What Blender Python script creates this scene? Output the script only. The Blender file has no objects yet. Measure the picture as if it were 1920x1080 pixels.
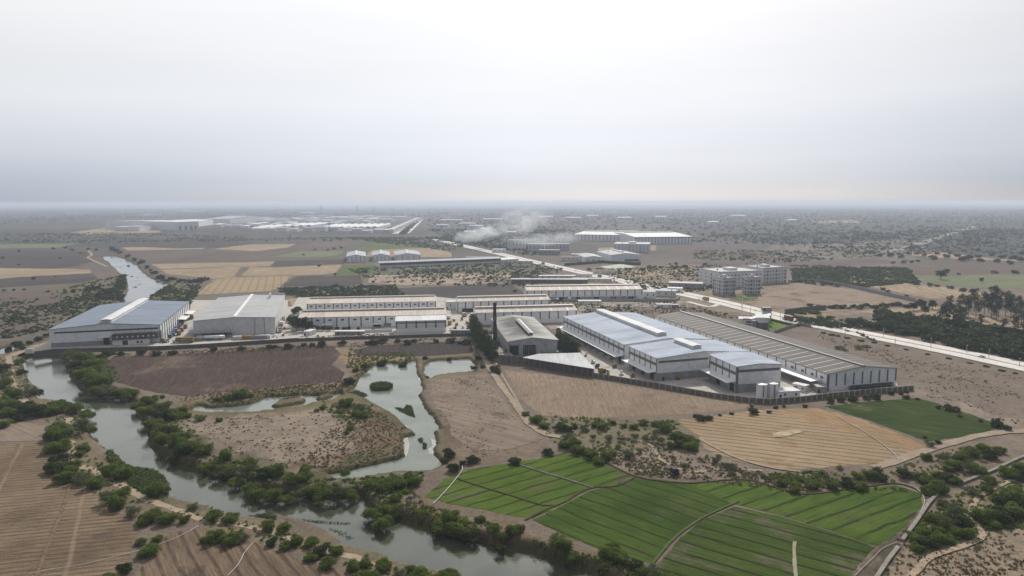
import bpy, math, random
import numpy as np
from mathutils import Vector, Matrix
from mathutils.geometry import tessellate_polygon

SC = bpy.context.scene
COL = SC.collection
R = math.radians
PI = math.pi

# ------------------------------------------------------------------ camera
CAM_H = 100.0
cd = bpy.data.cameras.new('camera')
cam = bpy.data.objects.new('camera', cd)
COL.objects.link(cam)
cam.location = (0, 0, CAM_H)
cam.rotation_mode = 'QUATERNION'
PITCH = math.atan((540 - 379) / 1280.0)
ROLL = R(-0.12)
MROT = Matrix.Rotation(PI / 2 - PITCH, 4, 'X') @ Matrix.Rotation(ROLL, 4, 'Z')
cam.rotation_quaternion = MROT.to_quaternion()
cd.sensor_width = 36
cd.lens = 24
cd.clip_start = 1
cd.clip_end = 80000
SC.camera = cam

# ------------------------------------------------------------------ sky
SUN_AZ = R(14)       # to the east of the view direction
SUN_EL = R(38)
SUN = Vector((math.sin(SUN_AZ) * math.cos(SUN_EL), math.cos(SUN_AZ) * math.cos(SUN_EL), math.sin(SUN_EL)))
W = bpy.data.worlds.new('World')
SC.world = W
W.use_nodes = True
nt = W.node_tree
for n in list(nt.nodes):
    nt.nodes.remove(n)
def N(nt, typ, **kw):
    n = nt.nodes.new(typ)
    for k, v in kw.items():
        setattr(n, k, v)
    return n
def L(nt, a, b):
    nt.links.new(a, b)
out = N(nt, 'ShaderNodeOutputWorld')
sky = N(nt, 'ShaderNodeTexSky', sky_type='NISHITA', sun_disc=False)
sky.sun_elevation = SUN_EL
sky.sun_rotation = SUN_AZ
sky.air_density = 0.4
sky.dust_density = 0.6
sky.ozone_density = 1.0
bg1 = N(nt, 'ShaderNodeBackground')
bg1.inputs['Strength'].default_value = 0.05
L(nt, sky.outputs[0], bg1.inputs['Color'])
tc = N(nt, 'ShaderNodeTexCoord')
sep = N(nt, 'ShaderNodeSeparateXYZ')
L(nt, tc.outputs['Generated'], sep.inputs[0])
mr = N(nt, 'ShaderNodeMapRange')
mr.inputs['From Min'].default_value = 0.0
mr.inputs['From Max'].default_value = 0.5
L(nt, sep.outputs['Z'], mr.inputs['Value'])
ramp = N(nt, 'ShaderNodeValToRGB')
cr = ramp.color_ramp
cr.elements[0].position = 0.0; cr.elements[0].color = (0.12, 0.15, 0.23, 1)
cr.elements[1].position = 1.0; cr.elements[1].color = (0.52, 0.52, 0.50, 1)
for p, c in ((0.054, (0.225, 0.22, 0.25)), (0.12, (0.44, 0.41, 0.37)), (0.26, (0.655, 0.625, 0.55)), (0.53, (0.85, 0.82, 0.75))):
    e = cr.elements.new(p); e.color = (*c, 1)
L(nt, mr.outputs[0], ramp.inputs[0])
# brighter veil round the hidden sun
dot = N(nt, 'ShaderNodeVectorMath', operation='DOT_PRODUCT')
VC = Vector((math.sin(R(-6)) * math.cos(R(42)), math.cos(R(-6)) * math.cos(R(42)), math.sin(R(42))))
dot.inputs[1].default_value = VC      # the brightest part of the thin cloud
L(nt, tc.outputs['Generated'], dot.inputs[0])
mx = N(nt, 'ShaderNodeMath', operation='MAXIMUM'); mx.inputs[1].default_value = 0
L(nt, dot.outputs['Value'], mx.inputs[0])
pw = N(nt, 'ShaderNodeMath', operation='POWER'); pw.inputs[1].default_value = 7
L(nt, mx.outputs[0], pw.inputs[0])
# faint cloud streaks
mp = N(nt, 'ShaderNodeMapping'); mp.inputs['Scale'].default_value = (1.2, 1.2, 9)
L(nt, tc.outputs['Generated'], mp.inputs['Vector'])
nz = N(nt, 'ShaderNodeTexNoise'); nz.inputs['Scale'].default_value = 2.2; nz.inputs['Detail'].default_value = 6
L(nt, mp.outputs[0], nz.inputs['Vector'])
nm = N(nt, 'ShaderNodeMapRange'); nm.inputs['From Min'].default_value = .3; nm.inputs['From Max'].default_value = .7
nm.inputs['To Min'].default_value = -.014; nm.inputs['To Max'].default_value = .026
L(nt, nz.outputs['Fac'], nm.inputs['Value'])
gl = N(nt, 'ShaderNodeMapRange')      # the veil is thinner towards the east
gl.inputs['From Min'].default_value = 0; gl.inputs['From Max'].default_value = 1; gl.inputs['To Min'].default_value = 0; gl.inputs['To Max'].default_value = -.30
L(nt, sep.outputs['X'], gl.inputs['Value'])
sm = N(nt, 'ShaderNodeMath', operation='ADD')
L(nt, gl.outputs[0], sm.inputs[0]); L(nt, nm.outputs[0], sm.inputs[1])
addc = N(nt, 'ShaderNodeVectorMath', operation='ADD')
L(nt, ramp.outputs[0], addc.inputs[0]); L(nt, sm.outputs[0], addc.inputs[1])
bg2 = N(nt, 'ShaderNodeBackground'); bg2.inputs['Strength'].default_value = 1.0
bk = N(nt, 'ShaderNodeMapRange'); bk.interpolation_type = 'SMOOTHSTEP'
bk.inputs['From Min'].default_value = -.3; bk.inputs['From Max'].default_value = .6; bk.inputs['To Min'].default_value = .45; bk.inputs['To Max'].default_value = 1
L(nt, dot.outputs['Value'], bk.inputs['Value'])
scv = N(nt, 'ShaderNodeVectorMath', operation='SCALE')
L(nt, addc.outputs[0], scv.inputs[0]); L(nt, bk.outputs[0], scv.inputs['Scale'])
L(nt, scv.outputs[0], bg2.inputs['Color'])
ash = N(nt, 'ShaderNodeAddShader')
L(nt, bg1.outputs[0], ash.inputs[0]); L(nt, bg2.outputs[0], ash.inputs[1])
L(nt, ash.outputs[0], out.inputs['Surface'])

sl = bpy.data.lights.new('sun', 'SUN')
sl.energy = 4.0
sl.angle = R(1.2)
sl.color = (1.0, 0.95, 0.88)
so = bpy.data.objects.new('sun', sl)
so.rotation_mode = 'QUATERNION'
so.rotation_quaternion = SUN.to_track_quat('Z', 'Y')
so.location = (0, 0, 300)
COL.objects.link(so)

SC.view_settings.view_transform = 'Standard'
SC.view_settings.look = 'None'
SC.view_settings.gamma = 1.0
SC.view_settings.exposure = 0.0
SC.render.engine = 'CYCLES'
SC.cycles.max_bounces = 5
SC.cycles.diffuse_bounces = 2
SC.cycles.glossy_bounces = 2
SC.cycles.transmission_bounces = 2
SC.cycles.transparent_max_bounces = 8
SC.cycles.volume_bounces = 1
SC.cycles.volume_step_rate = 1.0
SC.cycles.use_adaptive_sampling = True
SC.cycles.adaptive_threshold = 0.02
SC.cycles.use_denoising = True
SC.cycles.caustics_reflective = False
SC.cycles.caustics_refractive = False
SC.cycles.sample_clamp_indirect = 4

# ------------------------------------------------------------------ helpers
RNG = random.Random(11)
M3 = MROT.to_3x3()
def P(px, py, z=0.0):
    """The place in the scene that a bearing and a height give."""
    d = M3 @ Vector(((px - 960) / 1280.0, (540 - py) / 1280.0, -1))
    t = (z - CAM_H) / d.z
    return Vector((d.x * t, d.y * t, z))
def HT(px, pyb, pyt):
    g = P(px, pyb)
    d = M3 @ Vector(((px - 960) / 1280.0, (540 - pyt) / 1280.0, -1))
    return CAM_H + d.z / math.hypot(d.x, d.y) * math.hypot(g.x, g.y)
def XY(pts, z=0.0):
    return [tuple(P(x, y, z)[:2]) for x, y in pts]

def tag(o, label=None, cat=None, group=None, kind=None):
    if label: o['label'] = label
    if cat: o['category'] = cat
    if group: o['group'] = group
    if kind: o['kind'] = kind
    return o
def link(name, mesh, parent=None):
    o = bpy.data.objects.new(name, mesh)
    COL.objects.link(o)
    if parent: o.parent = parent
    return o
def empty(name, loc=(0, 0, 0), rz=0.0, label=None, cat=None, group=None):
    o = bpy.data.objects.new(name, None)
    o.empty_display_size = 1
    COL.objects.link(o)
    o.location = loc
    o.rotation_euler = (0, 0, rz)
    return tag(o, label, cat, group)
def copy_tree(o, parent=None):
    c = o.copy(); COL.objects.link(c); c.parent = parent
    for ch in list(KIDS.get(o.name, ())):
        k = copy_tree(ch, c)
    return c
KIDS = {}
def kid(parent, o):
    KIDS.setdefault(parent.name, []).append(o)
    return o

class MB:
    def __init__(s): s.v = []; s.f = []
    def add(s, vs, fs):
        b = len(s.v); s.v += [tuple(v) for v in vs]; s.f += [tuple(i + b for i in f) for f in fs]
    def box(s, x0, x1, y0, y1, z0, z1):
        s.add([(x0, y0, z0), (x1, y0, z0), (x1, y1, z0), (x0, y1, z0), (x0, y0, z1), (x1, y0, z1), (x1, y1, z1), (x0, y1, z1)],
              [(0, 3, 2, 1), (4, 5, 6, 7), (0, 1, 5, 4), (1, 2, 6, 5), (2, 3, 7, 6), (3, 0, 4, 7)])
    def obox(s, o, d, n, a0, a1, b0, b1, z0, z1):
        """box along direction d (2-D) and normal n from origin o"""
        def q(a, b, z): return (o[0] + d[0] * a + n[0] * b, o[1] + d[1] * a + n[1] * b, z)
        vs = [q(a0, b0, z0), q(a1, b0, z0), q(a1, b1, z0), q(a0, b1, z0), q(a0, b0, z1), q(a1, b0, z1), q(a1, b1, z1), q(a0, b1, z1)]
        s.add(vs, [(0, 3, 2, 1), (4, 5, 6, 7), (0, 1, 5, 4), (1, 2, 6, 5), (2, 3, 7, 6), (3, 0, 4, 7)])
    def prism(s, poly, z0, z1):
        n = len(poly)
        vs = [(p[0], p[1], z0) for p in poly] + [(p[0], p[1], z1) for p in poly]
        fs = [tuple(range(n, 2 * n)), tuple(reversed(range(n)))]
        fs += [(i, (i + 1) % n, n + (i + 1) % n, n + i) for i in range(n)]
        s.add(vs, fs)
    def hexa(s, lo, hi):
        """lo, hi: four points each"""
        s.add(list(lo) + list(hi), [(3, 2, 1, 0), (4, 5, 6, 7), (0, 1, 5, 4), (1, 2, 6, 5), (2, 3, 7, 6), (3, 0, 4, 7)])
    def tube(s, p0, p1, r0, r1=None, n=8, cap=True):
        r1 = r0 if r1 is None else r1
        p0 = Vector(p0); p1 = Vector(p1)
        z = (p1 - p0).normalized()
        x = z.cross(Vector((0, 0, 1)))
        x = Vector((1, 0, 0)) if x.length < 1e-4 else x.normalized()
        y = z.cross(x)
        vs = []
        for p, r in ((p0, r0), (p1, r1)):
            for i in range(n):
                a = 2 * PI * i / n
                vs.append(p + x * math.cos(a) * r + y * math.sin(a) * r)
        fs = [(i, (i + 1) % n, n + (i + 1) % n, n + i) for i in range(n)]
        if cap: fs += [tuple(range(n, 2 * n)), tuple(reversed(range(n)))]
        s.add(vs, fs)
    def build(s, name, mat, parent=None, smooth=False):
        m = bpy.data.meshes.new(name)
        m.from_pydata(s.v, [], s.f)
        m.materials.append(mat)
        if smooth: m.polygons.foreach_set('use_smooth', [True] * len(m.polygons))
        m.update()
        o = link(name, m, parent)
        if parent: kid(parent, o)
        return o

# value noise on arrays
def vnoise(x, y, seed=0):
    xi = np.floor(x).astype(np.int64); yi = np.floor(y).astype(np.int64)
    fx = x - xi; fy = y - yi
    fx = fx * fx * (3 - 2 * fx); fy = fy * fy * (3 - 2 * fy)
    def h(a, b):
        n = (a * 374761393 + b * 668265263 + seed * 144665) & 0x7fffffff
        n = ((n ^ (n >> 13)) * 1274126177) & 0x7fffffff
        return ((n ^ (n >> 16)) & 0xffff) / 65535.0
    return (h(xi, yi) * (1 - fx) + h(xi + 1, yi) * fx) * (1 - fy) + (h(xi, yi + 1) * (1 - fx) + h(xi + 1, yi + 1) * fx) * fy
def fbm(x, y, seed=0, o=3):
    s = 0; a = .5
    for k in range(o):
        s = s + a * vnoise(x * 2 ** k, y * 2 ** k, seed + k); a *= .5
    return s / (1 - .5 ** o)
def sdf(px, py, poly):
    """signed distance, negative inside; px, py arrays"""
    poly = np.asarray(poly, float)
    d = np.full(px.shape, 1e18); ins = np.zeros(px.shape, bool)
    n = len(poly)
    for i in range(n):
        ax, ay = poly[i]; bx, by = poly[(i + 1) % n]
        ex, ey = bx - ax, by - ay
        wx, wy = px - ax, py - ay
        t = np.clip((wx * ex + wy * ey) / (ex * ex + ey * ey + 1e-12), 0, 1)
        dx = wx - ex * t; dy = wy - ey * t
        d = np.minimum(d, dx * dx + dy * dy)
        c = (ay <= py) != (by <= py)
        with np.errstate(divide='ignore', invalid='ignore'):
            xx = ax + (py - ay) * ex / (ey if ey != 0 else 1e-12)
        ins ^= c & (px < xx)
    d = np.sqrt(d)
    return np.where(ins, -d, d)
def smooth(t):
    t = np.clip(t, 0, 1); return t * t * (3 - 2 * t)

# ------------------------------------------------------------------ materials
def newmat(name):
    m = bpy.data.materials.new(name); m.use_nodes = True
    t = m.node_tree
    b = t.nodes['Principled BSDF']
    return m, t, b
def objpos(t):
    g = N(t, 'ShaderNodeNewGeometry')
    return g.outputs['Position']
def noise(t, vec, scale, detail=4, rough=.55, stretch=None, rot=0):
    if stretch:
        mp = N(t, 'ShaderNodeMapping'); mp.inputs['Scale'].default_value = stretch; mp.inputs['Rotation'].default_value = (0, 0, rot)
        L(t, vec, mp.inputs['Vector']); vec = mp.outputs[0]
    n = N(t, 'ShaderNodeTexNoise'); n.inputs['Scale'].default_value = scale
    n.inputs['Detail'].default_value = detail; n.inputs['Roughness'].default_value = rough
    L(t, vec, n.inputs['Vector'])
    return n.outputs['Fac']
def maprange(t, v, a, b, c=0.0, d=1.0):
    m = N(t, 'ShaderNodeMapRange')
    for k, x in (('From Min', a), ('From Max', b), ('To Min', c), ('To Max', d)): m.inputs[k].default_value = x
    L(t, v, m.inputs['Value']); return m.outputs[0]
def mix(t, fac, a, b, mode='MIX'):
    m = N(t, 'ShaderNodeMix', data_type='RGBA', blend_type=mode)
    for s, v in ((m.inputs[0], fac), (m.inputs[6], a), (m.inputs[7], b)):
        if isinstance(v, (int, float)): s.default_value = v
        elif isinstance(v, tuple): s.default_value = (*v[:3], 1)
        else: L(t, v, s)
    return m.outputs[2]
def mth(t, op, a, b=None):
    m = N(t, 'ShaderNodeMath', operation=op)
    for i, v in enumerate((a, b)):
        if v is None: continue
        if isinstance(v, (int, float)): m.inputs[i].default_value = v
        else: L(t, v, m.inputs[i])
    return m.outputs[0]
def bump(t, b, h, strength, dist):
    n = N(t, 'ShaderNodeBump'); n.inputs['Strength'].default_value = strength; n.inputs['Distance'].default_value = dist
    L(t, h, n.inputs['Height']); L(t, n.outputs[0], b.inputs['Normal'])
def stripe(t, pos, ang, period, width, warp=.6, wscale=.05):
    """thin lines across direction ang; 1 on the line"""
    v = N(t, 'ShaderNodeVectorMath', operation='DOT_PRODUCT')
    v.inputs[1].default_value = (-math.sin(ang), math.cos(ang), 0)
    L(t, pos, v.inputs[0])
    w = noise(t, pos, wscale, 3)
    s = mth(t, 'ADD', v.outputs['Value'], mth(t, 'MULTIPLY', w, warp * 4))
    f = mth(t, 'FRACT', mth(t, 'DIVIDE', s, period))
    d = mth(t, 'ABSOLUTE', mth(t, 'SUBTRACT', f, .5))
    return maprange(t, d, .5 - width / period, .5 - width / period * .35)
def clamp01(c): return tuple(max(0, min(1, x)) for x in c)
MATS = {}
def soil(name, c1, c2, big=.02, fine=.9, streak=None, lines=None, c3=None, c3amt=.5, c3scale=.05, rough=.95, bmp=.5):
    """bare soil, stubble or crop: two colours mixed by noise, optional fine streaks (ang, period, amount) and bund lines (ang, period, width, colour)"""
    if name in MATS: return MATS[name]
    m, t, b = newmat(name)
    p = objpos(t)
    f = noise(t, p, big, 6, .62)
    col = mix(t, maprange(t, f, .35, .65), c1, c2)
    g = noise(t, p, fine, 5, .7)
    col = mix(t, .75, col, mix(t, maprange(t, g, .3, .7), (.38, .38, .38), (.64, .64, .64)), 'OVERLAY')
    if c3:
        h = noise(t, p, c3scale, 8, .68)
        col = mix(t, maprange(t, h, c3amt, c3amt + .09), col, c3)
    hgt = g
    if streak:
        a, per, amt = streak
        for q, (pp, am) in enumerate(((per, amt), (per * 2.7, amt * .6))):
            st = noise(t, p, 1.0, 3, .6, stretch=(1, 1, 1), rot=0)
            mpn = N(t, 'ShaderNodeMapping'); mpn.vector_type = 'TEXTURE'
            mpn.inputs['Rotation'].default_value = (0, 0, a); mpn.inputs['Scale'].default_value = (pp * 14, pp, 1)
            L(t, p, mpn.inputs['Vector'])
            sn = N(t, 'ShaderNodeTexNoise'); sn.inputs['Scale'].default_value = 1; sn.inputs['Detail'].default_value = 4
            L(t, mpn.outputs[0], sn.inputs['Vector'])
            k = maprange(t, sn.outputs['Fac'], .35, .65)
            col = mix(t, am, col, mix(t, k, (.3, .3, .3), (.7, .7, .7)), 'OVERLAY')
    for ln in (lines or ()):
        a, per, wd, lc = ln[:4]
        am = ln[4] if len(ln) > 4 else .8
        s = stripe(t, p, a, per, wd, ln[5] if len(ln) > 5 else .5)
        brk = maprange(t, noise(t, p, .12, 3), .3, .5, .35, 1)
        col = mix(t, mth(t, 'MULTIPLY', mth(t, 'MULTIPLY', s, am), brk), col, lc)
    L(t, col, b.inputs['Base Color'])
    b.inputs['Roughness'].default_value = rough
    b.inputs['Specular IOR Level'].default_value = .03
    bump(t, b, hgt, bmp, .5)
    MATS[name] = m
    return m
def paint(name, c, rough=.6, metal=0.0, var=.12, scale=.4, streak=None, spec=.4, dirt=None):
    if name in MATS: return MATS[name]
    m, t, b = newmat(name)
    tcn = N(t, 'ShaderNodeTexCoord'); p = tcn.outputs['Object']
    f = noise(t, p, scale, 5, .6)
    lo = tuple(x * (1 - var) for x in c); hi = clamp01(tuple(x * (1 + var) for x in c))
    col = mix(t, maprange(t, f, .3, .7), lo, hi)
    if streak:
        st = noise(t, p, 1.0, 3, .6, stretch=streak)
        col = mix(t, .5, col, mix(t, maprange(t, st, .3, .7), (.4, .4, .4), (.6, .6, .6)), 'OVERLAY')
    if dirt:
        dn = noise(t, p, dirt[1], 6, .7)
        col = mix(t, maprange(t, dn, dirt[2], dirt[2] + .12, 0, dirt[3]), col, dirt[0])
    L(t, col, b.inputs['Base Color'])
    b.inputs['Roughness'].default_value = rough; b.inputs['Metallic'].default_value = metal
    b.inputs['Specular IOR Level'].default_value = spec
    MATS[name] = m
    return m
def leafmat(name, c1, c2, c3, tr=.25):
    m, t, b = newmat(name)
    p = objpos(t)
    f = noise(t, p, .35, 4, .7)
    info = N(t, 'ShaderNodeObjectInfo')
    col = mix(t, maprange(t, f, .35, .65), c1, c2)
    col = mix(t, mth(t, 'MULTIPLY', info.outputs['Random'], .55), col, c3)
    g = noise(t, p, 2.5, 2, .6)
    col = mix(t, .7, col, mix(t, maprange(t, g, .3, .7), (.32, .32, .32), (.68, .68, .68)), 'OVERLAY')
    L(t, col, b.inputs['Base Color'])
    b.inputs['Roughness'].default_value = .8; b.inputs['Specular IOR Level'].default_value = .15
    tl = N(t, 'ShaderNodeBsdfTranslucent'); L(t, col, tl.inputs['Color'])
    ms = N(t, 'ShaderNodeMixShader'); ms.inputs[0].default_value = tr
    L(t, b.outputs[0], ms.inputs[1]); L(t, tl.outputs[0], ms.inputs[2])
    L(t, ms.outputs[0], t.nodes['Material Output'].inputs['Surface'])
    MATS[name] = m
    return m

LEAF = leafmat('thorn_leaves', (.070, .118, .018), (.165, .222, .040), (.115, .145, .038), .42)
LEAFPALE = leafmat('pale_thorn_leaves', (.085, .115, .04), (.12, .145, .055), (.09, .10, .05), .25)
LEAFDK = leafmat('dark_leaves', (.030, .052, .014), (.065, .092, .026), (.05, .065, .022), .28)
LEAFFAR = leafmat('far_leaves', (.045, .058, .03), (.07, .082, .042), (.06, .068, .035), .2)
LEAFEU = leafmat('gum_leaves', (.035, .055, .03), (.06, .085, .045), (.045, .06, .035), .2)
DRYGRASS = leafmat('dry_tufts', (.14, .115, .06), (.18, .15, .08), (.12, .12, .05), .2)
REEDM = leafmat('reed_leaves', (.065, .10, .03), (.12, .155, .05), (.10, .12, .04), .3)
BARK = paint('bark', (.10, .08, .06), .9, var=.3, scale=2)
# ------------------------------------------------------------------ terrain
ZR = -3.0      # river level
ZP = -1.3      # pond level
RIVER_W = [(45,668),(46,677),(50,700),(60,716),(72,724),(68,740),(86,753),(105,757),(130,760),(150,764),(168,774),(163,782),(170,795),(176,812),(182,825),(204,842),(212,850),(228,853),(232,866),(242,878),(268,886),(300,886),(322,900),(326,906),(318,917),(312,932),(330,938),(355,944),(385,950),(412,958),(450,972),(478,974),(520,970),(557,976),(580,982),(606,991),(636,1007),(656,1027),(687,1031),(710,1040),(732,1046),(762,1060),(800,1068),(858,1079),(880,1110),(900,1160)]
RIVER_E = [(110,668),(116,680),(122,697),(130,710),(140,722),(147,735),(160,742),(190,744),(215,744),(236,748),(246,762),(250,772),(257,785),(265,802),(270,820),(277,842),(300,862),(325,874),(350,882),(375,890),(400,898),(425,906),(452,914),(480,924),(520,931),(567,934),(610,936),(640,938),(672,936),(683,952),(690,962),(712,968),(735,976),(780,992),(830,1006),(892,1020),(930,1027),(955,1033),(1000,1044),(1035,1056),(1070,1068),(1110,1082),(1180,1120),(1220,1160)]
UPPER = [(184,476),(196,484),(203,492),(214,500),(222,510),(232,517),(241,530),(240,541),(237,554),(226,566),(205,580),(190,592),(262,592),(275,568),(277,560),(290,551),(301,544),(312,536),(316,530),(303,523),(290,526),(277,519),(262,506),(258,499),(243,491),(226,484),(203,476)]
SIDEPOOL = [(-30,668),(-30,656),(0,654),(16,650),(37,648),(24,657),(14,665)]
POND = [(675,708),(688,697),(700,686),(730,681),(752,683),(779,676),(783,702),(789,716),(792,732),(785,743),(793,757),(802,773),(812,782),(817,791),(826,808),(813,811),(818,830),(812,853),(828,868),(826,875),(803,885),(778,886),(735,888),(690,896),(655,901),(630,900),(606,888),(625,888),(660,882),(695,873),(714,869),(745,862),(761,857),(757,842),(756,821),(780,816),(778,812),(766,806),(752,792),(741,780),(724,770),(706,760),(688,750),(668,742),(650,738),(664,728)]
POND2 = [(795,686),(806,677),(850,675),(880,673),(893,684),(890,697),(868,700),(830,703),(812,708),(803,712),(796,703)]
CHAN = [(357,771),(366,763),(374,761),(385,764),(400,766),(420,764),(448,762),(470,758),(494,748),(510,744),(535,744),(566,741),(600,743),(640,738),(642,742),(620,752),(598,754),(582,758),(573,762),(548,767),(505,771),(480,774),(450,776),(405,775),(375,774)]
CH_ISL1 = [(510,762),(522,752),(560,746),(574,750),(572,756),(540,762),(516,766)]
CH_ISL2 = [(592,749),(600,744),(618,740),(624,744),(612,750),(596,752)]
BODIES = [(RIVER_W + RIVER_E[::-1], ZR, 2.8, 'r'), (UPPER, -1.6, 6.0, 'u'), (SIDEPOOL, -1.6, 4.0, 's'), (POND, ZP, 1.1, 'p'), (POND2, ZP, 1.1, 'q'), (CHAN, ZP, 1.1, 'c')]
BXY = [(np.array(XY(p, z)), z, bw) for p, z, bw, _ in BODIES]
ISL = [np.array(XY(CH_ISL1, ZP)), np.array(XY(CH_ISL2, ZP))]

def water_dist(x, y):
    """height and distance to the nearest water, arrays"""
    z = np.zeros_like(x); dm = np.full_like(x, 1e9)
    for poly, lev, bw in BXY:
        lo = poly.min(0) - 40; hi = poly.max(0) + 40
        k = (x > lo[0]) & (x < hi[0]) & (y > lo[1]) & (y < hi[1])
        if not k.any(): continue
        xs, ys = x[k], y[k]
        d = sdf(xs, ys, poly)
        if lev == ZP:
            for i in ISL: d = np.maximum(d, -sdf(xs, ys, i))
        far = np.clip(ys / 500, .6, 2)
        d = d + (fbm(xs / 3.1, ys / 3.1, 5, 4) - .5) * 3.4 * far
        if lev == ZR: d = d - 1.3
        up = lev * (1 - smooth(d / bw) ** .8)
        dn = lev - np.minimum(2.0, -d * .5)
        zz = np.where(d < 0, dn, np.minimum(up, 0))
        z[k] = np.minimum(z[k], zz); dm[k] = np.minimum(dm[k], d)
    return z, dm
def gz(x, y):
    return float(water_dist(np.array([float(x)]), np.array([float(y)]))[0][0])

# cover zones: (pixel outline, colour, softness in metres, noise break-up)
C_DRY = (.18, .143, .11); C_SAND = (.33, .26, .195); C_DARK = (.085, .066, .055); C_GREEN = (.055, .068, .024)
C_OLIVE = (.115, .105, .05); C_BROWN = (.14, .105, .08); C_GREY = (.16, .135, .115); C_RUST = (.13, .085, .055)
ZONES = [
 ([(-200,395),(2120,395),(2120,520),(1500,505),(1000,505),(400,560),(-200,560)], (.085,.08,.068), 80, .3),
 ([(0,560),(160,560),(240,545),(240,600),(60,650),(0,660)], (.12,.105,.085), 10, .3),
 ([(100,540),(230,515),(245,560),(190,600),(120,615)], C_OLIVE, 8, .6),
 ([(280,530),(385,520),(365,560),(350,585),(270,570)], C_OLIVE, 8, .6),
 ([(520,540),(980,500),(1100,520),(990,560),(860,560),(740,560),(540,560)], (.15,.13,.10), 8, .5),
 ([(650,500),(1000,490),(1060,505),(900,520),(700,522)], (.085,.095,.055), 8, .6),
 ([(1230,400),(2100,392),(2100,478),(1650,476),(1440,456),(1270,432)], (.042,.046,.040), 60, .35),
 ([(-200,388),(760,388),(740,410),(200,420),(-200,436)], (.050,.054,.046), 60, .4),
 # strip between the wall and the ploughed fields
 ([(180,660),(890,628),(900,650),(640,650),(330,668),(200,680)], C_DRY, 3, .6),
 # around the ponds
 ([(330,748),(640,715),(700,668),(900,655),(915,700),(800,712),(800,740),(700,760),(480,790),(330,780)], (.15,.12,.065), 4, .6),
 ([(620,655),(760,660),(780,672),(700,690),(660,690),(640,672)], (.24,.17,.095), 3, .5),
 ([(780,668),(800,668),(800,700),(794,716),(782,716)], (.21,.16,.10), 1.0, .3),
 # dry peninsula
 ([(330,790),(480,780),(640,765),(700,780),(680,850),(600,880),(480,860),(380,840)], (.25,.20,.155), 6, .45),
 ([(640,790),(700,765),(760,800),(765,860),(700,872),(600,885),(560,870),(640,850),(660,820)], C_RUST, 5, .7),
 ([(700,845),(755,840),(757,858),(700,875),(640,880),(600,882),(640,866)], (.065,.075,.03), 3, .6),
 ([(655,760),(720,770),(762,805),(755,815),(700,790)], (.09,.085,.04), 4, .6),
 ([(800,712),(905,702),(985,790),(1035,835),(960,850),(880,852),(835,845),(815,800)], (.185,.145,.115), 5, .4),
 ([(812,780),(860,765),(900,790),(880,830),(835,850),(822,815)], (.12,.085,.06), 5, .7),
 ([(835,830),(960,815),(1040,835),(990,868),(880,872),(830,866)], (.16,.12,.085), 4, .6),
 # banks of the river, dark eroded earth
 ([(255,770),(330,800),(480,860),(640,900),(700,905),(690,940),(560,950),(440,925),(330,885),(262,810)], (.10,.085,.05), 4, .6),
 ([(770,900),(870,875),(830,940),(960,975),(1060,1030),(1220,1080),(1120,1120),(900,1050),(700,985),(690,950)], (.16,.12,.085), 4, .6),
 ([(20,665),(50,690),(70,740),(150,765),(190,850),(260,890),(330,945),(480,980),(640,1020),(860,1080),(760,1090),(560,1040),(380,990),(270,960),(180,920),(120,870),(100,800),(40,780),(0,740),(0,665)], (.17,.135,.085), 4, .6),
 ([(225,855),(300,885),(330,905),(315,940),(270,935),(235,900),(205,870)], (.07,.10,.03), 4, .3),
 # dark field ends on the west side
 ([(0,800),(60,785),(120,800),(85,835),(0,835)], (.17,.14,.12), 5, .3),
 # scrub ground centre and right
 ([(1040,835),(1250,825),(1420,880),(1600,905),(1500,930),(1300,905),(1190,893),(1100,865)], (.22,.178,.138), 4, .5),
 ([(1040,850),(1200,885),(1340,900),(1520,925),(1400,905),(1190,900),(1060,862)], (.13,.10,.08), 3, .5),
 ([(1010,780),(1270,790),(1310,840),(1250,850),(1040,830)], (.15,.13,.08), 4, .6),
 ([(1560,885),(1700,850),(1920,815),(1990,860),(1860,900),(1740,930),(1600,925)], (.18,.14,.105), 4, .6),
 ([(1640,1075),(1700,990),(1790,930),(1960,880),(2060,1120),(1640,1120)], (.25,.195,.14), 5, .5),
 ([(1700,1000),(1790,940),(1920,880),(1960,930),(1840,1010),(1760,1040)], (.13,.12,.06), 5, .6),
 ([(1600,1080),(1650,1020),(1700,960),(1720,960),(1690,1030),(1650,1090)], (.09,.075,.055), 1.5, .5),
 # dry land east of the brown warehouse
 ([(1480,610),(1920,700),(2000,820),(1900,800),(1740,745),(1690,700)], (.175,.138,.108), 6, .5),
 ([(1620,640),(1800,690),(1900,760),(1780,730),(1700,690)], (.16,.125,.095), 8, .7),
 ([(1650,720),(1760,740),(1920,790),(1920,810),(1800,780),(1720,750)], (.25,.20,.155), 5, .5),
 ([(1000,560),(1230,560),(1420,600),(1240,595),(1050,590)], (.15,.115,.09), 5, .6),
 ([(1180,560),(1500,530),(1720,570),(1620,590),(1480,600),(1400,590)], (.24,.185,.14), 6, .5),
 ([(1130,500),(1340,495),(1330,540),(1240,560),(1160,535)], (.22,.17,.12), 8, .6),
 ([(1480,500),(1680,505),(1720,530),(1600,540),(1500,530)], (.09,.10,.045), 8, .5),
 ([(1440,460),(1700,450),(1760,470),(1650,500),(1440,500)], (.16,.14,.115), 20, .6),
]
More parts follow.
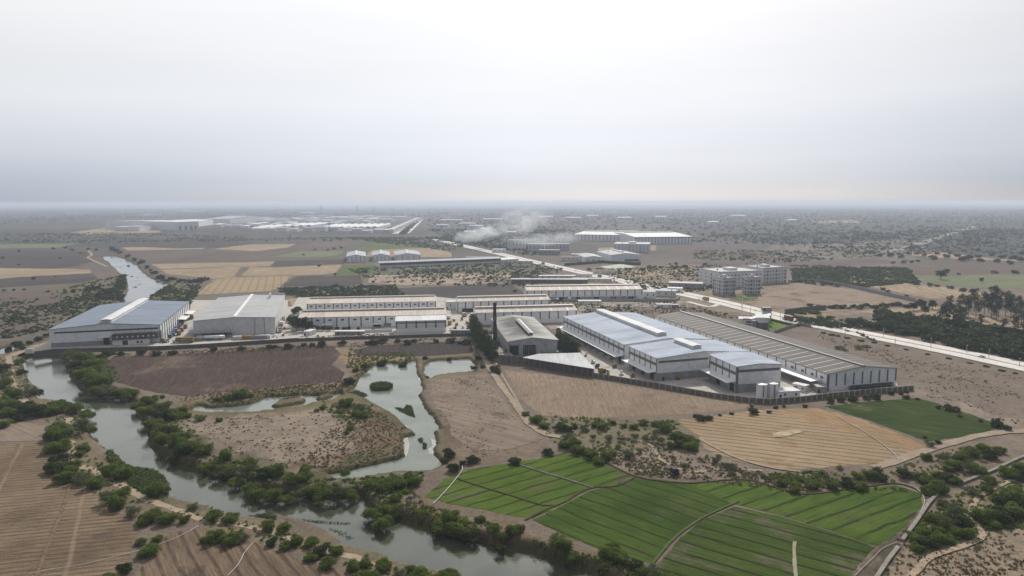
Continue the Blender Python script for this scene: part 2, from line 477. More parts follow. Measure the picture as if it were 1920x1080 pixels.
def build_ground():
    rr = [60.0]
    while rr[-1] < 1250: rr.append(rr[-1] * 1.0042)
    while rr[-1] < 70000: rr.append(rr[-1] * 1.035)
    rr = np.array(rr); aa = np.radians(np.linspace(-53, 53, 820))
    A, RR = np.meshgrid(aa, rr)
    X = (np.sin(A) * RR).ravel(); Y = (np.cos(A) * RR).ravel()
    near = RR.ravel() < 1500
    Z = np.zeros_like(X); D = np.full_like(X, 1e9)
    z, d = water_dist(X[near], Y[near]); Z[near] = z; D[near] = d
    nr, na = RR.shape
    colr = np.empty((X.size, 3)); colr[:] = (.165, .132, .104)
    u = fbm(X / 30, Y / 30, 77, 4)[:, None]
    colr = colr * (.8 + .4 * u)
    # the far plain: patchwork of scrub, fallow and fields
    far = RR.ravel() > 900
    f1 = fbm(X / 900, Y / 420, 31, 4); f2 = fbm(X / 260, Y / 160, 32, 4)
    f3 = fbm(X / 1500, Y / 2500, 34, 3)
    g = np.where((f1 * .6 + f2 * .4)[:, None] > .5, np.array([[.040, .044, .036]]), np.array([[.095, .082, .068]]))
    g = g * (.6 + .8 * f2[:, None]) * (.7 + .6 * f3[:, None])
    w = smooth((RR.ravel() - 900) / 900)[:, None]
    colr = colr * (1 - w) + g * w
    for zi, (px, c, soft, brk) in enumerate(ZONES):
        poly = np.array(XY(px))
        lo = poly.min(0) - soft * 2; hi = poly.max(0) + soft * 2
        k = np.where((X > lo[0]) & (X < hi[0]) & (Y > lo[1]) & (Y < hi[1]))[0]
        if not len(k): continue
        d = sdf(X[k], Y[k], poly)
        d = d + (fbm(X[k] / (soft * 1.6), Y[k] / (soft * 1.6), 40 + zi) - .5) * soft * 3
        w = smooth(.5 - d / soft)
        w = w * (1 - brk * smooth((fbm(X[k] / 7, Y[k] / 7, 90 + zi, 4) - .42) * 5))
        if zi == 0: w = w * .35
        colr[k] = colr[k] * (1 - w[:, None]) + np.array(c) * w[:, None]
    # dark earth of the steep banks, shade of the cut edge painted in
    w = smooth(1 - (D - .5) / 2.4) * (D > -50)
    w = np.where(D < 1e8, w, 0)[:, None]
    bn = fbm(X / 4, Y / 4, 8)[:, None]
    bank = np.where(bn > .5, np.array([[.045, .042, .020]]), np.array([[.060, .044, .032]]))
    colr = colr * (1 - w * .85) + bank * w * .85
    w = np.where(D < 1e8, smooth(1 - (D - 2) / 7), 0)[:, None] * .5 * smooth((fbm(X / 6, Y / 6, 19)[:, None] - .4) * 4)
    colr = colr * (1 - w) + np.array([[.09, .085, .035]]) * w
    me = bpy.data.meshes.new('ground')
    me.vertices.add(X.size)
    me.vertices.foreach_set('co', np.stack([X, Y, Z], 1).ravel())
    i = np.arange(nr - 1)[:, None] * na + np.arange(na - 1)[None]
    q = np.stack([i, i + 1, i + 1 + na, i + na], -1).reshape(-1, 4)[:, ::-1]
    me.loops.add(q.size); me.loops.foreach_set('vertex_index', q.ravel().astype(np.int32))
    me.polygons.add(len(q)); me.polygons.foreach_set('loop_start', (np.arange(len(q)) * 4).astype(np.int32))
    at = me.color_attributes.new('cover', 'FLOAT_COLOR', 'POINT')
    at.data.foreach_set('color', np.concatenate([colr, np.ones((X.size, 1))], 1).ravel().astype(np.float32))
    me.polygons.foreach_set('use_smooth', np.ones(len(q), bool))
    me.update(); me.validate()
    m, t, b = newmat('earth')
    at = N(t, 'ShaderNodeAttribute'); at.attribute_name = 'cover'
    p = objpos(t)
    c = at.outputs['Color']
    g1 = noise(t, p, .7, 6, .72)
    c = mix(t, .8, c, mix(t, maprange(t, g1, .3, .7), (.34, .34, .34), (.66, .66, .66)), 'OVERLAY')
    g2 = noise(t, p, .11, 5, .7)
    c = mix(t, .6, c, mix(t, maprange(t, g2, .3, .7), (.36, .36, .36), (.64, .64, .64)), 'OVERLAY')
    # scattered tufts of dry grass and thorn, real dark spots of plant cover
    g3 = noise(t, p, .30, 3, .5)
    c = mix(t, maprange(t, g3, .62, .68, 0, .55), c, (.07, .068, .035))
    g4 = noise(t, p, .035, 6, .75)
    c = mix(t, .7, c, mix(t, maprange(t, g4, .35, .65), (.4, .4, .4), (.6, .6, .6)), 'OVERLAY')
    L(t, c, b.inputs['Base Color']); b.inputs['Roughness'].default_value = .95
    b.inputs['Specular IOR Level'].default_value = .1
    bump(t, b, mth(t, 'ADD', g1, g2), .8, .7)
    me.materials.append(m)
    o = link('ground', me)
    tag(o, 'dry brown and olive plain reaching to the horizon', 'ground', kind='structure')
    return o
build_ground()

# water
m, t, b = newmat('water')
p = objpos(t)
wn = noise(t, p, .05, 4)
L(t, mix(t, maprange(t, wn, .4, .6), (.050, .056, .036), (.072, .080, .052)), b.inputs['Base Color'])
L(t, maprange(t, noise(t, p, .025, 4, .6), .4, .62, .03, .16), b.inputs['Roughness']); b.inputs['IOR'].default_value = 2.0
w1 = noise(t, p, 1.1, 3, .6); w2 = noise(t, p, .22, 2, .5)
bump(t, b, mth(t, 'ADD', w1, mth(t, 'MULTIPLY', w2, 1.5)), .12, .2)
WATER = m
m, t, b = newmat('pond_water')
p = objpos(t)
wn = noise(t, p, .06, 5)
L(t, mix(t, maprange(t, wn, .4, .6), (.13, .155, .125), (.18, .20, .165)), b.inputs['Base Color'])
b.inputs['Roughness'].default_value = .12; b.inputs['IOR'].default_value = 1.5
bump(t, b, noise(t, p, 1.4, 3, .6), .15, .2)
PONDW = m
def sheet_mesh(name, xy, z, mat):
    tri = tessellate_polygon([[Vector((x, y, 0)) for x, y in xy]])
    me = bpy.data.meshes.new(name)
    fs = []
    for a, b_, c in tri:
        (x1, y1), (x2, y2), (x3, y3) = xy[a], xy[b_], xy[c]
        fs.append((a, b_, c) if (x2 - x1) * (y3 - y1) - (x3 - x1) * (y2 - y1) > 0 else (a, c, b_))
    me.from_pydata([(x, y, z) for x, y in xy], [], fs)
    me.materials.append(mat); me.update()
    return me
def offset(poly, d):
    poly = np.asarray(poly); n = len(poly)
    area = sum(poly[i][0] * poly[(i + 1) % n][1] - poly[(i + 1) % n][0] * poly[i][1] for i in range(n))
    s = 1 if area > 0 else -1
    out = []
    for i in range(n):
        a, b_, c = poly[i - 1], poly[i], poly[(i + 1) % n]
        e1 = (b_ - a) / (np.linalg.norm(b_ - a) + 1e-9); e2 = (c - b_) / (np.linalg.norm(c - b_) + 1e-9)
        nn = np.array([e1[1] + e2[1], -e1[0] - e2[0]]) * s
        l = np.linalg.norm(nn)
        out.append(tuple(b_ + nn / (l if l > .3 else 1) * d))
    return out
WLAB = {'r': ('river', 'grey green river winding past the thorn bushes'), 'u': ('river', 'bright upper reach of the river behind the blue roofed factory'),
        's': ('water', 'pale pool beside the far end of the factory embankment'), 'p': ('pond_water', 'pale green pond with a reed clump in it'),
        'q': ('pond_water', 'small square pale pond by the dirt track'), 'c': ('pond_water', 'narrow pale channel winding below the ploughed field')}
for (px, lev, bw, key), (poly, _, _) in zip(BODIES, BXY):
    nm_, lb = WLAB[key]
    o = link(nm_, sheet_mesh(nm_, offset(poly, 3.4 if key == 'r' else 2.0 if key != 'c' else 1.2), lev + (0.003 if key in 'qc' else 0), PONDW if key in 'pqc' else WATER))
    tag(o, lb, 'water', kind='structure')

# ------------------------------------------------------------------ fields
def ang(a, b):
    p, q = P(*a), P(*b)
    return math.atan2(q.y - p.y, q.x - p.x)
ZF = [0.03]
def ragged(xy, step=None, amp=.5, seed=0, keep=4.5):
    out = []
    n = len(xy)
    for i in range(n):
        a = np.array(xy[i]); b_ = np.array(xy[(i + 1) % n])
        l = np.linalg.norm(b_ - a); st = step or max(1.2, min(a[1], b_[1]) / 260)
        k = max(1, int(l / st))
        for j in range(k):
            out.append(a + (b_ - a) * j / k)
    o = np.array(out)
    sc = max(2.0, o[:, 1].min() / 120)
    am = amp * max(1, o[:, 1].min() / 350)
    o = o + np.stack([fbm(o[:, 0] / sc, o[:, 1] / sc, seed, 4) - .5, fbm(o[:, 0] / sc + 50, o[:, 1] / sc, seed + 9, 4) - .5], 1) * am * 4
    if o[:, 1].min() < 1300:
        for _ in range(6):
            d = water_dist(o[:, 0], o[:, 1])[1]
            bad = d < keep
            if not bad.any(): break
            e = .5
            gx = (water_dist(o[:, 0] + e, o[:, 1])[1] - d); gy = (water_dist(o[:, 0], o[:, 1] + e)[1] - d)
            gl_ = np.hypot(gx, gy) + 1e-6
            mv = np.where(bad & (d > -30), np.minimum(keep + .5 - d, 4), 0)
            o = o + np.stack([gx / gl_ * mv, gy / gl_ * mv], 1)
    return [tuple(v) for v in o]
def field(name, label, px, mat, seed=0, amp=.5, keep=4.5, cat='field'):
    ZF[0] += .004
    o = link(name, sheet_mesh(name, ragged(XY(px), amp=amp, seed=seed, keep=keep), ZF[0], mat))
    return tag(o, label, cat, kind='structure')

a1 = ang((560,650),(520,735)); a2 = ang((1000,700),(1300,740)); a3 = ang((1310,815),(1700,860)); 
PLOUGH = soil('plough_soil', (.062, .045, .038), (.090, .067, .056), .012, 1.2, streak=(a1, .55, .7), c3=(.13, .10, .078), c3amt=.56, c3scale=.02)
PLOUGH2 = soil('dark_soil', (.048, .040, .039), (.068, .055, .051), .012, 1.0, streak=(a1, .8, .5))
STUB = soil('grey_stubble', (.20, .15, .108), (.255, .195, .145), .02, 1.3, streak=(ang((1050,700),(1075,785)), .5, .5), c3=(.15, .118, .09), c3amt=.55)
TAN = soil('tan_stubble', (.26, .19, .12), (.34, .255, .17), .02, 1.3, streak=(a3, .45, .35), lines=[(a3, 4.4, .65, (.10, .075, .05), .8)], c3=(.25, .165, .09), c3amt=.57)
TAN2 = soil('rust_stubble', (.25, .17, .10), (.30, .205, .12), .02, 1.2, streak=(ang((1460,790),(1700,850)), .5, .7), c3=(.2, .15, .1), c3amt=.55)
DGREEN = soil('dark_crop', (.026, .046, .011), (.045, .066, .018), .03, 1.5, streak=(ang((1620,770),(1850,800)), .9, .8), c3=(.10, .095, .045), c3amt=.57, c3scale=.03)
CROP = [soil('crop_a', (.045, .078, .012), (.085, .128, .022), .03, 1.8, streak=(ang((850,910),(1050,860)), .7, .4), lines=[(ang((850,925),(1050,868)), 6.2, .8, (.016, .022, .008), .7, .9)], c3=(.085, .085, .045), c3amt=.56, c3scale=.06),
        soil('crop_b', (.034, .062, .011), (.062, .096, .018), .03, 1.8, streak=(ang((1100,950),(1260,1000)), .7, .4), lines=[(ang((1090,940),(1260,1003)), 6.0, .7, (.016, .022, .008), .65, .9)], c3=(.07, .075, .035), c3amt=.56, c3scale=.06),
        soil('crop_c', (.044, .076, .013), (.084, .125, .023), .03, 1.8, streak=(ang((1540,970),(1660,925)), .7, .4), lines=[(ang((1520,960),(1650,915)), 6.6, .8, (.016, .022, .008), .75, 1.0)], c3=(.07, .08, .03), c3amt=.57, c3scale=.06),
        soil('crop_d', (.036, .060, .013), (.062, .090, .021), .03, 1.8, streak=(ang((1300,990),(1600,1065)), .7, .5), lines=[(ang((1300,990),(1600,1075)), 6.0, .75, (.018, .022, .010), .8)], c3=(.095, .09, .055), c3amt=.55, c3scale=.07)]
NEARB = soil('near_stubble', (.135, .098, .064), (.225, .168, .115), .03, 1.5, streak=(ang((0,960),(240,940)), .4, .6), lines=[(ang((0,985),(240,962)), 2.6, .5, (.05, .037, .027), .6, .35), (ang((70,1080),(130,880)), 27, .8, (.33, .25, .18), .4)], c3=(.11, .08, .06), c3amt=.56, c3scale=.05)
NEARC = soil('near_bare', (.125, .092, .064), (.20, .148, .105), .03, 1.6, streak=(ang((340,1075),(310,1000)), .5, .5), lines=[(ang((340,1075),(305,1000)), 4.2, .8, (.06, .045, .034), .7)], c3=(.095, .07, .052), c3amt=.55, c3scale=.06)
FARTAN = soil('far_tan', (.26, .20, .135), (.32, .25, .175), .01, .3, streak=(ang((400,550),(545,520)), 1.5, .6))
FARTAN2 = soil('far_tan_rows', (.28, .215, .14), (.34, .265, .18), .01, .3, lines=[(ang((380,550),(425,500)), 9, 1.5, (.2, .15, .09), .7)])
FARDK = soil('far_dark', (.062, .054, .052), (.085, .073, .066), .01, .3, streak=(.3, 2, .4))
FARBR = soil('far_brown', (.11, .09, .076), (.14, .115, .095), .008, .3, streak=(.2, 2, .5))
FARGR = soil('far_green', (.075, .10, .04), (.11, .135, .055), .01, .3, streak=(.2, 2, .5))
FARPG = soil('far_pale_green', (.13, .15, .08), (.16, .175, .10), .01, .3, streak=(.2, 2, .5))
DRYP = soil('dry_pasture', (.19, .15, .118), (.235, .185, .145), .03, 1.2, c3=(.13, .10, .072), c3amt=.56, c3scale=.05, streak=(ang((900,740),(1000,760)), 1.2, .4))

field('ploughed_field', 'large dark ploughed field below the grey factory', [(186,690),(212,668),(300,666),(420,660),(560,648),(622,648),(640,664),(622,684),(646,698),(640,716),(560,721),(450,733),(345,743),(285,735),(215,716),(196,702)], PLOUGH, 1)
field('ploughed_field', 'small dark ploughed field under the white annex', [(662,656),(700,648),(800,642),(882,640),(888,662),(800,668),(720,668),(668,666)], PLOUGH2, 2)
field('stubble_field', 'grey brown stubble field below the dark stone wall', [(945,694),(1110,712),(1250,735),(1418,756),(1390,768),(1300,776),(1190,780),(1100,785),(1018,779),(985,755)], STUB, 3)
field('stubble_field', 'tan striped stubble field with a pale patch', [(1268,788),(1430,768),(1530,765),(1610,785),(1690,815),(1740,838),(1690,862),(1600,873),(1500,880),(1440,878),(1360,858),(1320,840),(1310,818)], TAN, 4)
field('stubble_field', 'rusty wedge of stubble beside the dark green field', [(1440,770),(1532,766),(1610,786),(1745,838),(1700,846),(1600,812)], TAN2, 5)
field('crop_field', 'dark green field in front of the brown warehouse', [(1545,762),(1640,752),(1722,746),(1800,770),(1885,800),(1820,818),(1738,828),(1640,792)], DGREEN, 6)
field('crop_field', 'bright green plot with a pipe across its corner', [(796,932),(830,902),(880,880),(990,864),(1060,849),(1120,866),(1187,894),(1150,908),(1105,918),(1050,948),(1000,972),(960,968),(900,955),(840,944)], CROP[0], 7, .3)
field('crop_field', 'long green plot beside the grassy bund', [(1187,896),(1240,903),(1300,908),(1400,940),(1372,948),(1310,975),(1265,1012),(1225,1058),(1140,1035),(1060,1005),(1000,975),(1050,950),(1108,920),(1150,910)], CROP[1], 8, .3)
field('crop_field', 'bright green ribbed plot curving along the channel', [(1300,906),(1400,902),(1500,925),(1600,918),(1680,910),(1728,926),(1728,948),(1700,985),(1665,1012),(1640,1024),(1560,996),(1470,968),(1372,944),(1310,915)], CROP[2], 9, .3)
field('crop_field', 'patchy green plot where pale soil shows between rows', [(1376,950),(1470,970),(1560,998),(1640,1027),(1600,1070),(1585,1110),(1380,1110),(1225,1072),(1270,1014),(1315,977)], CROP[3], 10, .3)
field('stubble_field', 'nearest brown stubble field with thin furrows', [(-60,832),(80,830),(92,862),(110,890),(170,925),(240,965),(255,1000),(240,1050),(180,1110),(-60,1120)], NEARB, 11, .35)
field('stubble_field', 'bare furrowed field below the riverside track', [(262,1068),(290,1028),(320,998),(380,992),(455,1012),(510,1030),(560,1048),(640,1070),(700,1110),(220,1120)], NEARC, 12, .35)
field('fallow_field', 'smooth grey field behind the nearest stubble', [(-60,800),(40,790),(88,800),(80,826),(-60,830)], DRYP, 13)
field('fallow_field', 'dry grey pasture between the ponds and the dirt track', [(812,714),(902,704),(935,740),(975,790),(1020,822),(960,842),(890,846),(850,820),(822,775),(806,745)], DRYP, 14, .6)
FF = [
 ([(-80,467),(160,471),(172,490),(140,500),(60,507),(-80,503)], FARDK, 'dark far field west of the upper river'),
 ([(-80,503),(20,503),(170,505),(172,512),(60,518),(40,524),(-80,526)], FARTAN, 'pale strip of far stubble west of the upper river'),
 ([(45,519),(175,513),(185,523),(150,530),(-80,545),(-80,530)], FARDK, 'dark band of soil south of the pale strip'),
 ([(-80,548),(100,546),(150,563),(110,585),(70,615),(40,630),(-80,642)], FARBR, 'brown field behind the blue roofed factory'),
 ([(-80,460),(100,457),(150,456),(110,464),(-80,467)], FARPG, 'faint green strip in the far west'),
 ([(228,464),(390,461),(380,467),(240,470)], FARTAN, 'thin pale field north of the upper river'),
 ([(252,462),(300,453),(480,452),(440,460),(400,464),(330,466)], FARDK, 'dark strip of far soil above the pale fields'),
 ([(232,472),(400,468),(520,472),(560,466),(480,488),(290,494)], FARBR, 'wide brown fallow north of the pale fields'),
 ([(400,467),(470,458),(556,457),(540,464),(480,471)], FARTAN, 'pale far field below the industrial sheds'),
 ([(560,458),(650,452),(660,466),(560,470)], FARBR, 'brown patch below the far industrial sheds'),
 ([(282,495),(460,492),(516,490),(506,499),(440,501),(300,504)], FARTAN, 'long pale strip beside the upper river trees'),
 ([(302,506),(452,501),(438,520),(402,523),(312,514)], FARTAN, 'pale field inside the bend of the upper river'),
 ([(368,553),(402,524),(440,520),(480,519),(546,517),(524,540),(505,546)], FARTAN2, 'pale ribbed field behind the grey factory'),
 ([(452,516),(470,501),(510,502),(642,496),(630,512),(600,515),(480,518)], FARTAN, 'pale field beside the small green plot'),
 ([(516,490),(560,488),(650,486),(644,495),(510,500)], FARDK, 'dark strip of soil above the pale fields'),
 ([(530,536),(556,518),(676,516),(680,532),(640,538)], FARDK, 'dark ploughed field behind the long warehouses'),
 ([(628,515),(645,498),(706,497),(700,506),(684,514)], soil('far_bright_green', (.075,.11,.035), (.095,.135,.045), .01, .3), 'small bright green plot beside the three sheds'),
 ([(508,482),(560,471),(646,470),(634,479),(600,482)], FARPG, 'pale olive plot with two lone trees'),
 ([(684,481),(700,467),(810,465),(846,474),(850,482),(760,482)], FARTAN, 'pale field behind the three white sheds'),
 ([(656,468),(700,452),(752,452),(800,464),(720,468)], FARGR, 'green far field west of the highway'),
 ([(744,546),(732,541),(860,536),(958,532),(985,551),(962,560),(826,571)], FARDK, 'dark ploughed field behind the white warehouses'),
 ([(690,530),(694,517),(820,513),(955,511),(960,519),(900,533),(760,535)], soil('far_sand', (.26,.205,.155), (.36,.29,.225), .02, .3, c3=(.12,.10,.07), c3amt=.55, c3scale=.03), 'sandy waste ground behind the white warehouses'),
 ([(538,561),(590,556),(584,571),(548,574)], FARTAN, 'small tan corner beside the leafy trees'),
 ([(1090,543),(1096,522),(1200,505),(1290,503),(1262,514),(1160,523)], FARTAN, 'tan ground east of the highway'),
 ([(1280,492),(1440,481),(1500,490),(1640,484),(1690,493),(1500,503),(1400,506)], FARBR, 'grey fallow behind the apartment blocks'),
 ([(1392,562),(1500,533),(1600,543),(1715,569),(1600,582),(1480,592),(1410,588)], soil('waste_ground', (.22,.165,.125), (.29,.225,.175), .03, .4, c3=(.13,.10,.075), c3amt=.54, c3scale=.04), 'bare reddish ground beside the grey boundary wall'),
 ([(1592,531),(1660,527),(1760,537),(1840,549),(1842,560),(1745,560),(1660,544)], FARTAN, 'tan field east of the grey boundary wall'),
 ([(1668,505),(1780,493),(1990,503),(1990,516),(1800,518),(1692,514)], FARBR, 'brown field around the round lone tree'),
 ([(1700,523),(1760,517),(1990,514),(1990,540),(1840,541),(1760,532)], FARPG, 'pale green field with one small tree'),
 ([(1610,585),(1700,577),(1765,575),(1800,590),(1990,605),(1990,645),(1860,625),(1760,603)], FARTAN, 'tan field around the gum trees'),
 ([(1685,476),(1760,472),(1860,485),(1990,490),(1990,494),(1760,484)], FARTAN, 'pale strip between the far hedgerows'),
 ([(1120,465),(1230,460),(1230,470),(1130,476)], FARTAN, 'tan plot beside the white flats'),
 ([(1240,470),(1300,462),(1420,463),(1440,476),(1330,482)], FARBR, 'brown plot east of the white flats'),
 ([(1520,414),(1610,413),(1615,418),(1530,418)], FARTAN, 'pale sliver of ground in the eastern scrub'),
 ([(955,423),(985,421),(990,426),(960,428)], FARTAN, 'pale sliver of ground above the smoke'),
 ([(130,436),(210,426),(300,424),(300,436),(160,440)], FARTAN, 'sandy strip west of the far white factory'),
]
for i, (px, mt, lb) in enumerate(FF):
    field('farm_field', lb, px, mt, 20 + i, .7)
def patch(name, label, px, mat, z, cat='ground'):
    o = link(name, sheet_mesh(name, ragged(XY(px), amp=.25, seed=7, keep=3.5), z, mat))
    return tag(o, label, cat, kind='structure')
patch('bare_ground', 'pale patch of threshed straw in the tan field', [(1448,815),(1465,809),(1490,807),(1510,808),(1500,813),(1470,820),(1452,821)], soil('straw', (.36,.29,.20), (.46,.38,.28), .15, 1, c3=(.30,.225,.145), c3amt=.5, c3scale=.25), .262)
patch('grass_lawn', 'small green lawn by the gatehouse', [(1398,606),(1422,600),(1450,602),(1482,611),(1462,618),(1440,620),(1420,614)], soil('lawn', (.10,.15,.03), (.14,.19,.045), .05, .8), .05)
patch('grass_lawn', 'green lawn in front of the apartment blocks', [(1362,556),(1385,551),(1420,552),(1422,560),(1400,566),(1372,562)], FARGR, .255)
patch('pale_court', 'pale green court beside the far white hall', [(1125,500),(1165,495),(1190,500),(1180,504),(1140,504)], soil('court', (.42,.46,.38), (.5,.52,.43), .05, .3), .26)

# yards
CONC = soil('yard_concrete', (.40, .37, .335), (.50, .47, .43), .05, .5, c3=(.30, .275, .25), c3amt=.56, c3scale=.05, bmp=.1, lines=[(.4, 9, .12, (.3, .28, .26), .5, .0), (.4 + PI / 2, 9, .12, (.3, .28, .26), .5, .0)])
def flat(name, label, px, mat, z, cat='ground'):
    o = link(name, sheet_mesh(name, XY(px), z, mat)); return tag(o, label, cat, kind='structure')
flat('concrete_pavement', 'pale concrete yard around the factories', [(48,662),(97,655),(200,654),(304,651),(365,648),(560,637),(740,632),(888,627),(893,612),(890,570),(870,562),(810,556),(560,556),(548,575),(540,575),(540,563),(358,563),(356,588),(97,640)], CONC, .215)
flat('concrete_pavement', 'pale loading yard between the sooty hall and the blue roofed warehouse', [(1050,602),(1068,640),(1090,664),(1118,705),(1180,716),(1262,727),(1360,744),(1436,752),(1490,748),(1560,740),(1684,726),(1672,700),(1560,690),(1330,610),(1180,596)], CONC, .22)
flat('concrete_pavement', 'dirty yard around the sooty hall', [(905,652),(925,625),(920,600),(1010,598),(1060,640),(1112,706),(1060,700),(960,684)], soil('soot_yard', (.12,.11,.10), (.2,.18,.165), .05, .5), .21)
flat('concrete_pavement', 'dusty yard behind the sooty hall', [(975,568),(1210,560),(1290,566),(1290,576),(1110,576),(1090,585),(1095,612),(1000,622),(985,600),(885,604),(888,580)], soil('dust_yard', (.25,.215,.18), (.33,.29,.25), .05, .5, c3=(.15,.12,.1), c3amt=.55), .205)

# ------------------------------------------------------------------ ribbons: tracks, roads
def ribbon_pts(xy, w, step=2.0, wob=.0, seed=0):
    pts = [np.array(p) for p in xy]
    dense = []
    for i in range(len(pts) - 1):
        p0 = pts[max(0, i - 1)]; p1 = pts[i]; p2 = pts[i + 1]; p3 = pts[min(len(pts) - 1, i + 2)]
        l = np.linalg.norm(p2 - p1); k = max(1, int(l / step))
        for j in range(k):
            u = j / k
            dense.append(.5 * ((2 * p1) + (-p0 + p2) * u + (2 * p0 - 5 * p1 + 4 * p2 - p3) * u * u + (-p0 + 3 * p1 - 3 * p2 + p3) * u ** 3))
    dense.append(pts[-1])
    d = np.array(dense)
    tg = np.gradient(d, axis=0); tg /= np.linalg.norm(tg, axis=1)[:, None] + 1e-9
    nn = np.stack([-tg[:, 1], tg[:, 0]], 1)
    ww = w * (1 + wob * (fbm(d[:, 0] / 5, d[:, 1] / 5, seed) - .5) * 2)[:, None] / 2
    w2 = w * (1 + wob * (fbm(d[:, 0] / 5 + 30, d[:, 1] / 5, seed) - .5) * 2)[:, None] / 2
    return d, d + nn * ww, d - nn * w2
def ribbon(name, label, px, w, mat, z, cat, step=2.0, wob=.0, seed=0, kind='structure', drape=False, off=0.0, thick=0.0, xy=None):
    c, l, r = ribbon_pts(xy if xy is not None else XY(px), w, step, wob, seed)
    if off:
        nn = (l - r) / (np.linalg.norm(l - r, axis=1)[:, None]); l = l + nn * off; r = r + nn * off
    n = len(c)
    if drape:
        zl = water_dist(l[:, 0], l[:, 1])[0] + z; zr = water_dist(r[:, 0], r[:, 1])[0] + z
    else: zl = zr = np.full(n, z)
    mb = MB()
    if thick:
        vs = [(*l[i], zl[i]) for i in range(n)] + [(*r[i], zr[i]) for i in range(n)] + [(*l[i], zl[i] - thick) for i in range(n)] + [(*r[i], zr[i] - thick) for i in range(n)]
        fs = []
        for i in range(n - 1):
            fs += [(i, n + i, n + i + 1, i + 1), (2 * n + i, i, i + 1, 2 * n + i + 1), (n + i, 3 * n + i, 3 * n + i + 1, n + i + 1)]
        fs += [(0, 2 * n, 3 * n, n), (n - 1, 2 * n - 1, 4 * n - 1, 3 * n - 1)]
        mb.add(vs, fs)
    else:
        mb.add([(*l[i], zl[i]) for i in range(n)] + [(*r[i], zr[i]) for i in range(n)], [(i, n + i, n + i + 1, i + 1) for i in range(n - 1)])
    o = mb.build(name, mat)
    return tag(o, label, cat, kind=kind)
DIRT = soil('track_dirt', (.27, .215, .16), (.34, .275, .21), .2, 1.5, c3=(.2, .155, .115), c3amt=.58, c3scale=.3)
DIRT2 = soil('sand_path', (.30, .235, .17), (.38, .30, .225), .2, 1.5, c3=(.27, .21, .15), c3amt=.58, c3scale=.3)
BUND = soil('bund_earth', (.06, .055, .03), (.09, .08, .045), .2, 1.5)
NTR = soil('worn_rows', (.15, .108, .072), (.20, .148, .10), .3, 1.5, c3=(.11,.078,.05), c3amt=.52, c3scale=.5)
BUNDG = soil('bund_grass', (.07, .09, .03), (.10, .11, .045), .2, 1.5)
ribbon('dirt_track', 'dirt track running down from the sooty hall', [(900,655),(912,678),(922,695),(940,722),(958,748),(975,772),(992,795),(1015,810),(1040,818),(1062,822)], 3.6, DIRT, .27, 'track', wob=.5)
ribbon('dirt_track', 'thin dirt track beside the grey stubble field', [(930,680),(942,705),(960,735),(980,770),(990,785)], 1.2, DIRT, .274, 'track', wob=.5)
ribbon('sand_path', 'pale sandy path along the near riverbank', [(15,668),(20,690),(24,712),(28,730),(38,745),(52,754)], 3.2, DIRT2, .06, 'track', wob=.6, drape=True)
ribbon('sand_path', 'pale sandy path winding between the bushes of the near bank', [(108,765),(118,778),(130,788),(128,812),(134,838),(138,862),(152,874),(175,880),(190,893),(208,902),(235,914),(268,933),(300,946),(337,957),(370,972),(395,977),(425,981),(475,988),(505,992),(530,1003),(562,1017),(600,1030),(642,1040),(670,1046),(700,1060)], 2.8, DIRT2, .06, 'track', wob=.8, drape=True)
ribbon('dirt_track', 'pale dirt road curving past the dark green field', [(1640,878),(1690,861),(1722,850),(1765,836),(1820,821),(1870,812),(1930,808),(2000,800)], 4.2, DIRT, .278, 'track', wob=.3)
ribbon('dirt_track', 'sandy track winding through the thorn bushes', [(1700,1090),(1728,1060),(1752,1042),(1790,1030),(1818,1021),(1838,1012),(1843,1004),(1832,985),(1822,965),(1826,945),(1840,930),(1880,908),(1935,888)], 1.9, DIRT2, .282, 'track', wob=.4)
ribbon('field_bund', 'curving earth bund between two green plots', [(985,976),(1022,956),(1060,941),(1090,922),(1120,914),(1160,911),(1190,895)], 0.7, BUND, .30, 'bund', wob=.5, thick=.14)
ribbon('field_bund', 'pale grassy bund dividing the green plots', [(1222,1060),(1247,1028),(1272,1003),(1310,976),(1335,963),(1372,946),(1385,940)], 0.8, BUNDG, .32, 'bund', wob=.5, thick=.14)
ribbon('field_bund', 'short pale bund at the bottom of the patchy plot', [(1491,1017),(1489,1040),(1494,1095)], 1.0, soil('pale_bund', (.26,.24,.18), (.32,.3,.22), .2, 1.5), .34, 'bund', wob=.5, thick=.14)
ribbon('field_bund', 'dark ditch line crossing the bright green plot', [(855,897),(900,912),(960,930),(1020,948),(1050,945)], 0.7, BUND, .31, 'bund', wob=.2, thick=.2)
ribbon('field_bund', 'muddy ditch line through the upper green plot', [(962,868),(1015,885),(1060,898),(1112,915)], .9, soil('mud', (.10,.095,.07), (.16,.15,.12), .3, 1.5), .312, 'bund', wob=.6, thick=.2)
ribbon('field_bund', 'earth bund edging the green plots on the scrub side', [(1060,846),(1120,862),(1190,893),(1240,902),(1300,906),(1400,900),(1500,926),(1600,916),(1680,907),(1722,920),(1736,935)], 0.8, BUND, .305, 'bund', wob=.5, thick=.22)
ribbon('dirt_track', 'tyre track along the edge of the tan stubble field', [(1310,822),(1345,842),(1390,862),(1440,876),(1500,885)], 1.6, DIRT, .286, 'track', wob=.4)
ribbon('dirt_track', 'pale track across the nearest stubble field', [(66,1090),(92,1018),(118,955),(135,900)], 1.0, NTR, .288, 'track', wob=.4)
ribbon('dirt_track', 'pale streak of track in the nearest stubble field', [(-5,910),(15,880),(35,832)], 1.0, NTR, .289, 'track', wob=.4)
ribbon('dirt_track', 'thin footpath across the scrub clearing', [(1195,825),(1225,838),(1240,862),(1290,884),(1350,880),(1430,882)], 1.5, DIRT, .10, 'track', wob=.6)
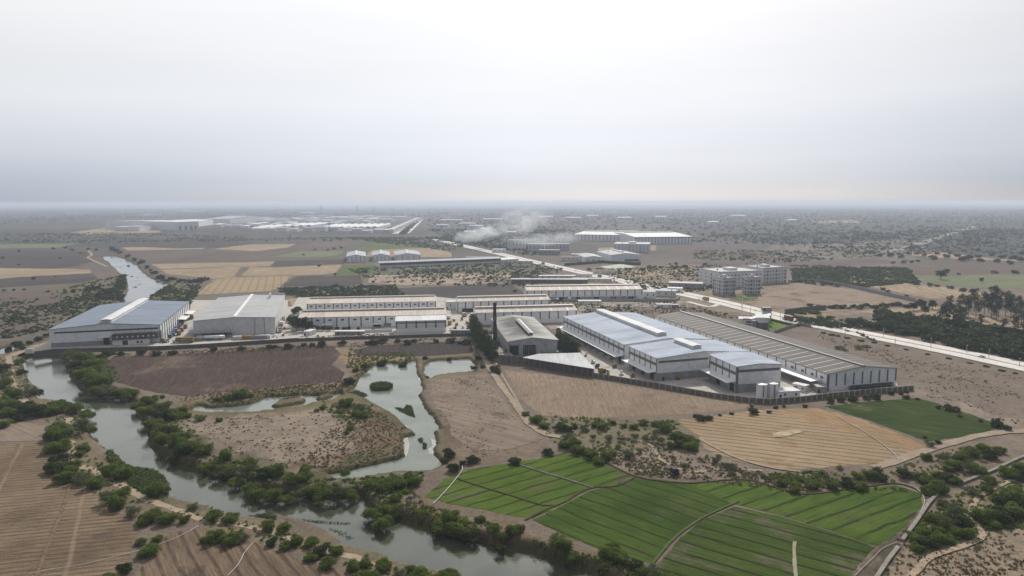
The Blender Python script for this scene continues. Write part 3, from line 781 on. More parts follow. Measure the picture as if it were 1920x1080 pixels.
ribbon('dirt_track', 'dirt road between the upper river and the dark field', [(166,470),(172,478),(165,483),(178,490),(200,500)], 5, DIRT, .29, 'track', wob=.3, step=8)

# main road
CR = soil('road_concrete', (.60, .575, .54), (.68, .65, .61), .05, .4, bmp=.05, streak=(ang((1322,560),(1920,688)), 1.2, .3))
RD = XY([(1990,703),(1920,688),(1780,658.5),(1590,621),(1517,606.5),(1475,597.5),(1430,586),(1322,560),(1210,536.5),(1122,517.5),(1060,504),(981,486.5)])
RD2 = XY([(981,486.5),(930,474.5),(880,463.5),(817,449)])
for nm_, xy_, st in (('near', RD, 6), ('far', RD2, 20)):
    lb = 'pale dual carriageway crossing the plain' if nm_ == 'near' else 'far stretch of the dual carriageway near the smoke'
    ribbon('road', lb + ', west lanes', None, 10.6, CR, .30, 'road', step=st, off=6.2, xy=xy_)
    ribbon('road', lb + ', east lanes', None, 10.6, CR, .304, 'road', step=st, off=-6.2, xy=xy_)
    ribbon('road_median', 'dusty kerbed median of the ' + ('dual carriageway' if nm_ == 'near' else 'far carriageway'), None, 1.5, soil('median', (.22,.18,.14), (.32,.27,.22), .3, 1), .42, 'road', step=st, xy=xy_, thick=.15)
    ribbon('road_shoulder', 'sandy verge of the ' + ('dual carriageway' if nm_ == 'near' else 'far carriageway'), None, 25, soil('verge', (.30,.25,.20), (.38,.32,.26), .1, .6, c3=(.12,.11,.07), c3amt=.56, c3scale=.08), .295, 'road', step=st, wob=.15, xy=xy_)
ribbon('road', 'far highway running to the horizon', [(742,438),(757,428),(768,420),(778,413),(786,408)], 26, CR, .30, 'road', step=60)
ribbon('road', 'far service road beside the highway', [(764,437),(776,426),(786,417),(793,410)], 14, CR, .31, 'road', step=60)
ribbon('road', 'hazy straight road through the eastern scrub', [(1640,478),(1690,467),(1740,452),(1790,436),(1830,424)], 24, soil('hazy_road', (.22,.20,.18), (.26,.24,.21), .02, .1), .30, 'road', step=60)
ribbon('road', 'service road along the gatehouse lawn', [(1300,560),(1345,568),(1330,575),(1290,566)], 5, CR, .23, 'road')
ribbon('dirt_track', 'dirt edge track inside the factory embankment', [(20,668),(60,652),(97,640),(140,620)], 6, DIRT, .2, 'track', wob=.3)
# ------------------------------------------------------------------ buildings
WHITE = paint('white_cladding', (.74, .75, .76), .55, streak=(1.5, 1.5, .08), dirt=((.40,.38,.35), .12, .56, .5))
CREAMW = paint('pale_wall', (.66, .65, .62), .7, dirt=((.42,.39,.35), .2, .55, .5))
GREYW = paint('grey_cladding', (.58, .585, .59), .55, streak=(1.5, 1.5, .08))
BLOCKW = paint('block_wall', (.27, .27, .28), .85, var=.2, dirt=((.2,.19,.18), .3, .5, .6))
STRIP = paint('dark_strip', (.13, .135, .14), .5)
GLASS = paint('dark_glass', (.045, .05, .055), .15, spec=.6)
DARK = paint('dark_opening', (.025, .025, .027), .8)
WHITEP = paint('bright_white', (.72, .725, .73), .6, var=.05, dirt=((.5,.48,.45), .3, .58, .4))
STEEL = paint('steel', (.22, .22, .225), .5, .3)
RUST = paint('rust_brown', (.16, .09, .05), .8, var=.3)
def roofmat(name, c, metal=.25, rough=.42, lines=None, soot=False, var=.08):
    """sheet roof in local coordinates: x along the building, y across it"""
    m, t, b = newmat(name)
    tcn = N(t, 'ShaderNodeTexCoord'); p = tcn.outputs['Object']
    f = noise(t, p, .08, 5, .65, stretch=(1, .25, 1))
    lo = tuple(x * (1 - var * 2) for x in c); hi = clamp01(tuple(x * (1 + var) for x in c))
    col = mix(t, maprange(t, f, .3, .7), lo, hi)
    s2 = noise(t, p, 1.1, 3, .6, stretch=(1, .04, 1))
    col = mix(t, .45, col, mix(t, maprange(t, s2, .3, .7), (.4, .4, .4), (.6, .6, .6)), 'OVERLAY')
    sp = N(t, 'ShaderNodeSeparateXYZ'); L(t, p, sp.inputs[0])
    # sheet joints and patched panels
    pan = N(t, 'ShaderNodeVectorMath', operation='DIVIDE'); pan.inputs[1].default_value = (2.1, 6.5, 50); L(t, p, pan.inputs[0])
    fl = N(t, 'ShaderNodeVectorMath', operation='FLOOR'); L(t, pan.outputs[0], fl.inputs[0])
    wn_ = N(t, 'ShaderNodeTexWhiteNoise'); wn_.noise_dimensions = '2D'; L(t, fl.outputs[0], wn_.inputs['Vector'])
    col = mix(t, .32, col, mix(t, maprange(t, wn_.outputs['Value'], 0, 1), (.40, .40, .40), (.60, .60, .60)), 'OVERLAY')
    for ax, per, wd in (('X', 6.3, .22), ('Y', 6.5, .16)):
        fr = mth(t, 'ABSOLUTE', mth(t, 'SUBTRACT', mth(t, 'FRACT', mth(t, 'DIVIDE', sp.outputs[ax], per)), .5))
        col = mix(t, maprange(t, fr, .5 - wd / per, .5 - wd / per * .4, 0, .28), col, (.12, .12, .12))
    st_ = noise(t, p, .35, 6, .75, stretch=(1, .3, 1))
    col = mix(t, maprange(t, st_, .58, .72, 0, .4), col, tuple(x * .55 for x in c))
    if soot:
        yy = mth(t, 'ABSOLUTE', mth(t, 'SUBTRACT', sp.outputs['Y'], soot[0]))
        n2 = noise(t, p, .12, 4, .7, stretch=(1, .5, 1))
        d = mth(t, 'SUBTRACT', mth(t, 'MULTIPLY', n2, soot[1] * 2), yy)
        xr = mth(t, 'MULTIPLY', maprange(t, sp.outputs['X'], soot[2], soot[2] + 8), maprange(t, mth(t, 'MULTIPLY', sp.outputs['X'], -1.0), -soot[3], -soot[3] + 8))
        col = mix(t, mth(t, 'MULTIPLY', maprange(t, d, 0, soot[1] * .7, 0, .92), xr), col, (.05, .048, .045))
        n3 = noise(t, p, .5, 5, .7, stretch=(1, .3, 1))
        col = mix(t, maprange(t, n3, .55, .75, 0, .5), col, (.12, .115, .105))
    L(t, col, b.inputs['Base Color']); b.inputs['Roughness'].default_value = rough; b.inputs['Metallic'].default_value = metal; b.inputs['Specular IOR Level'].default_value = .08
    wv = mth(t, 'SINE', mth(t, 'MULTIPLY', sp.outputs['X'], 2 * PI / 1.0))
    bump(t, b, wv, .12, .05)
    MATS[name] = m
    return m
R_BLUE = roofmat('blue_grey_roof', (.22, .262, .322), .0, .8)
R_BLUE2 = roofmat('silver_blue_roof', (.41, .46, .54), .0, .8, var=.14)
R_GREY = roofmat('grey_roof', (.40, .405, .405), .1, .6)
R_BEIGE = roofmat('beige_roof', (.60, .53, .47), .0, .7)
R_BROWN = roofmat('brown_roof', (.14, .127, .116), .0, .75)
R_WHITE = roofmat('white_roof', (.70, .70, .70), .0, .65)
R_FAR = roofmat('pale_roof', (.42, .44, .47), .0, .65)
R_SKY = paint('translucent_sheet', (.62, .61, .58), .5)

class Bld:
    """A hall on a rectangle. A, B: two corners of one long side given as (px, py, z); C: a point fixing the width."""
    def __init__(s, name, label, cat, A, B, C, eave, rise=2.0, group=None, wall=None, roof=None, over=.6, mono=False, base=0.0, apex=.5, wallname='wall'):
        a, b, c = P(*A), P(*B), P(*C)
        a = Vector(a[:2]); b = Vector(b[:2]); c = Vector(c[:2])
        u = (b - a); s.L = u.length; u.normalize()
        v = Vector((-u.y, u.x)); w = (c - a).dot(v)
        if w < 0:
            v = -v; w = -w
        s.flip = u.x * v.y - u.y * v.x < 0
        s.W = w
        # local frame always right-handed
        if s.flip:
            o = b; X = -u
        else:
            o = a; X = u
        s.rz = math.atan2(X.y, X.x)
        s.o = o
        s.eave = eave; s.rise = rise; s.base = base
        s.root = empty(name, (o.x, o.y, base), s.rz, label, cat, group)
        s.apex = apex
        Lh, Wd, e = s.L, s.W, eave
        ya = Wd * apex
        top = e + rise
        mb = MB()
        if mono:
            mb.add([(0,0,0),(Lh,0,0),(Lh,Wd,0),(0,Wd,0),(0,0,e),(Lh,0,e),(Lh,Wd,e+rise),(0,Wd,e+rise)],
                   [(0,3,2,1),(4,5,6,7),(0,1,5,4),(1,2,6,5),(2,3,7,6),(3,0,4,7)])
        else:
            mb.add([(0,0,0),(Lh,0,0),(Lh,Wd,0),(0,Wd,0),(0,0,e),(Lh,0,e),(Lh,Wd,e),(0,Wd,e),(0,ya,top),(Lh,ya,top)],
                   [(0,3,2,1),(0,1,5,4),(2,3,7,6),(1,2,6,9,5),(3,0,4,8,7),(4,5,9,8),(6,7,8,9)])
        s.walls = mb.build(wallname, wall or WHITE, s.root)
        mb = MB(); th = .28; g = .06
        x0, x1 = -over, Lh + over
        sl_ = rise / ya if not mono else rise / Wd
        def slab(y0, z0, y1, z1):
            mb.hexa([(x0, y0, z0 + g), (x1, y0, z0 + g), (x1, y1, z1 + g), (x0, y1, z1 + g)],
                    [(x0, y0, z0 + g + th), (x1, y0, z0 + g + th), (x1, y1, z1 + g + th), (x0, y1, z1 + g + th)])
        if mono:
            slab(-over, e - over * sl_, Wd + over, e + rise + over * sl_)
        else:
            slab(-over, e - over * sl_, ya, top)
            sr = rise / (Wd - ya)
            slab(ya, top, Wd + over, e - over * sr)
        s.roof = mb.build('roof', roof or R_BEIGE, s.root)
        s.mono = mono
    def zroof(s, y):
        ya = s.W * s.apex
        if s.mono: return s.eave + s.rise * y / s.W
        return s.eave + s.rise * (y / ya if y < ya else (s.W - y) / (s.W - ya))
    def side(s, k):
        """'a' the side through A and B (t from A), 'c' the opposite, 'A' / 'B' the ends (t from the a side)"""
        Lh, Wd = s.L, s.W
        f = s.flip
        if k == 'a': return ((Lh, 0), (-1, 0), (0, -1), Lh) if f else ((0, 0), (1, 0), (0, -1), Lh)
        if k == 'c': return ((Lh, Wd), (-1, 0), (0, 1), Lh) if f else ((0, Wd), (1, 0), (0, 1), Lh)
        endx = {'A': (Lh if f else 0), 'B': (0 if f else Lh)}[k]
        nx = -1 if endx == 0 else 1
        return ((endx, 0), (0, 1), (nx, 0), Wd)
    def panel(s, k, name, t0, t1, z0, z1, mat, out=.06, parent=None, th=None):
        o, d, n, ln = s.side(k)
        mb = MB(); mb.obox(o, d, n, t0, t1, -(.02 if th is None else 0), out if th is None else th, z0, z1)
        return mb.build(name, mat, parent or s.root)
    def many(s, k, name, ts, w, z0, z1, mat, out=.06, frame=None):
        """copies of one panel at the places ts"""
        o, d, n, ln = s.side(k)
        mb = MB(); mb.obox((0, 0), d, n, -w / 2, w / 2, -.02, out, z0, z1)
        first = None
        for t in ts:
            if first is None:
                first = mb.build(name, mat, s.root); q = first
            else:
                q = first.copy(); COL.objects.link(q); q.parent = s.root; kid(s.root, q)
            q.location = (o[0] + d[0] * t, o[1] + d[1] * t, 0)
        return first
    def canopy(s, k, t0, t1, z, depth, mat=None, drop=.5, posts=True):
        o, d, n, ln = s.side(k)
        mb = MB()
        def q(a, b, zz): return (o[0] + d[0] * a + n[0] * b, o[1] + d[1] * a + n[1] * b, zz)
        mb.hexa([q(t0, 0.05, z), q(t1, 0.05, z), q(t1, depth, z - drop), q(t0, depth, z - drop)], [q(t0, 0.05, z + .25), q(t1, 0.05, z + .25), q(t1, depth, z - drop + .25), q(t0, depth, z - drop + .25)])
        c = mb.build('canopy', mat or WHITEP, s.root)
        return c
    def monitor(s, x0, x1, w, h, mat, name='ridge_vent'):
        """raised ventilator along the ridge, x measured from end A in fractions"""
        if s.flip: x0, x1 = 1 - x1, 1 - x0
        x0 *= s.L; x1 *= s.L
        y = s.W * s.apex; z = s.eave + s.rise
        mb = MB()
        mb.box(x0 + .4, x1 - .4, y - w / 2 + .5, y + w / 2 - .5, z - 1.0, z + h * .75)
        zz = z + h
        mb.hexa([(x0, y - w / 2, zz - .5), (x1, y - w / 2, zz - .5), (x1, y, zz), (x0, y, zz)], [(x0, y - w / 2, zz - .3), (x1, y - w / 2, zz - .3), (x1, y, zz + .2), (x0, y, zz + .2)])
        mb.hexa([(x0, y, zz), (x1, y, zz), (x1, y + w / 2, zz - .5), (x0, y + w / 2, zz - .5)], [(x0, y, zz + .2), (x1, y, zz + .2), (x1, y + w / 2, zz - .3), (x0, y + w / 2, zz - .3)])
        return mb.build(name, mat, s.root)
    def roof_strips(s, n, w, mat, y0=.0, y1=1.0, name='roof_light', off=0.0):
        """pale translucent sheets running from eave to ridge on both slopes"""
        ya = s.W * s.apex; first = {}
        for sd in (0, 1):
            ye, e = (0, s.eave) if sd == 0 else (s.W, s.eave)
            top = s.eave + s.rise
            a = y0; b_ = y1
            ys = [ye + (ya - ye) * a, ye + (ya - ye) * b_]
            zs = [e + (top - e) * a + .37, e + (top - e) * b_ + .37]
            mb = MB(); mb.hexa([(-w/2, ys[0], zs[0] - .02), (w/2, ys[0], zs[0] - .02), (w/2, ys[1], zs[1] - .02), (-w/2, ys[1], zs[1] - .02)], [(-w/2, ys[0], zs[0]), (w/2, ys[0], zs[0]), (w/2, ys[1], zs[1]), (-w/2, ys[1], zs[1])])
            f0 = None
            for i in range(n):
                x = s.L * (i + .5 + off) / n
                if f0 is None: f0 = mb.build(name, mat, s.root); q = f0
                else:
                    q = f0.copy(); COL.objects.link(q); q.parent = s.root; kid(s.root, q)
                q.location = (x, 0, 0)
    def ridge_cap(s, w=1.4, h=.35, mat=None, name='ridge_cap'):
        y = s.W * s.apex; z = s.eave + s.rise
        mb = MB(); mb.box(-.7, s.L + .7, y - w / 2, y + w / 2, z - .1, z + .34 + h)
        return mb.build(name, mat or STEEL, s.root)
def lin(n, L_, a=0.0, b=1.0, ends=True):
    return [L_ * (a + (b - a) * (i / (n - 1) if ends else (i + .5) / n)) for i in range(n)]

# blue roofed factory by the river: ridge runs away from the viewer
B = Bld('factory_hall', 'big blue grey roofed white factory on the riverbank', 'factory', (299,609,12.8), (354,566,12.8), (97,616,12.8), 12.8, 2.6, roof=R_BLUE)
F1 = B
B.monitor(.02, .98, 7.5, 2.6, R_WHITE); 
Wd = B.W
B.panel('A', 'window_band', 1.0, Wd - 3, 9.9, 11.0, GLASS, .08)
B.panel('A', 'block_plinth', Wd * .45, Wd - .5, 0, 3.4, BLOCKW, .10)
B.panel('A', 'dark_fascia', .3, Wd * .43, 4.0, 8.0, paint('brown_fascia', (.075,.065,.058), .6), 5.0)
B.panel('A', 'office_front', 6.5, Wd * .42, 0, 3.98, WHITEP, 4.0)
B.panel('A', 'porch', Wd * .45, Wd * .56, 6.0, 6.5, WHITEP, 4.0)
B.panel('A', 'loading_door', Wd * .47, Wd * .525, .2, 5.4, DARK, .14)
for a_, b_ in ((.29,.34),(.19,.21),(.155,.175)):
    o_, d_, n_, _ = B.side('A'); mb = MB(); mb.obox(o_, d_, n_, Wd*a_, Wd*b_, 4.0, 4.08, 1.0 if a_ < .2 or b_ == .21 else .1, 2.6 if a_ < .2 or b_ == .21 else 3.4)
    mb.build('window' if b_ < .25 else 'door', GLASS, B.root)
for i in range(8):
    o_, d_, n_, _ = B.side('A'); mb = MB(); c = Wd * (.04 + .048 * i); mb.obox(o_, d_, n_, c, c + .9, 5.0, 5.1, 5.6, 6.6); mb.build('wall_lamp', WHITEP, B.root)
B.many('a', 'wall_pier', lin(16, B.L, .0, 1.0), .9, 0, 12.4, STRIP, .35)
B.panel('a', 'wall_rail', 0, B.L, 6.0, 6.5, WHITEP, .2)
B.canopy('a', B.L * .56, B.L * .72, 5.6, 6); B.canopy('a', B.L * .8, B.L * .96, 5.6, 6)
B.panel('a', 'loading_door', B.L * .6, B.L * .68, .1, 4.6, DARK, .12); B.panel('a', 'loading_door', B.L * .84, B.L * .92, .1, 4.6, DARK, .12)
B.panel('a', 'service_frame', .2, 3, 1.0, 8.5, STEEL, .6)

B = Bld('factory_hall', 'plain grey white factory hall with a thin pale ridge line', 'factory', (362,602,12.8), (411,558,12.8), (515.5,595.5,12.8), 12.8, 1.5, wall=GREYW, roof=R_GREY)
F2 = B
B.ridge_cap(2.2, .5, WHITEP)
B.panel('A', 'low_annex', 1, B.W * .42, 0, 4.4, BLOCKW, 6.0)
B.panel('A', 'annex_roof', .2, B.W * .45, 4.42, 4.8, paint('annex_roof', (.33,.32,.30), .7), 7.5)
o_, d_, n_, _ = B.side('A')
for c in (.12, .2, .27, .34, .395):
    mb = MB(); mb.obox(o_, d_, n_, B.W * c, B.W * c + 4.5, 6.0, 6.1, 2.2, 3.8); mb.build('window', GLASS, B.root)
B.canopy('a', 2, B.L * .25, 6, 5)
B.panel('B', 'parapet', 0, B.W, 12.8, 15.2, GREYW, .3)
B.panel('A', 'downpipe', B.W * .74, B.W * .745, 0, 12.9, STEEL, .3)
B.panel('A', 'downpipe', B.W * .86, B.W * .865, 0, 12.9, STEEL, .3)
B.panel('c', 'low_wall', B.L * .03, B.L * .3, 0, 4.5, BLOCKW, .4)
for i in range(3):
    mb = MB(); y0_ = B.W * (.80 if not B.flip else .80)
    xx = B.L * (.80 + .05 * i) if not B.flip else B.L * (.2 - .05 * i)
    mb.tube((xx, y0_, 12.9), (xx, y0_, 17.2), .7, n=10); mb.tube((xx, y0_, 17), (xx + 2.0, y0_, 17), .6, n=8)
    mb.build('roof_duct', WHITEP, B.root)

def long_hall(label, A, B_, C, eave, rise, n, wins=True, roof=None, dock=False, z0=0.4, wall=None, seams=8, group='long beige roofed warehouses'):
    b = Bld('warehouse', label, 'warehouse', A, B_, C, eave, rise, roof=roof or R_BEIGE, wall=wall, group=group)
    b.many('a', 'cladding_strip', lin(n + 1, b.L, .004, .996), .95, z0, eave - .2, STRIP, .12)
    if wins: b.many('a', 'window', lin(n, b.L, 0, 1, False), 2.6, eave - 3.0, eave - 1.7, GLASS, .10)
    # the vent along the ridge shows as a darker strip
    b.monitor(.005, .995, 4.5, 1.3, paint('vent_brown', (.36,.33,.30), .6))
    b.roof_strips(seams, .5, R_SKY, name='roof_light')
    return b
W3 = long_hall('long beige roofed warehouse joined to the white five bay annex', (560,596,8.8), (836,590,8.8), (575,577,12.2), 8.8, 2.6, 12, seams=7)
W3.panel('a', 'lean_to', W3.L * .50, W3.L * .56, 3.0, 3.4, WHITEP, 6)
W3.panel('a', 'lean_to', W3.L * .16, W3.L * .23, 3.2, 3.6, WHITEP, 6)
W3.panel('a', 'loading_door', W3.L * .50, W3.L * .55, .1, 3.0, DARK, .15)
W3.panel('a', 'loading_door', W3.L * .57, W3.L * .62, .1, 3.0, STEEL, .15)
W4 = long_hall('long beige roofed warehouse directly behind the annexed one', (575,570,9), (817.5,565,9), (588,554.5,11.6), 9, 2.4, 15, seams=7)
W5 = long_hall('beige roofed warehouse with a sheltered dock at its west corner', (857.5,566,9.8), (1030,562,9.8), (861,554.5,12.4), 9.8, 2.4, 12, wins=False, seams=6)
W5.panel('a', 'dock_opening', W5.L * .05, W5.L * .28, .1, 3.6, DARK, .2)
W6 = long_hall('beige roofed warehouse behind the chimney with a white base', (892,587,10), (1081,582,10), (897,574,12.6), 10, 2.6, 11, wins=False, seams=6, z0=3.6)
W6.panel('a', 'white_base', W6.L * .0, W6.L, 0, 3.5, WHITEP, .16)
W7 = long_hall('longest beige roofed warehouse nearest the highway, with a row of dock doors', (987.5,545,10.2), (1204.5,542.5,10.2), (996,533,12.8), 10.2, 2.4, 16, wins=False, seams=12, z0=4.2)
W7.canopy('a', W7.L * .1, W7.L * .93, 3.9, 3, mat=GREYW)
W7.many('a', 'dock_door', lin(6, W7.L, .15, .9), 6, .1, 3.5, DARK, .15)
# annex
B = Bld('warehouse_annex', 'white five bay annex at the corner of the long warehouse', 'annex', (742.5,602.5,9.3), (836,600,9.3), (745,594,10.6), 9.3, 1.3, roof=R_WHITE, wall=CREAMW, mono=True)
B.many('a', 'dark_column', lin(6, B.L, .008, .992), 1.1, 3.6, 9.2, STRIP, .3)
B.panel('a', 'dark_band', 0, B.L, 7.4, 8.3, STRIP, .2)
B.panel('a', 'grey_rail', 0, B.L, 4.9, 5.4, GREYW, .2)
B.panel('a', 'white_base', 0, B.L, 0, 3.5, WHITEP, .35)

# sooty hall
B = Bld('factory_hall', 'sooty grey hall with black smoke stains on its roof', 'factory', (952.5,641,9.2), (921,597.5,9.2), (1046,638,9.2), 9.2, 2.2, roof=None, wall=paint('sooty_wall', (.42,.425,.42), .7, dirt=((.15,.14,.13), .15, .55, .6)))
B.roof.data.materials.clear(); B.roof.data.materials.append(roofmat('sooty_roof', (.275, .27, .255), .1, .6, soot=(B.W / 2, B.W * .5, B.L * .05, B.L * .93)))
B.monitor(.08, .70, 3.6, 2.0, roofmat('sooty_vent', (.30,.29,.28), .3, .5))
Wd = B.W
B.panel('A', 'furnace_door', Wd * .03, Wd * .21, .1, 6.6, DARK, .12)
B.panel('A', 'door_hood', Wd * .02, Wd * .22, 6.7, 7.2, STEEL, 1.8)
sootp = paint('soot_black', (.06,.058,.055), .9, var=.4)
B.panel('A', 'soot_patch', Wd * .30, Wd * .56, .1, 4.9, sootp, .10)
B.panel('A', 'duct_box', Wd * .31, Wd * .55, 5.2, 6.6, DARK, .9)
o_, d_, n_, _ = B.side('A')
for i in range(6):
    mb = MB(); c = Wd * (.32 + .042 * i); mb.obox(o_, d_, n_, c, c + .35, .1, 1.1, 0, 6.5); mb.build('duct_leg', STEEL, B.root)
B.panel('A', 'side_shed', Wd * .68, Wd * .99, 0, 2.6, paint('shed_grey', (.27,.26,.25), .7), 4.5)
B.panel('A', 'corner_post', Wd * .985, Wd, 0, 9.2, STRIP, .25)
B.panel('a', 'lean_shed', 3, 12, 0, 3.2, paint('shed_rust', (.2,.18,.16), .8), 5)
SH = B
g = P(928, 655)
ch_h = HT(928, 655, 567)
ch = empty('chimney', (g.x, g.y, 0), 0, 'tall black steel chimney beside the sooty hall', 'chimney')
mb = MB(); mb.tube((0,0,6), (0,0,ch_h), 1.25, 1.05, 16); mb.build('flue', paint('chimney_black', (.03,.028,.027), .7), ch)
mb = MB(); mb.tube((0,0,ch_h*.62), (0,0,ch_h*.72), 1.32, 1.3, 16); mb.build('rust_band', RUST, ch)
mb = MB(); mb.box(-2.2,2.2,-2,2,0,6.4); mb.box(-2.6,-2.3,-2,2,0,9); mb.box(2.3,2.6,-2,2,0,9); mb.build('plinth', paint('sooty_base', (.12,.115,.11), .9, var=.4), ch)
mb = MB(); mb.tube((2,0,7),(1.2,0,ch_h*.55),.12); mb.box(1.1,1.6,-.3,.3,6,ch_h*.5); mb.build('ladder', STEEL, ch)
for i, (px, py, h) in enumerate(((917,650,15),(921,652,11))):
    g = P(px, py); mb = MB(); mb.tube((0,0,0),(0,0,h),.25,.2,8); mb.box(-.8,.8,-.8,.8,h*.5,h*.56)
    o = mb.build('vent_pipe', STEEL, None); o.location = (g.x, g.y, 0); tag(o, ('taller' if i == 0 else 'shorter') + ' thin grey pipe standing west of the black chimney', 'pipe')
# boiler equipment
for i, (px, py, w, d, h, lb) in enumerate(((932,668,9,6,3,'low grey machine shed below the chimney'), (948,672,8,4,2.2,'small flat shed by the furnace door'), (922,642,6,9,4,'narrow shed tucked west of the chimney'))):
    g = P(px, py); e = empty('machine_shed', (g.x, g.y, 0), .35, lb, 'shed')
    mb = MB(); mb.box(-w/2,w/2,-d/2,d/2,0,h); mb.build('wall', MATS['shed_grey'], e)
    mb = MB(); mb.hexa([(-w/2-.4,-d/2-.4,h-.2),(w/2+.4,-d/2-.4,h-.2),(w/2+.4,d/2+.4,h+.6),(-w/2-.4,d/2+.4,h+.6)],[(-w/2-.4,-d/2-.4,h+.05),(w/2+.4,-d/2-.4,h+.05),(w/2+.4,d/2+.4,h+.85),(-w/2-.4,d/2+.4,h+.85)]); mb.build('roof', MATS['shed_rust'], e)
    mb = MB(); mb.box(-1,1,-d/2-.05,-d/2+.05,.05,2.0); mb.build('door', DARK, e)
# triangular open shed
pts = [P(980,671,5.2), P(1010,664,5.6), P(1087,662,5.8), P(1116,692.5,5.0)]
c0 = sum((Vector(p) for p in pts), Vector()) / 4
e = empty('open_shed', (c0.x, c0.y, 0), 0, 'white three sided roof of an open shed against the stone wall', 'shed')
pl = [(p.x - c0.x, p.y - c0.y, p.z) for p in pts]
mb = MB(); mb.hexa([(x,y,z) for x,y,z in pl], [(x,y,z+.25) for x,y,z in pl]); mb.build('roof', roofmat('open_shed_roof', (.56,.565,.575), .0, .8, var=.12), e)
for i in range(13):
    f = i / 12; a = Vector(pl[0]); b_ = Vector(pl[3]); q = a.lerp(b_, f); q = q + (Vector((0,0,0)) - Vector((q.x,q.y,0))) * .03
    mb = MB(); mb.tube((q.x,q.y,0),(q.x,q.y,q.z-.02),.14,n=6); mb.build('post', STEEL, e)
mb = MB(); mb.tube((pl[2][0]*.95,pl[2][1]*.95,0),(pl[2][0]*.95,pl[2][1]*.95,5.6),.15,n=6); mb.build('post', STEEL, e)

# silver-blue warehouse in three steps
B = Bld('warehouse', 'silver blue roofed warehouse section furthest from the stone wall', 'warehouse', (1057,594.5,12.6), (1171,646,13), (1190,587.5,12.6), 12.8, 2.4, roof=R_BLUE2, group='stepped silver blue warehouse')
W8 = B
print('W8', B.L, B.W, 'F1', F1.L, F1.W, 'F2', F2.L, F2.W, 'W3', W3.L, W3.W, W4.L, W4.W, W5.W, W6.L, W6.W, W7.L, W7.W)
B.monitor(.0, .93, 7.0, 2.4, R_WHITE)
n = 15
B.many('a', 'cladding_strip', lin(n, B.L, .005, .995), .8, 5.0, 12.6, STRIP, .14)
B.panel('a', 'window_band', 0, B.L, 8.6, 10.2, paint('band_brown', (.16,.15,.145), .5), .10)
B.panel('a', 'block_plinth', 0, B.L, 0, 4.8, BLOCKW, .10)
B.canopy('a', 1, B.L - 1, 5.6, 6.0, drop=.4)
B.many('a', 'dock_door', lin(9, B.L, .06, .94), 4.2, .2, 4.2, DARK, .16)
B.many('a', 'dock_step', lin(9, B.L, .10, .92), 5, .02, 1.2, GREYW, 2.4)
U8 = (Vector(P(1171,646,13)[:2]) - Vector(P(1057,594.5,12.6)[:2])).normalized()
B = Bld('warehouse', 'middle section of the silver blue warehouse with a short white roof vent', 'warehouse', (1180,650,13), (1232,672.5,13.1), (1345,640,13), 13.1, 2.2, roof=R_BLUE2, group='stepped silver blue warehouse')
W9 = B
print('W9', B.L, B.W, 'ang', math.degrees(W8.rz), math.degrees(B.rz))
B.monitor(.15, .8, 6.5, 2.2, R_WHITE)
B.many('a', 'cladding_strip', lin(6, B.L, .01, .99), .8, 5.0, 12.9, STRIP, .14)
B.panel('a', 'window_band', 0, B.L, 8.8, 10.4, MATS['band_brown'], .10)
B.panel('a', 'block_plinth', 0, B.L, 0, 4.8, BLOCKW, .10)
B.canopy('a', 0, B.L, 5.6, 5.5, drop=.4)
B.many('a', 'dock_door', lin(3, B.L, .2, .85), 4.0, .2, 4.2, DARK, .16)
B.panel('B', 'window_band', 1, B.W * .55, 10.4, 11.6, STRIP, .10)
B.panel('B', 'block_plinth', 0, B.W - .5, 0, 4.6, BLOCKW, .12)
B.panel('B', 'door', 3.5, 4.8, .1, 2.4, DARK, .2)
B = Bld('warehouse', 'smallest section of the silver blue warehouse behind the white tanks', 'warehouse', (1331,666,14.2), (1382,687.5,14.4), (1419,665.5,14.2), 14.3, 1.0, roof=R_BLUE2, group='stepped silver blue warehouse')
W10 = B
print('W10', B.L, B.W, math.degrees(B.rz))
B.many('a', 'cladding_strip', lin(5, B.L, .01, .99), .8, 5.4, 14.1, STRIP, .14)
B.panel('a', 'window_band', 0, B.L, 9.6, 11.2, MATS['band_brown'], .10)
B.panel('a', 'block_plinth', 0, B.L, 0, 5.0, BLOCKW, .10)
B.canopy('a', -1, B.L, 6.4, 5.5, drop=.5)
B.many('a', 'dock_door', lin(2, B.L, .35, .85), 4.0, .2, 4.6, DARK, .16)
B.panel('B', 'window_band', .4, B.W - 1, 11.2, 12.6, STRIP, .10)
B.panel('B', 'block_plinth', 0, B.W - .5, 0, 4.8, BLOCKW, .12)
B.panel('B', 'wall_rail', 0, B.W - .5, 6.2, 6.5, WHITEP, .2)
B.panel('B', 'corner_post', 0, .8, 0, 14, STRIP, .3)
# brown roofed warehouse
B = Bld('warehouse', 'very long brown roofed warehouse with pale roof strips', 'warehouse', (1552,701.5,9.4), (1227.5,593,9.4), (1686,692,9.4), 9.4, 2.6, roof=R_BROWN)
W11 = B
print('W11', B.L, B.W)
B.roof_strips(27, .55, paint('pale_strip', (.28,.262,.24), .6), y0=.0, y1=.86, name='roof_light')
B.ridge_cap(1.8, .5, paint('ridge_brown', (.15,.145,.14), .6))
B.many('a', 'cladding_strip', lin(24, B.L, .0, 1.0), .8, 3.6, 9.2, STRIP, .14)
B.many('a', 'window', [B.L * f for f in (.022, .06, .10, .145)], 2.2, 6.0, 7.3, GLASS, .1)
B.canopy('a', 4, B.L * .22, 5.2, 7, drop=.5)
B.panel('a', 'block_plinth', 0, B.L, 0, 3.4, BLOCKW, .1)
B.panel('a', 'low_porch', -.5, 4.0, 0, 3.6, BLOCKW, 5)
B.many('A', 'cladding_strip', lin(9, B.W, .004, .996)[1:], .85, 2.6, 9.2, STRIP, .14)
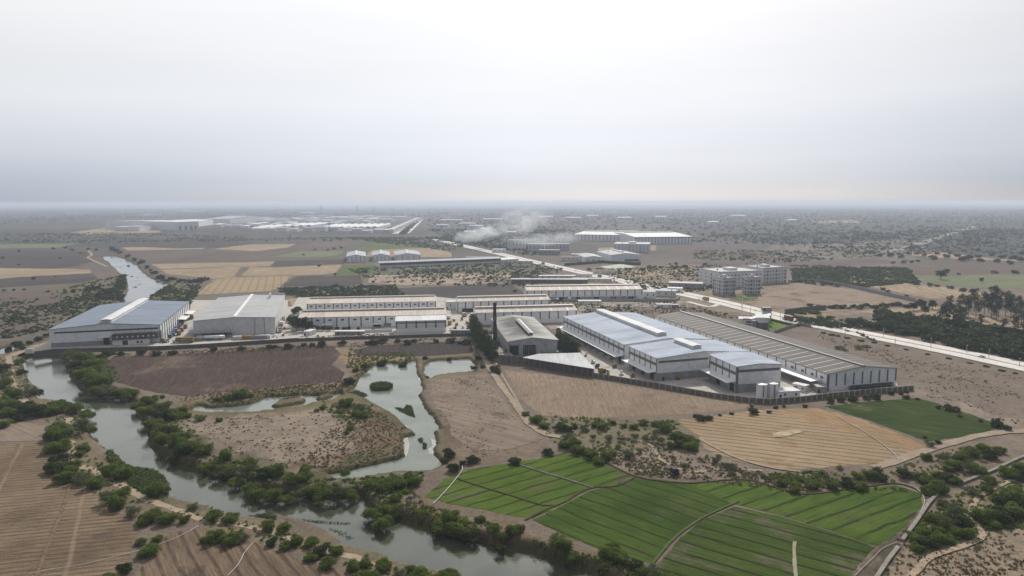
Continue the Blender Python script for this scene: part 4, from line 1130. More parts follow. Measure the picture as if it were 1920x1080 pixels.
B.panel('A', 'white_base', 0, B.W, 0, 2.5, WHITEP, .2)
B.panel('A', 'stair_frame', .1, .6, 0, 9, STRIP, .8)
# row of cages leaning on the brown warehouse
o_, d_, n_, _ = B.side('A')
cage = None
for i in range(14):
    lb = 'dark steel storage cage along the brown warehouse wall, ' + ['first','second','third','fourth','fifth','sixth','seventh','eighth','ninth','tenth','eleventh','twelfth','thirteenth','fourteenth'][i] + ' from the tanks'
    t0 = B.W * (.30 + .045 * i)
    loc2 = Vector((o_[0] + d_[0] * t0 + n_[0] * 2.2, o_[1] + d_[1] * t0 + n_[1] * 2.2, 0))
    wl = Matrix.Rotation(B.rz, 4, 'Z') @ loc2
    if cage is None:
        mb = MB()
        for x in (-.95, .95):
            for y in (-.6, .6): mb.box(x-.06,x+.06,y-.06,y+.06,0,2.4)
        for z in (.1,.8,1.5,2.2): mb.box(-1,1,-.65,.65,z,z+.12)
        for k in range(5): mb.box(-.9+.42*k,-.84+.42*k,-.66,-.62,.1,2.3)
        cage = mb.build('storage_cage', paint('cage_dark', (.06,.062,.065), .7), None); q = cage
    else: q = cage.copy(); COL.objects.link(q)
    q.location = (B.o.x + wl.x, B.o.y + wl.y, .23); q.rotation_euler = (0, 0, B.rz + (PI/2))
    tag(q, lb, 'storage cage', 'steel cages along the brown warehouse')

# tanks and the small white building
for i, (px, py) in enumerate(((1431,748),(1451.5,746))):
    g = P(px, py); r = 10 / 1280 * g.y; h = HT(px, py, 722.5 if i == 0 else 721)
    e = empty('water_tank', (g.x, g.y + r, 0), 0, ('west' if i == 0 else 'east') + ' one of two round white tanks by the stone wall', 'tank', 'round white tanks')
    mb = MB(); mb.tube((0,0,.2),(0,0,h),r,r,32); mb.build('shell', WHITEP, e)
    mb = MB(); mb.tube((0,0,h),(0,0,h+.15),r+.12,r+.12,32); mb.build('rim', GREYW, e)
    mb = MB(); mb.tube((0,0,h+.152),(0,0,h+.5),r-.1,.4,32); mb.build('lid', R_SKY, e)
    mb = MB(); mb.box(-.3,.3,-r-.25,-r-.05,0,h); mb.build('ladder', STEEL, e)
def box_house(name, label, cat, px, py, w, d, h, rz, wall, roofm, wins=2, door=True, group=None, ov=.3, lift=0.0):
    g = P(px, py)
    e = empty(name, (g.x, g.y, lift), rz, label, cat, group)
    mb = MB(); mb.box(-w/2,w/2,0,d,0,h); mb.build('wall', wall, e)
    mb = MB(); mb.box(-w/2-ov,w/2+ov,-ov,d+ov,h+.003,h+.3); mb.build('roof', roofm, e)
    for i in range(wins):
        x = -w/2 + w*(i+.5)/wins + (.15*w/wins)
        mb = MB(); mb.box(x-.5,x+.5,-.06,.05,h*.4,h*.75); mb.build('window', GLASS, e)
    if door:
        mb = MB(); mb.box(-w*.42,-w*.42+1.1,-.08,.05,.02,2.1); mb.build('door', DARK, e)
    return e
box_house('pump_house', 'small white flat roofed building beside the two round tanks', 'building', 1479, 747, 12, 7, 3.6, .12, WHITEP, R_WHITE, 2)
box_house('cabin', 'white cabin under the canopy of the brown warehouse', 'cabin', 1497, 733, 7, 4, 3.2, -.9, WHITEP, R_WHITE, 2)
box_house('gate_block', 'low block with a dark opening at the corner of the brown warehouse', 'building', 1541, 738, 5, 5, 3.4, -.1, BLOCKW, MATS['annex_roof'], 0)

# apartment blocks
def flats(label, A, B_, C, h, nf, na, nb, wall, group=None, dark=None, stair=True):
    b = Bld('apartment_block', label, 'apartment block', A, B_, C, h, .02, wall=wall, roof=paint('flat_roof', (.45,.44,.43), .8), over=.4, group=group, apex=.5)
    fh = h / (nf + .25)
    mbp = MB()
    for k, n_ in (('a', na), ('A', nb), ('B', nb)):
        o, d, n, ln = b.side(k)
        for f in range(nf):
            for i in range(n_):
                t = ln * (i + .5) / n_
                z = fh * f + .9
                if i % 3 == 1:
                    mb = MB(); mb.obox(o, d, n, t - 1.2, t + 1.2, -.02, .1, z - .7, z + 1.6); w = mb.build('balcony_door', GLASS, b.root)
                    mb = MB(); mb.obox(o, d, n, t - 1.5, t + 1.5, .12, 1.1, z - 1.0, z - .8); mb.obox(o, d, n, t - 1.5, t + 1.5, .98, 1.1, z - .8, z + .0); mb.build('balcony', wall, b.root)
                else:
                    mb = MB(); mb.obox(o, d, n, t - .7, t + .7, -.02, .1, z, z + 1.4); mb.build('window', GLASS, b.root)
    mb = MB(); t = .25
    x0, x1, y0, y1 = -.4, b.L + .4, -.4, b.W + .4
    for q in ((x0,x1,y0,y0+t),(x0,x1,y1-t,y1),(x0,x0+t,y0+t,y1-t),(x1-t,x1,y0+t,y1-t)): mb.box(*q, h + .36, h + 1.3)
    mb.build('parapet', wall, b.root)
    if stair:
        mb = MB(); mb.box(b.L*.4,b.L*.6,b.W*.35,b.W*.65,h+.36,h+3.4); mb.build('stair_head', wall, b.root)
        mb = MB(); mb.tube((b.L*.2,b.W*.5,h+.36),(b.L*.2,b.W*.5,h+2),.9,n=12); mb.build('roof_tank', paint('tank_black', (.06,.06,.065), .5), b.root)
    return b
FLW = paint('flat_grey', (.46,.47,.50), .8, var=.1, dirt=((.25,.245,.24), .2, .55, .6)); FLL = paint('flat_light', (.62,.62,.63), .8, dirt=((.38,.37,.36), .2, .55, .5))
flats('grey apartment block nearest the highway, west of its twin', (1355,553), (1378,552), (1324.5,549), 17.5, 4, 5, 5, FLW, 'grey apartment blocks', stair=True)
flats('grey apartment block with shaded balconies, east of its twin', (1400.5,551), (1425.5,551), (1379,547.5), 17.5, 4, 5, 5, FLW, 'grey apartment blocks')
flats('wide unfinished block behind the two grey apartment blocks', (1348,540), (1428,537), (1352,530), 18, 4, 12, 4, FLL)
flats('white apartment block with dark balconies, furthest east', (1430,532), (1474.5,529), (1428,524), 18.5, 4, 8, 4, paint('flat_white', (.60,.60,.60), .8))
flats('distant white block of flats in front of the twin far sheds', (1150,473), (1217,474), (1152,468), 16, 4, 10, 3, paint('flat_white2', (.58,.58,.59), .8))
# gatehouse group
g = P(1413, 607)
e = empty('gatehouse', (g.x, g.y, 0), -.35, 'white gatehouse with a tilted canopy roof by the highway', 'gatehouse')
mb = MB(); mb.box(-9,3,-3,4,0,3.4); mb.build('wall', WHITEP, e)
mb = MB(); mb.hexa([(-12,-5,4.2),(2,-5,4.6),(2,6,4.6),(-12,6,4.2)],[(-12,-5,4.5),(2,-5,4.9),(2,6,4.9),(-12,6,4.5)]); mb.build('low_roof', R_WHITE, e)
mb = MB(); mb.hexa([(-1,-6,4.95),(13,-6,8.2),(13,7,8.2),(-1,7,4.95)],[(-1,-6,5.25),(13,-6,8.5),(13,7,8.5),(-1,7,5.25)]); mb.build('tilted_roof', R_WHITE, e)
for x, y in ((11,-5),(11,6),(5,-5),(5,6)):
    mb = MB(); mb.tube((x,y,0),(x,y,6.2 if x<6 else 7.6),.3,n=8); mb.build('column', CREAMW, e)
mb = MB(); mb.box(-6,-2,-3.08,-2.95,1,2.4); mb.build('window', GLASS, e)
g = P(1437, 601)
e = empty('sign_tower', (g.x, g.y, 0), .1, 'tall grey slab tower standing at the factory gate', 'tower')
h = HT(1437, 601, 576)
mb = MB(); mb.box(-3.2,3.2,-1.5,1.5,0,h*.72); mb.build('shaft', GREYW, e)
mb = MB(); mb.box(-4.2,3.6,-1.9,1.9,h*.72+.003,h); mb.build('head', paint('tower_grey', (.28,.285,.3), .7), e)
mb = MB(); mb.box(-3.9,-2.2,-1.96,-1.85,h*.78,h*.95); mb.build('opening', DARK, e)
g = P(1429, 615)
e = empty('cooling_house', (g.x, g.y, 0), -.2, 'dark round ended pavilion with a white slanted top on the lawn', 'pavilion')
mb = MB(); mb.tube((0,0,0),(0,0,4.8),4.6,4.6,20); mb.build('drum', paint('drum_dark', (.10,.10,.105), .7), e)
mb = MB(); mb.tube((0,0,4.8),(0,0,8.6),4.2,4.2,20); mb.build('upper_wall', GREYW, e)
mb = MB(); mb.hexa([(-5.2,-4,8.7),(5.2,-4,8.7),(4.6,5,10),(-5.2,5,10)],[(-5.2,-4,9),(5.2,-4,9),(4.6,5,10.3),(-5.2,5,10.3)]); mb.build('roof', R_WHITE, e)
mb = MB(); mb.box(-8,-4.7,-3,3,0,6); mb.build('side_block', paint('drum_mid', (.2,.2,.2), .8), e)
# flag pole
g = P(1391, 600); h = HT(1391, 600, 553)
e = empty('flagpole', (g.x, g.y, 0), 0, 'tall white flagpole with a small flag at the gatehouse', 'flagpole')
mb = MB(); mb.tube((0,0,0),(0,0,h),.28,.14,10); mb.build('pole', WHITEP, e)
def flagpart(z0, z1, mat, nm='flag'):
    mb = MB(); n = 8
    for j in range(n):
        x0 = .15 + j * .55; x1 = x0 + .55
        y0 = math.sin(j * .9) * .3; y1 = math.sin((j + 1) * .9) * .3; dz = -.16 * j
        mb.hexa([(x0,y0-.02,z0+dz),(x1,y1-.02,z0+dz-.16),(x1,y1+.02,z0+dz-.16),(x0,y0+.02,z0+dz)],[(x0,y0-.02,z1+dz),(x1,y1-.02,z1+dz-.16),(x1,y1+.02,z1+dz-.16),(x0,y0+.02,z1+dz)])
    mb.build(nm, mat, e)
flagpart(h - 2.9, h - 2.0, paint('flag_green', (.05,.25,.06), .8), 'flag_band'); flagpart(h - 1.99, h - 1.1, WHITEP, 'flag_band'); flagpart(h - 1.09, h - .2, paint('flag_orange', (.75,.3,.06), .8), 'flag_band')

# far halls
B = Bld('warehouse', 'far white shed with a step in its roofline, west of its longer neighbour', 'warehouse', (1076,451), (1188,453), (1066,443), 16, 4, roof=R_WHITE, group='twin far sheds')
B.many('a', 'cladding_strip', lin(17, B.L, .01, .99), 1.2, 1, 15.5, STRIP, .3); B.monitor(.03, .97, 8, 3, R_WHITE)
B = Bld('warehouse', 'far white shed with a gable end, behind the distant white flats', 'warehouse', (1190,458), (1298,457), (1180,447.5), 17, 5, roof=R_WHITE, group='twin far sheds')
B.many('a', 'cladding_strip', lin(18, B.L, .01, .99), 1.2, 1, 14.0, STRIP, .3); B.monitor(.05, .95, 8, 3, R_WHITE); B.panel('a', 'dark_band', 0, B.L, 14.2, 15.6, STRIP, .3)
B = Bld('factory_hall', 'pale grey hall with an office wing across the highway', 'factory', (1145.5,492), (1119,484), (1198.5,490), 12, 3, roof=R_FAR, wall=WHITE); B.monitor(.2, .9, 5, 2, R_WHITE)
B.panel('A', 'dark_office', B.W * .45, B.W * .92, 1, 5, paint('office_dark', (.12,.12,.13), .6), .3); B.panel('A', 'white_base', 0, B.W * .42, 0, 4.5, WHITEP, .2)
B.many('a', 'cladding_strip', lin(6, B.L, .1, .95), .8, 1, 11, STRIP, .2)
B = Bld('factory_hall', 'low grey roofed hall west of the hall with the office wing', 'factory', (1096,493), (1082,486), (1132,494), 9, 2, roof=R_FAR, wall=WHITE)
B.many('A', 'window', lin(3, B.W, .2, .8), 2.5, 3, 5, GLASS, .2)
B = Bld('long_shed', 'very long thin shed with a dark open side', 'shed', (712,502), (939,492.5), (711,499), 7, 1.5, roof=R_FAR, wall=WHITE)
B.panel('a', 'dark_band', 0, B.L, 3.4, 6.9, paint('shed_band', (.08,.09,.09), .7), 1.0)
B.many('a', 'pier', lin(20, B.L, .02, .98), 1, 0, 3.3, WHITEP, .3)
B = Bld('long_shed', 'short pale shed at the east end of the long thin shed', 'shed', (942,493), (972,491), (941,489), 5, 1, roof=R_WHITE, wall=WHITE)
B.many('a', 'pier', lin(5, B.L, .02, .98), .8, 0, 4, STRIP, .2)
for i, (A_, B_, C_, lb) in enumerate((((650,492),(686,491.5),(652,483),'westmost of the three white sheds beside the long thin shed'), ((698,490),(731,489),(699,482),'middle one of the three white sheds beside the long thin shed'), ((741,489),(788,486.5),(739,481),'widest of the three white sheds, nearest the long thin shed'))):
    B = Bld('storage_shed', lb, 'shed', A_, C_, B_, 9.5, 3, roof=R_FAR, wall=WHITE, group='three white sheds')
    B.many('A', 'cladding_strip', lin(5, B.W, .05, .95), .8, 1, 9, STRIP, .2); B.ridge_cap(1.5, .4, WHITEP)
# sheds near the highway
for px, py, w, d, h, rz, lb, wl, rf in (
    (1045,523,48,9,4,-.02,'long low shed among trees west of the highway',CREAMW,R_WHITE),
    (1030,531,95,12,4.5,-.05,'long low rusty shed behind the longest warehouse',paint('brick_wall',(.2,.13,.10),.9),R_FAR),
    (1110,529,50,10,4,-.12,'low pale building with many openings beside the highway',CREAMW,MATS['annex_roof']),
    (1093,524,20,10,6,-.3,'small brown roofed house by the highway',CREAMW,RUST),
    (1240,556,30,14,6,-.25,'grey shed with a dark side at the highway end of the longest warehouse',GREYW,R_FAR),
    (1218,560,12,10,7,-.1,'narrow white house beside the longest warehouse',WHITEP,MATS['annex_roof']),
    (1265,549,16,10,5,-.3,'pale kiosk at the highway edge',WHITEP,R_WHITE),
    (1135,514,34,10,5,-.1,'roadside shop row across the highway',CREAMW,RUST),
    (1285,541,38,16,6,-.3,'grey roadside compound building east of the highway',BLOCKW,MATS['annex_roof']),
    (1106,571.5,22,7,3.6,-.03,'small flat white shelter in the waste ground',CREAMW,R_WHITE),
    (1246,577,14,5,3,-.05,'white cabin in the waste ground near the highway',WHITEP,R_WHITE),
    (1262,577,10,5,2.6,-.05,'grey cabin beside the white one in the waste ground',BLOCKW,MATS['annex_roof']),
    (1073,490,38,14,7,-.1,'brown shop building across the highway',CREAMW,RUST),
    (1087,484,30,12,7,-.1,'pale shop building behind the brown one',CREAMW,R_WHITE),
    (1030,478,40,16,9,-.1,'grey town building near the smoke',BLOCKW,MATS['annex_roof']),
    (1005,472,34,16,16,-.1,'tall grey block standing in the smoke',FLW,MATS['annex_roof']),
    (968,468,38,16,20,-.1,'tall pale tower block standing in the smoke',FLL,MATS['annex_roof']),
    (1040,470,60,16,14,-.05,'wide dark block behind the smoke',FLW,MATS['annex_roof']),
    (935,474,26,14,7,-.1,'small white building west of the smoky towers',WHITEP,R_WHITE),
    (905,487,60,12,4,-.03,'low pale building behind the long thin shed',CREAMW,R_FAR),
    (985,494,24,10,4,-.1,'small pale depot on the near side of the highway',CREAMW,R_WHITE),
    ):
    box_house('roadside_building', lb, 'building', px, py, w, d, h, rz, wl, rf, wins=max(2, int(w / 7)))
# small objects in the yards
for px, py, w, d, h, rz, lb in ((655,629,22,4,3,-.01,'long white roofed carport in the warehouse yard'), (575,630,5,9,3.4,-.3,'small white roofed hut beside the leafy trees'), (862,627,14,3,3,-.02,'dark fronted low store at the stone wall'), (850,580,15,8,7,-.1,'white plant house between the warehouses')):
    box_house('yard_shed', lb, 'shed', px, py, w, d, h, rz, STEEL if 'dark' in lb or 'carport' in lb else CREAMW, MATS['annex_roof'] if 'dark' in lb else R_WHITE, wins=2)

# far industrial estate
ri = random.Random(5)
ORD = ['first','second','third','fourth','fifth','sixth','seventh','eighth','ninth','tenth','eleventh','twelfth','thirteenth','fourteenth','fifteenth','sixteenth','seventeenth','eighteenth','nineteenth','twentieth','twenty-first','twenty-second','twenty-third','twenty-fourth','twenty-fifth','twenty-sixth','twenty-seventh','twenty-eighth','twenty-ninth','thirtieth','thirty-first','thirty-second','thirty-third','thirty-fourth','thirty-fifth','thirty-sixth','thirty-seventh','thirty-eighth','thirty-ninth','fortieth']
def farshed(px0, px1, py, depth_px, h, lb, rf=None, skew=0.0, grp=None, rise=3, wl=None):
    B = Bld('distant_shed', lb, 'shed', (px0, py), (px1, py), (px0 + skew, py - depth_px), h, rise, roof=rf or R_FAR, wall=wl or WHITE, group=grp)
    return B
FARG = 'sheds of the far industrial estate'
B = Bld('distant_factory', 'long pale far factory with a bright white gable block', 'factory', (330,431), (400,421), (230,433), 22, 3, roof=R_WHITE, wall=WHITE)
B2 = Bld('distant_factory', 'bright white box factory at the west edge of the far estate', 'factory', (332,432), (373,430), (338,424), 30, 3, roof=R_WHITE, wall=WHITEP)
for f in (.1,.35,.6,.8): B2.panel('a','dark_opening', B2.L*f, B2.L*f+10, 0, 14, STRIP, .5)
farshed(214,238,433.5,2,14,'pale blue box at the west end of the far estate',grp=FARG,wl=GREYW)
farshed(240,262,433.5,2,16,'white box beside the pale blue one in the far estate',grp=FARG)
farshed(385,432,420,5,24,'hazy domed hall behind the bright white box factory',grp=FARG,rise=10)
def slant(px, py, dx, dy, wpx, lb):
    # a shed whose ridge runs away along the estate grid
    B = Bld('distant_shed', lb, 'shed', (px, py), (px + dx, py - dy), (px + wpx, py), 10, 3, roof=R_WHITE, wall=CREAMW, group=FARG)
k = 0
for i in range(9):
    slant(600 + 12.2 * i, 431.5 - .1 * i, 27, 6.5, 9.5, 'white shed in the front slanted row of the far estate, %s counting towards the highway' % ORD[i])
for i in range(8):
    slant(470 + 15 * i, 431 - .5 * i + (2 if i < 3 else 0), 38, 6, 8, 'white shed in the western slanted row of the far estate, %s towards the highway' % ORD[i])
rows = [(400,560,427,9),(430,640,423,8),(480,700,419,9),(460,740,415.5,10),(480,720,412,8),(560,760,409,7),(470,690,434,9),(640,740,437,5)]
for ri_, (x0, x1, y, n) in enumerate(rows):
    for i in range(n):
        w = (x1 - x0) / n * ri.uniform(.55, .95); x = x0 + (x1 - x0) * i / n
        farshed(x, x + w, y + ri.uniform(-.6, .6), ri.uniform(.9, 1.8), ri.uniform(7, 14), 'hazy shed in the %s row of the far estate, %s counting from the west' % (ORD[ri_], ORD[i]), rf=ri.choice([R_WHITE, R_FAR, R_FAR, R_BLUE]), grp=FARG, wl=ri.choice([WHITE, GREYW, CREAMW]))
for i in range(8):
    x = 728 + i * 6.8; y = 437 - i * 3.3
    farshed(x, x + 11 - i * .4, y, 1.4, 12, 'white roofed shed lining the far highway, %s from the near end' % ORD[i], rf=R_WHITE, grp='sheds lining the far highway', wl=GREYW)
for i in range(16):
    x = 830 + ri.uniform(0, 320); y = ri.uniform(408, 436)
    pass
for i, (x, y, w) in enumerate(sorted(((825,416,40),(905,414,35),(860,423,30),(880,428,24),(818,426,22),(900,434,20),(1010,409,26),(1060,411,30),(1100,407,22),(1160,411,24),(1230,409,20),(1375,407,26),(1480,416,16),(260,405,14),(330,397,16),(120,402,10),(560,401,20),(950,441,18),(870,440,22),(1330,420,18)), key=lambda q: (q[0]-950)**2+(q[1]-450)**2)):
    farshed(x, x + w, y, .9, 9, 'lone hazy building out on the far plain, %s counting by nearness to the smoke' % ORD[i], rf=R_FAR, grp='lone far buildings', wl=GREYW)
# ------------------------------------------------------------------ walls and fences
STONE = paint('stone_wall', (.13, .115, .10), .95, var=.35, scale=1.5, dirt=((.22,.20,.18), .5, .55, .6))
DKWALL = paint('retaining_wall', (.12, .11, .105), .95, var=.3, scale=.8, dirt=((.2,.185,.17), .3, .55, .5))
def wall(name, label, px, h, mat, thick=.35, posts=0, postmat=None, post_h=.3, cat='wall', group=None, base=0.0):
    xy = [Vector(p) for p in XY(px)]
    o0 = xy[0]
    e = empty(name, (o0.x, o0.y, base), 0, label, cat, group)
    mb = MB()
    n = len(xy); tgs = []
    for i in range(n):
        a = xy[max(0, i - 1)]; b_ = xy[min(n - 1, i + 1)]; t_ = (b_ - a).normalized(); tgs.append(Vector((-t_.y, t_.x)))
    l = [xy[i] + tgs[i] * thick / 2 - o0 for i in range(n)]; r = [xy[i] - tgs[i] * thick / 2 - o0 for i in range(n)]
    vs = [(p.x, p.y, 0) for p in l] + [(p.x, p.y, 0) for p in r] + [(p.x, p.y, h) for p in l] + [(p.x, p.y, h) for p in r]
    fs = []
    for i in range(n - 1):
        fs += [(i, i + 1, 2*n + i + 1, 2*n + i), (n + i + 1, n + i, 3*n + i, 3*n + i + 1), (2*n + i, 2*n + i + 1, 3*n + i + 1, 3*n + i)]
    fs += [(0, 2*n, 3*n, n), (n - 1, 2*n - 1, 4*n - 1, 3*n - 1)]
    mb.add(vs, fs)
    mb.build('wall_run', mat, e)
    if posts:
        tot = 0; segs = []
        for i in range(n - 1):
            segs.append((tot, xy[i], xy[i + 1])); tot += (xy[i + 1] - xy[i]).length
        mbp = MB(); mbp.box(-.28, .28, -.28, .28, 0, h + post_h)
        first = None
        for k in range(posts):
            s_ = tot * k / (posts - 1)
            sg = [q for q in segs if q[0] <= s_ + 1e-6][-1]
            p = sg[1] + (sg[2] - sg[1]).normalized() * (s_ - sg[0]) - o0
            if first is None: first = mbp.build('post', postmat or mat, e); q = first
            else: q = first.copy(); COL.objects.link(q); q.parent = e; kid(e, q)
            q.location = (p.x, p.y, 0)
    return e
wall('stone_wall', 'dark stone boundary wall with pale posts below the stepped warehouse', [(1112,707),(1180,718),(1250,730),(1340,746),(1400,754.5),(1440,757.5),(1500,753),(1560,746),(1640,738),(1712,732)], 2.6, STONE, posts=56, postmat=paint('post_pale', (.36,.34,.31), .8))
wall('stone_wall', 'high black stained wall around the sooty hall', [(938,680),(985,684),(1040,693),(1112,706)], 5.0, DKWALL, posts=18, postmat=paint('post_dark', (.22,.21,.2), .8))
wall('stone_wall', 'short crumbling wall running from the sooty hall to the dirt track', [(906,652),(915,666),(926,678),(938,680)], 2.2, STONE)
wall('retaining_wall', 'dark retaining wall along the foot of the two big factories', [(64,668),(100,661),(200,658.5),(302,655.5),(365,652.5),(460,646.5),(560,640)], 2.6, DKWALL)
wall('retaining_wall', 'dark retaining wall below the long warehouses and the white annex', [(560,640),(650,636.5),(740,634),(830,631),(888,629.5)], 2.2, DKWALL)
wall('yard_fence', 'short white slatted fence at the west end of the retaining wall', [(48,663),(62,662.5)], 3.0, WHITEP, thick=.15, posts=6)
wall('parapet_wall', 'pale low wall between the yard road and the leafy trees', [(636,625.5),(690,624),(735,622.5)], 2.4, CREAMW)
wall('parapet_wall', 'grey compound wall in front of the longest warehouse', [(1055,566.5),(1130,565.5),(1215,566),(1268,566),(1275,560)], 3.0, paint('cement', (.28,.27,.26), .9), thick=.3)
wall('boundary_wall', 'long grey cement wall beside the bare reddish ground', [(1478,531),(1510,526.5),(1545,530),(1590,538),(1640,549.5),(1716,566)], 3.6, paint('cement2', (.24,.245,.25), .9), posts=24)
wall('boundary_wall', 'dark brick wall where the roadside trees begin', [(1471,589.5),(1500,585.5),(1548,581)], 4.5, paint('brick_dark', (.12,.10,.09), .9))
wall('boundary_wall', 'grey curved wall at the end of the gatehouse lawn', [(1450,626),(1475,617),(1500,610),(1521,614)], 2.4, paint('cement3', (.26,.25,.24), .9))
wall('hedge', 'clipped dark hedge along the highway side of the gatehouse lawn', [(1442,600),(1462,605),(1485,611),(1500,612)], 1.6, LEAFDK, thick=2.2, cat='hedge')
wall('hedge', 'straight dark hedge row in front of the far grey hall', [(1060,498),(1130,493),(1200,497)], 4, LEAFDK, thick=5, cat='hedge')

# irrigation channel in pieces that touch
CH = soil('channel_cement', (.21, .195, .17), (.28, .262, .23), .3, 1.5, bmp=.1)
ribbon('irrigation_channel', 'long raised cement channel running beside the thorn bushes', [(1990,836),(1920,857),(1860,884),(1795,910)], 1.1, CH, .75, 'channel', kind='thing', thick=.75, wob=.0)
ribbon('irrigation_channel', 'bent cement channel along the end of the bright green plots', [(1777,919),(1760,926),(1748,938),(1740,947),(1720,977),(1692,1015)], 1.1, CH, .75, 'channel', kind='thing', thick=.75)
ribbon('irrigation_channel', 'nearest stretch of cement channel below the gap', [(1684,1027),(1665,1052),(1648,1078),(1630,1105)], 1.1, CH, .6, 'channel', kind='thing', thick=.6)
HOSE = paint('hose_white', (.55, .55, .55), .6)
HOSE2 = paint('hose_pale', (.36, .34, .31), .6)
def hose(label, px, r=.12, mat=None):
    xy = XY(px)
    c, _, _ = ribbon_pts(xy, .1, 2.0)
    zz = np.maximum(water_dist(c[:, 0], c[:, 1])[0], -1.0) + .35
    mb = MB(); n = len(c); K = 6
    tg = np.gradient(c, axis=0); tg /= np.linalg.norm(tg, axis=1)[:, None]
    vs = []
    for i in range(n):
        nx, ny = -tg[i, 1], tg[i, 0]
        for k in range(K):
            a = 2 * PI * k / K; vs.append((c[i, 0] + nx * math.cos(a) * r, c[i, 1] + ny * math.cos(a) * r, zz[i] + math.sin(a) * r))
    fs = [(i * K + k, i * K + (k + 1) % K, (i + 1) * K + (k + 1) % K, (i + 1) * K + k) for i in range(n - 1) for k in range(K)]
    mb.add(vs, fs + [tuple(range(K)), tuple(range((n - 1) * K, n * K))])
    return tag(mb.build('irrigation_hose', mat or HOSE), label, 'hose')
hose('straight white hose over the corner of the bright green plot', [(867,875),(867,882),(850,905),(830,928),(812,946)], .13)
hose('pale hose across the nearest stubble field', [(55,1079),(90,1070),(155,1060),(217,1045),(272,1031),(310,1018),(337,1007),(355,998),(372,987)], .075)
hose('short white hose beside the bare furrowed field', [(474,1020),(457,1040),(447,1060),(427,1081)], .085)
hose('white hose crossing the tan striped stubble', [(1570,781),(1592,795),(1615,807),(1645,827),(1665,842),(1688,864)], .16, HOSE2)
hose('pale hose looped at the tip of the bright green plots', [(1690,908),(1715,915),(1730,930),(1733,945),(1722,968)], .13, HOSE2)
hose('pale hose lying along the lower edge of the patchy plot', [(1682,1018),(1655,1030),(1640,1045),(1624,1060),(1602,1082)], .09, HOSE2)

# ------------------------------------------------------------------ vehicles
TY = paint('tyre', (.02, .02, .02), .9)
CABGL = GLASS
def wheelset(e, xs, y, r, wname='wheel'):
    mb = MB(); mb.tube((0, -.16, 0), (0, .16, 0), r, r, 14)
    w0 = None
    for x in xs:
        for s_ in (-1, 1):
            if w0 is None: w0 = mb.build(wname, TY, e); q = w0
            else: q = w0.copy(); COL.objects.link(q); q.parent = e; kid(e, q)
            q.location = (x, s_ * y, r)
def truck(label, px, py, heading, body, cab, L_=7.0, H_=3.2, kind='truck', z=.23, group=None, tarp=None, name='truck'):
    g = P(px, py)
    e = empty(name, (g.x, g.y, z), heading, label, kind, group)
    w = 1.25
    mb = MB(); mb.box(-L_/2, L_/2, -w*.8, w*.8, .55, .85); mb.build('chassis', STEEL, e)
    cl = 2.0; x1 = L_/2; x0 = x1 - cl
    mb = MB(); mb.hexa([(x0,-w,.86),(x1,-w,.86),(x1,w,.86),(x0,w,.86)], [(x0,-w,2.6),(x1-.3,-w+.1,2.6),(x1-.3,w-.1,2.6),(x0,w,2.6)])
    c = mb.build('cab', cab, e)
    mb = MB(); mb.hexa([(x1-.1,-w+.15,1.6),(x1+.02,-w+.15,1.6),(x1+.02,w-.15,1.6),(x1-.1,w-.15,1.6)], [(x1-.3,-w+.2,2.45),(x1-.2,-w+.2,2.45),(x1-.2,w-.2,2.45),(x1-.3,w-.2,2.45)])
    mb.build('windscreen', CABGL, c)
    mb = MB(); mb.box(-L_/2, x0-.25, -w-.05, w+.05, .86, H_); mb.build('cargo_box', body, e)
    if tarp:
        mb = MB(); mb.box(-L_/2-.05, x0-.2, -w-.1, w+.1, H_+.003, H_+.2); mb.build('tarpaulin', tarp, e)
    for s_ in (-1, 1):
        mb = MB(); mb.box(x1-.02, x1+.06, s_*w*.7-.15, s_*w*.7+.15, 1.0, 1.25); mb.build('headlight', WHITEP, e)
    wheelset(e, [x1-.9, -L_/2+1.0, -L_/2+2.2], w*.85, .52)
    return e
def car(label, px, py, heading, c, z=.31, group=None):
    g = P(px, py)
    e = empty('car', (g.x, g.y, z), heading, label, 'car', group)
    mb = MB(); mb.hexa([(-2.1,-.85,.3),(2.1,-.85,.3),(2.1,.85,.3),(-2.1,.85,.3)], [(-2.05,-.82,.85),(2.0,-.82,.8),(2.0,.82,.8),(-2.05,.82,.85)]); mb.build('body', c, e)
    mb = MB(); mb.hexa([(-1.5,-.78,.86),(1.1,-.78,.82),(1.1,.78,.82),(-1.5,.78,.86)], [(-1.1,-.62,1.42),(.4,-.62,1.42),(.4,.62,1.42),(-1.1,.62,1.42)]); mb.build('window', CABGL, e)
    mb = MB(); mb.box(-1.05,.35,-.6,.6,1.423,1.47); mb.build('roof', c, e)
    wheelset(e, [1.3, -1.3], .78, .33)
    return e
BR = paint('truck_brown', (.24,.13,.06), .7, var=.3); BL = paint('truck_blue', (.05,.08,.16), .6, var=.3); OR = paint('truck_orange', (.34,.19,.05), .7, var=.2); RD_ = paint('truck_red', (.16,.05,.035), .7, var=.2)
YL = paint('trailer_mustard', (.20,.14,.035), .7, var=.15); TK = paint('truck_tan', (.38,.28,.17), .7, var=.2); CWH = paint('vehicle_white', (.65,.65,.65), .4, var=.05); TANKW = paint('tanker_white', (.7,.71,.72), .35)
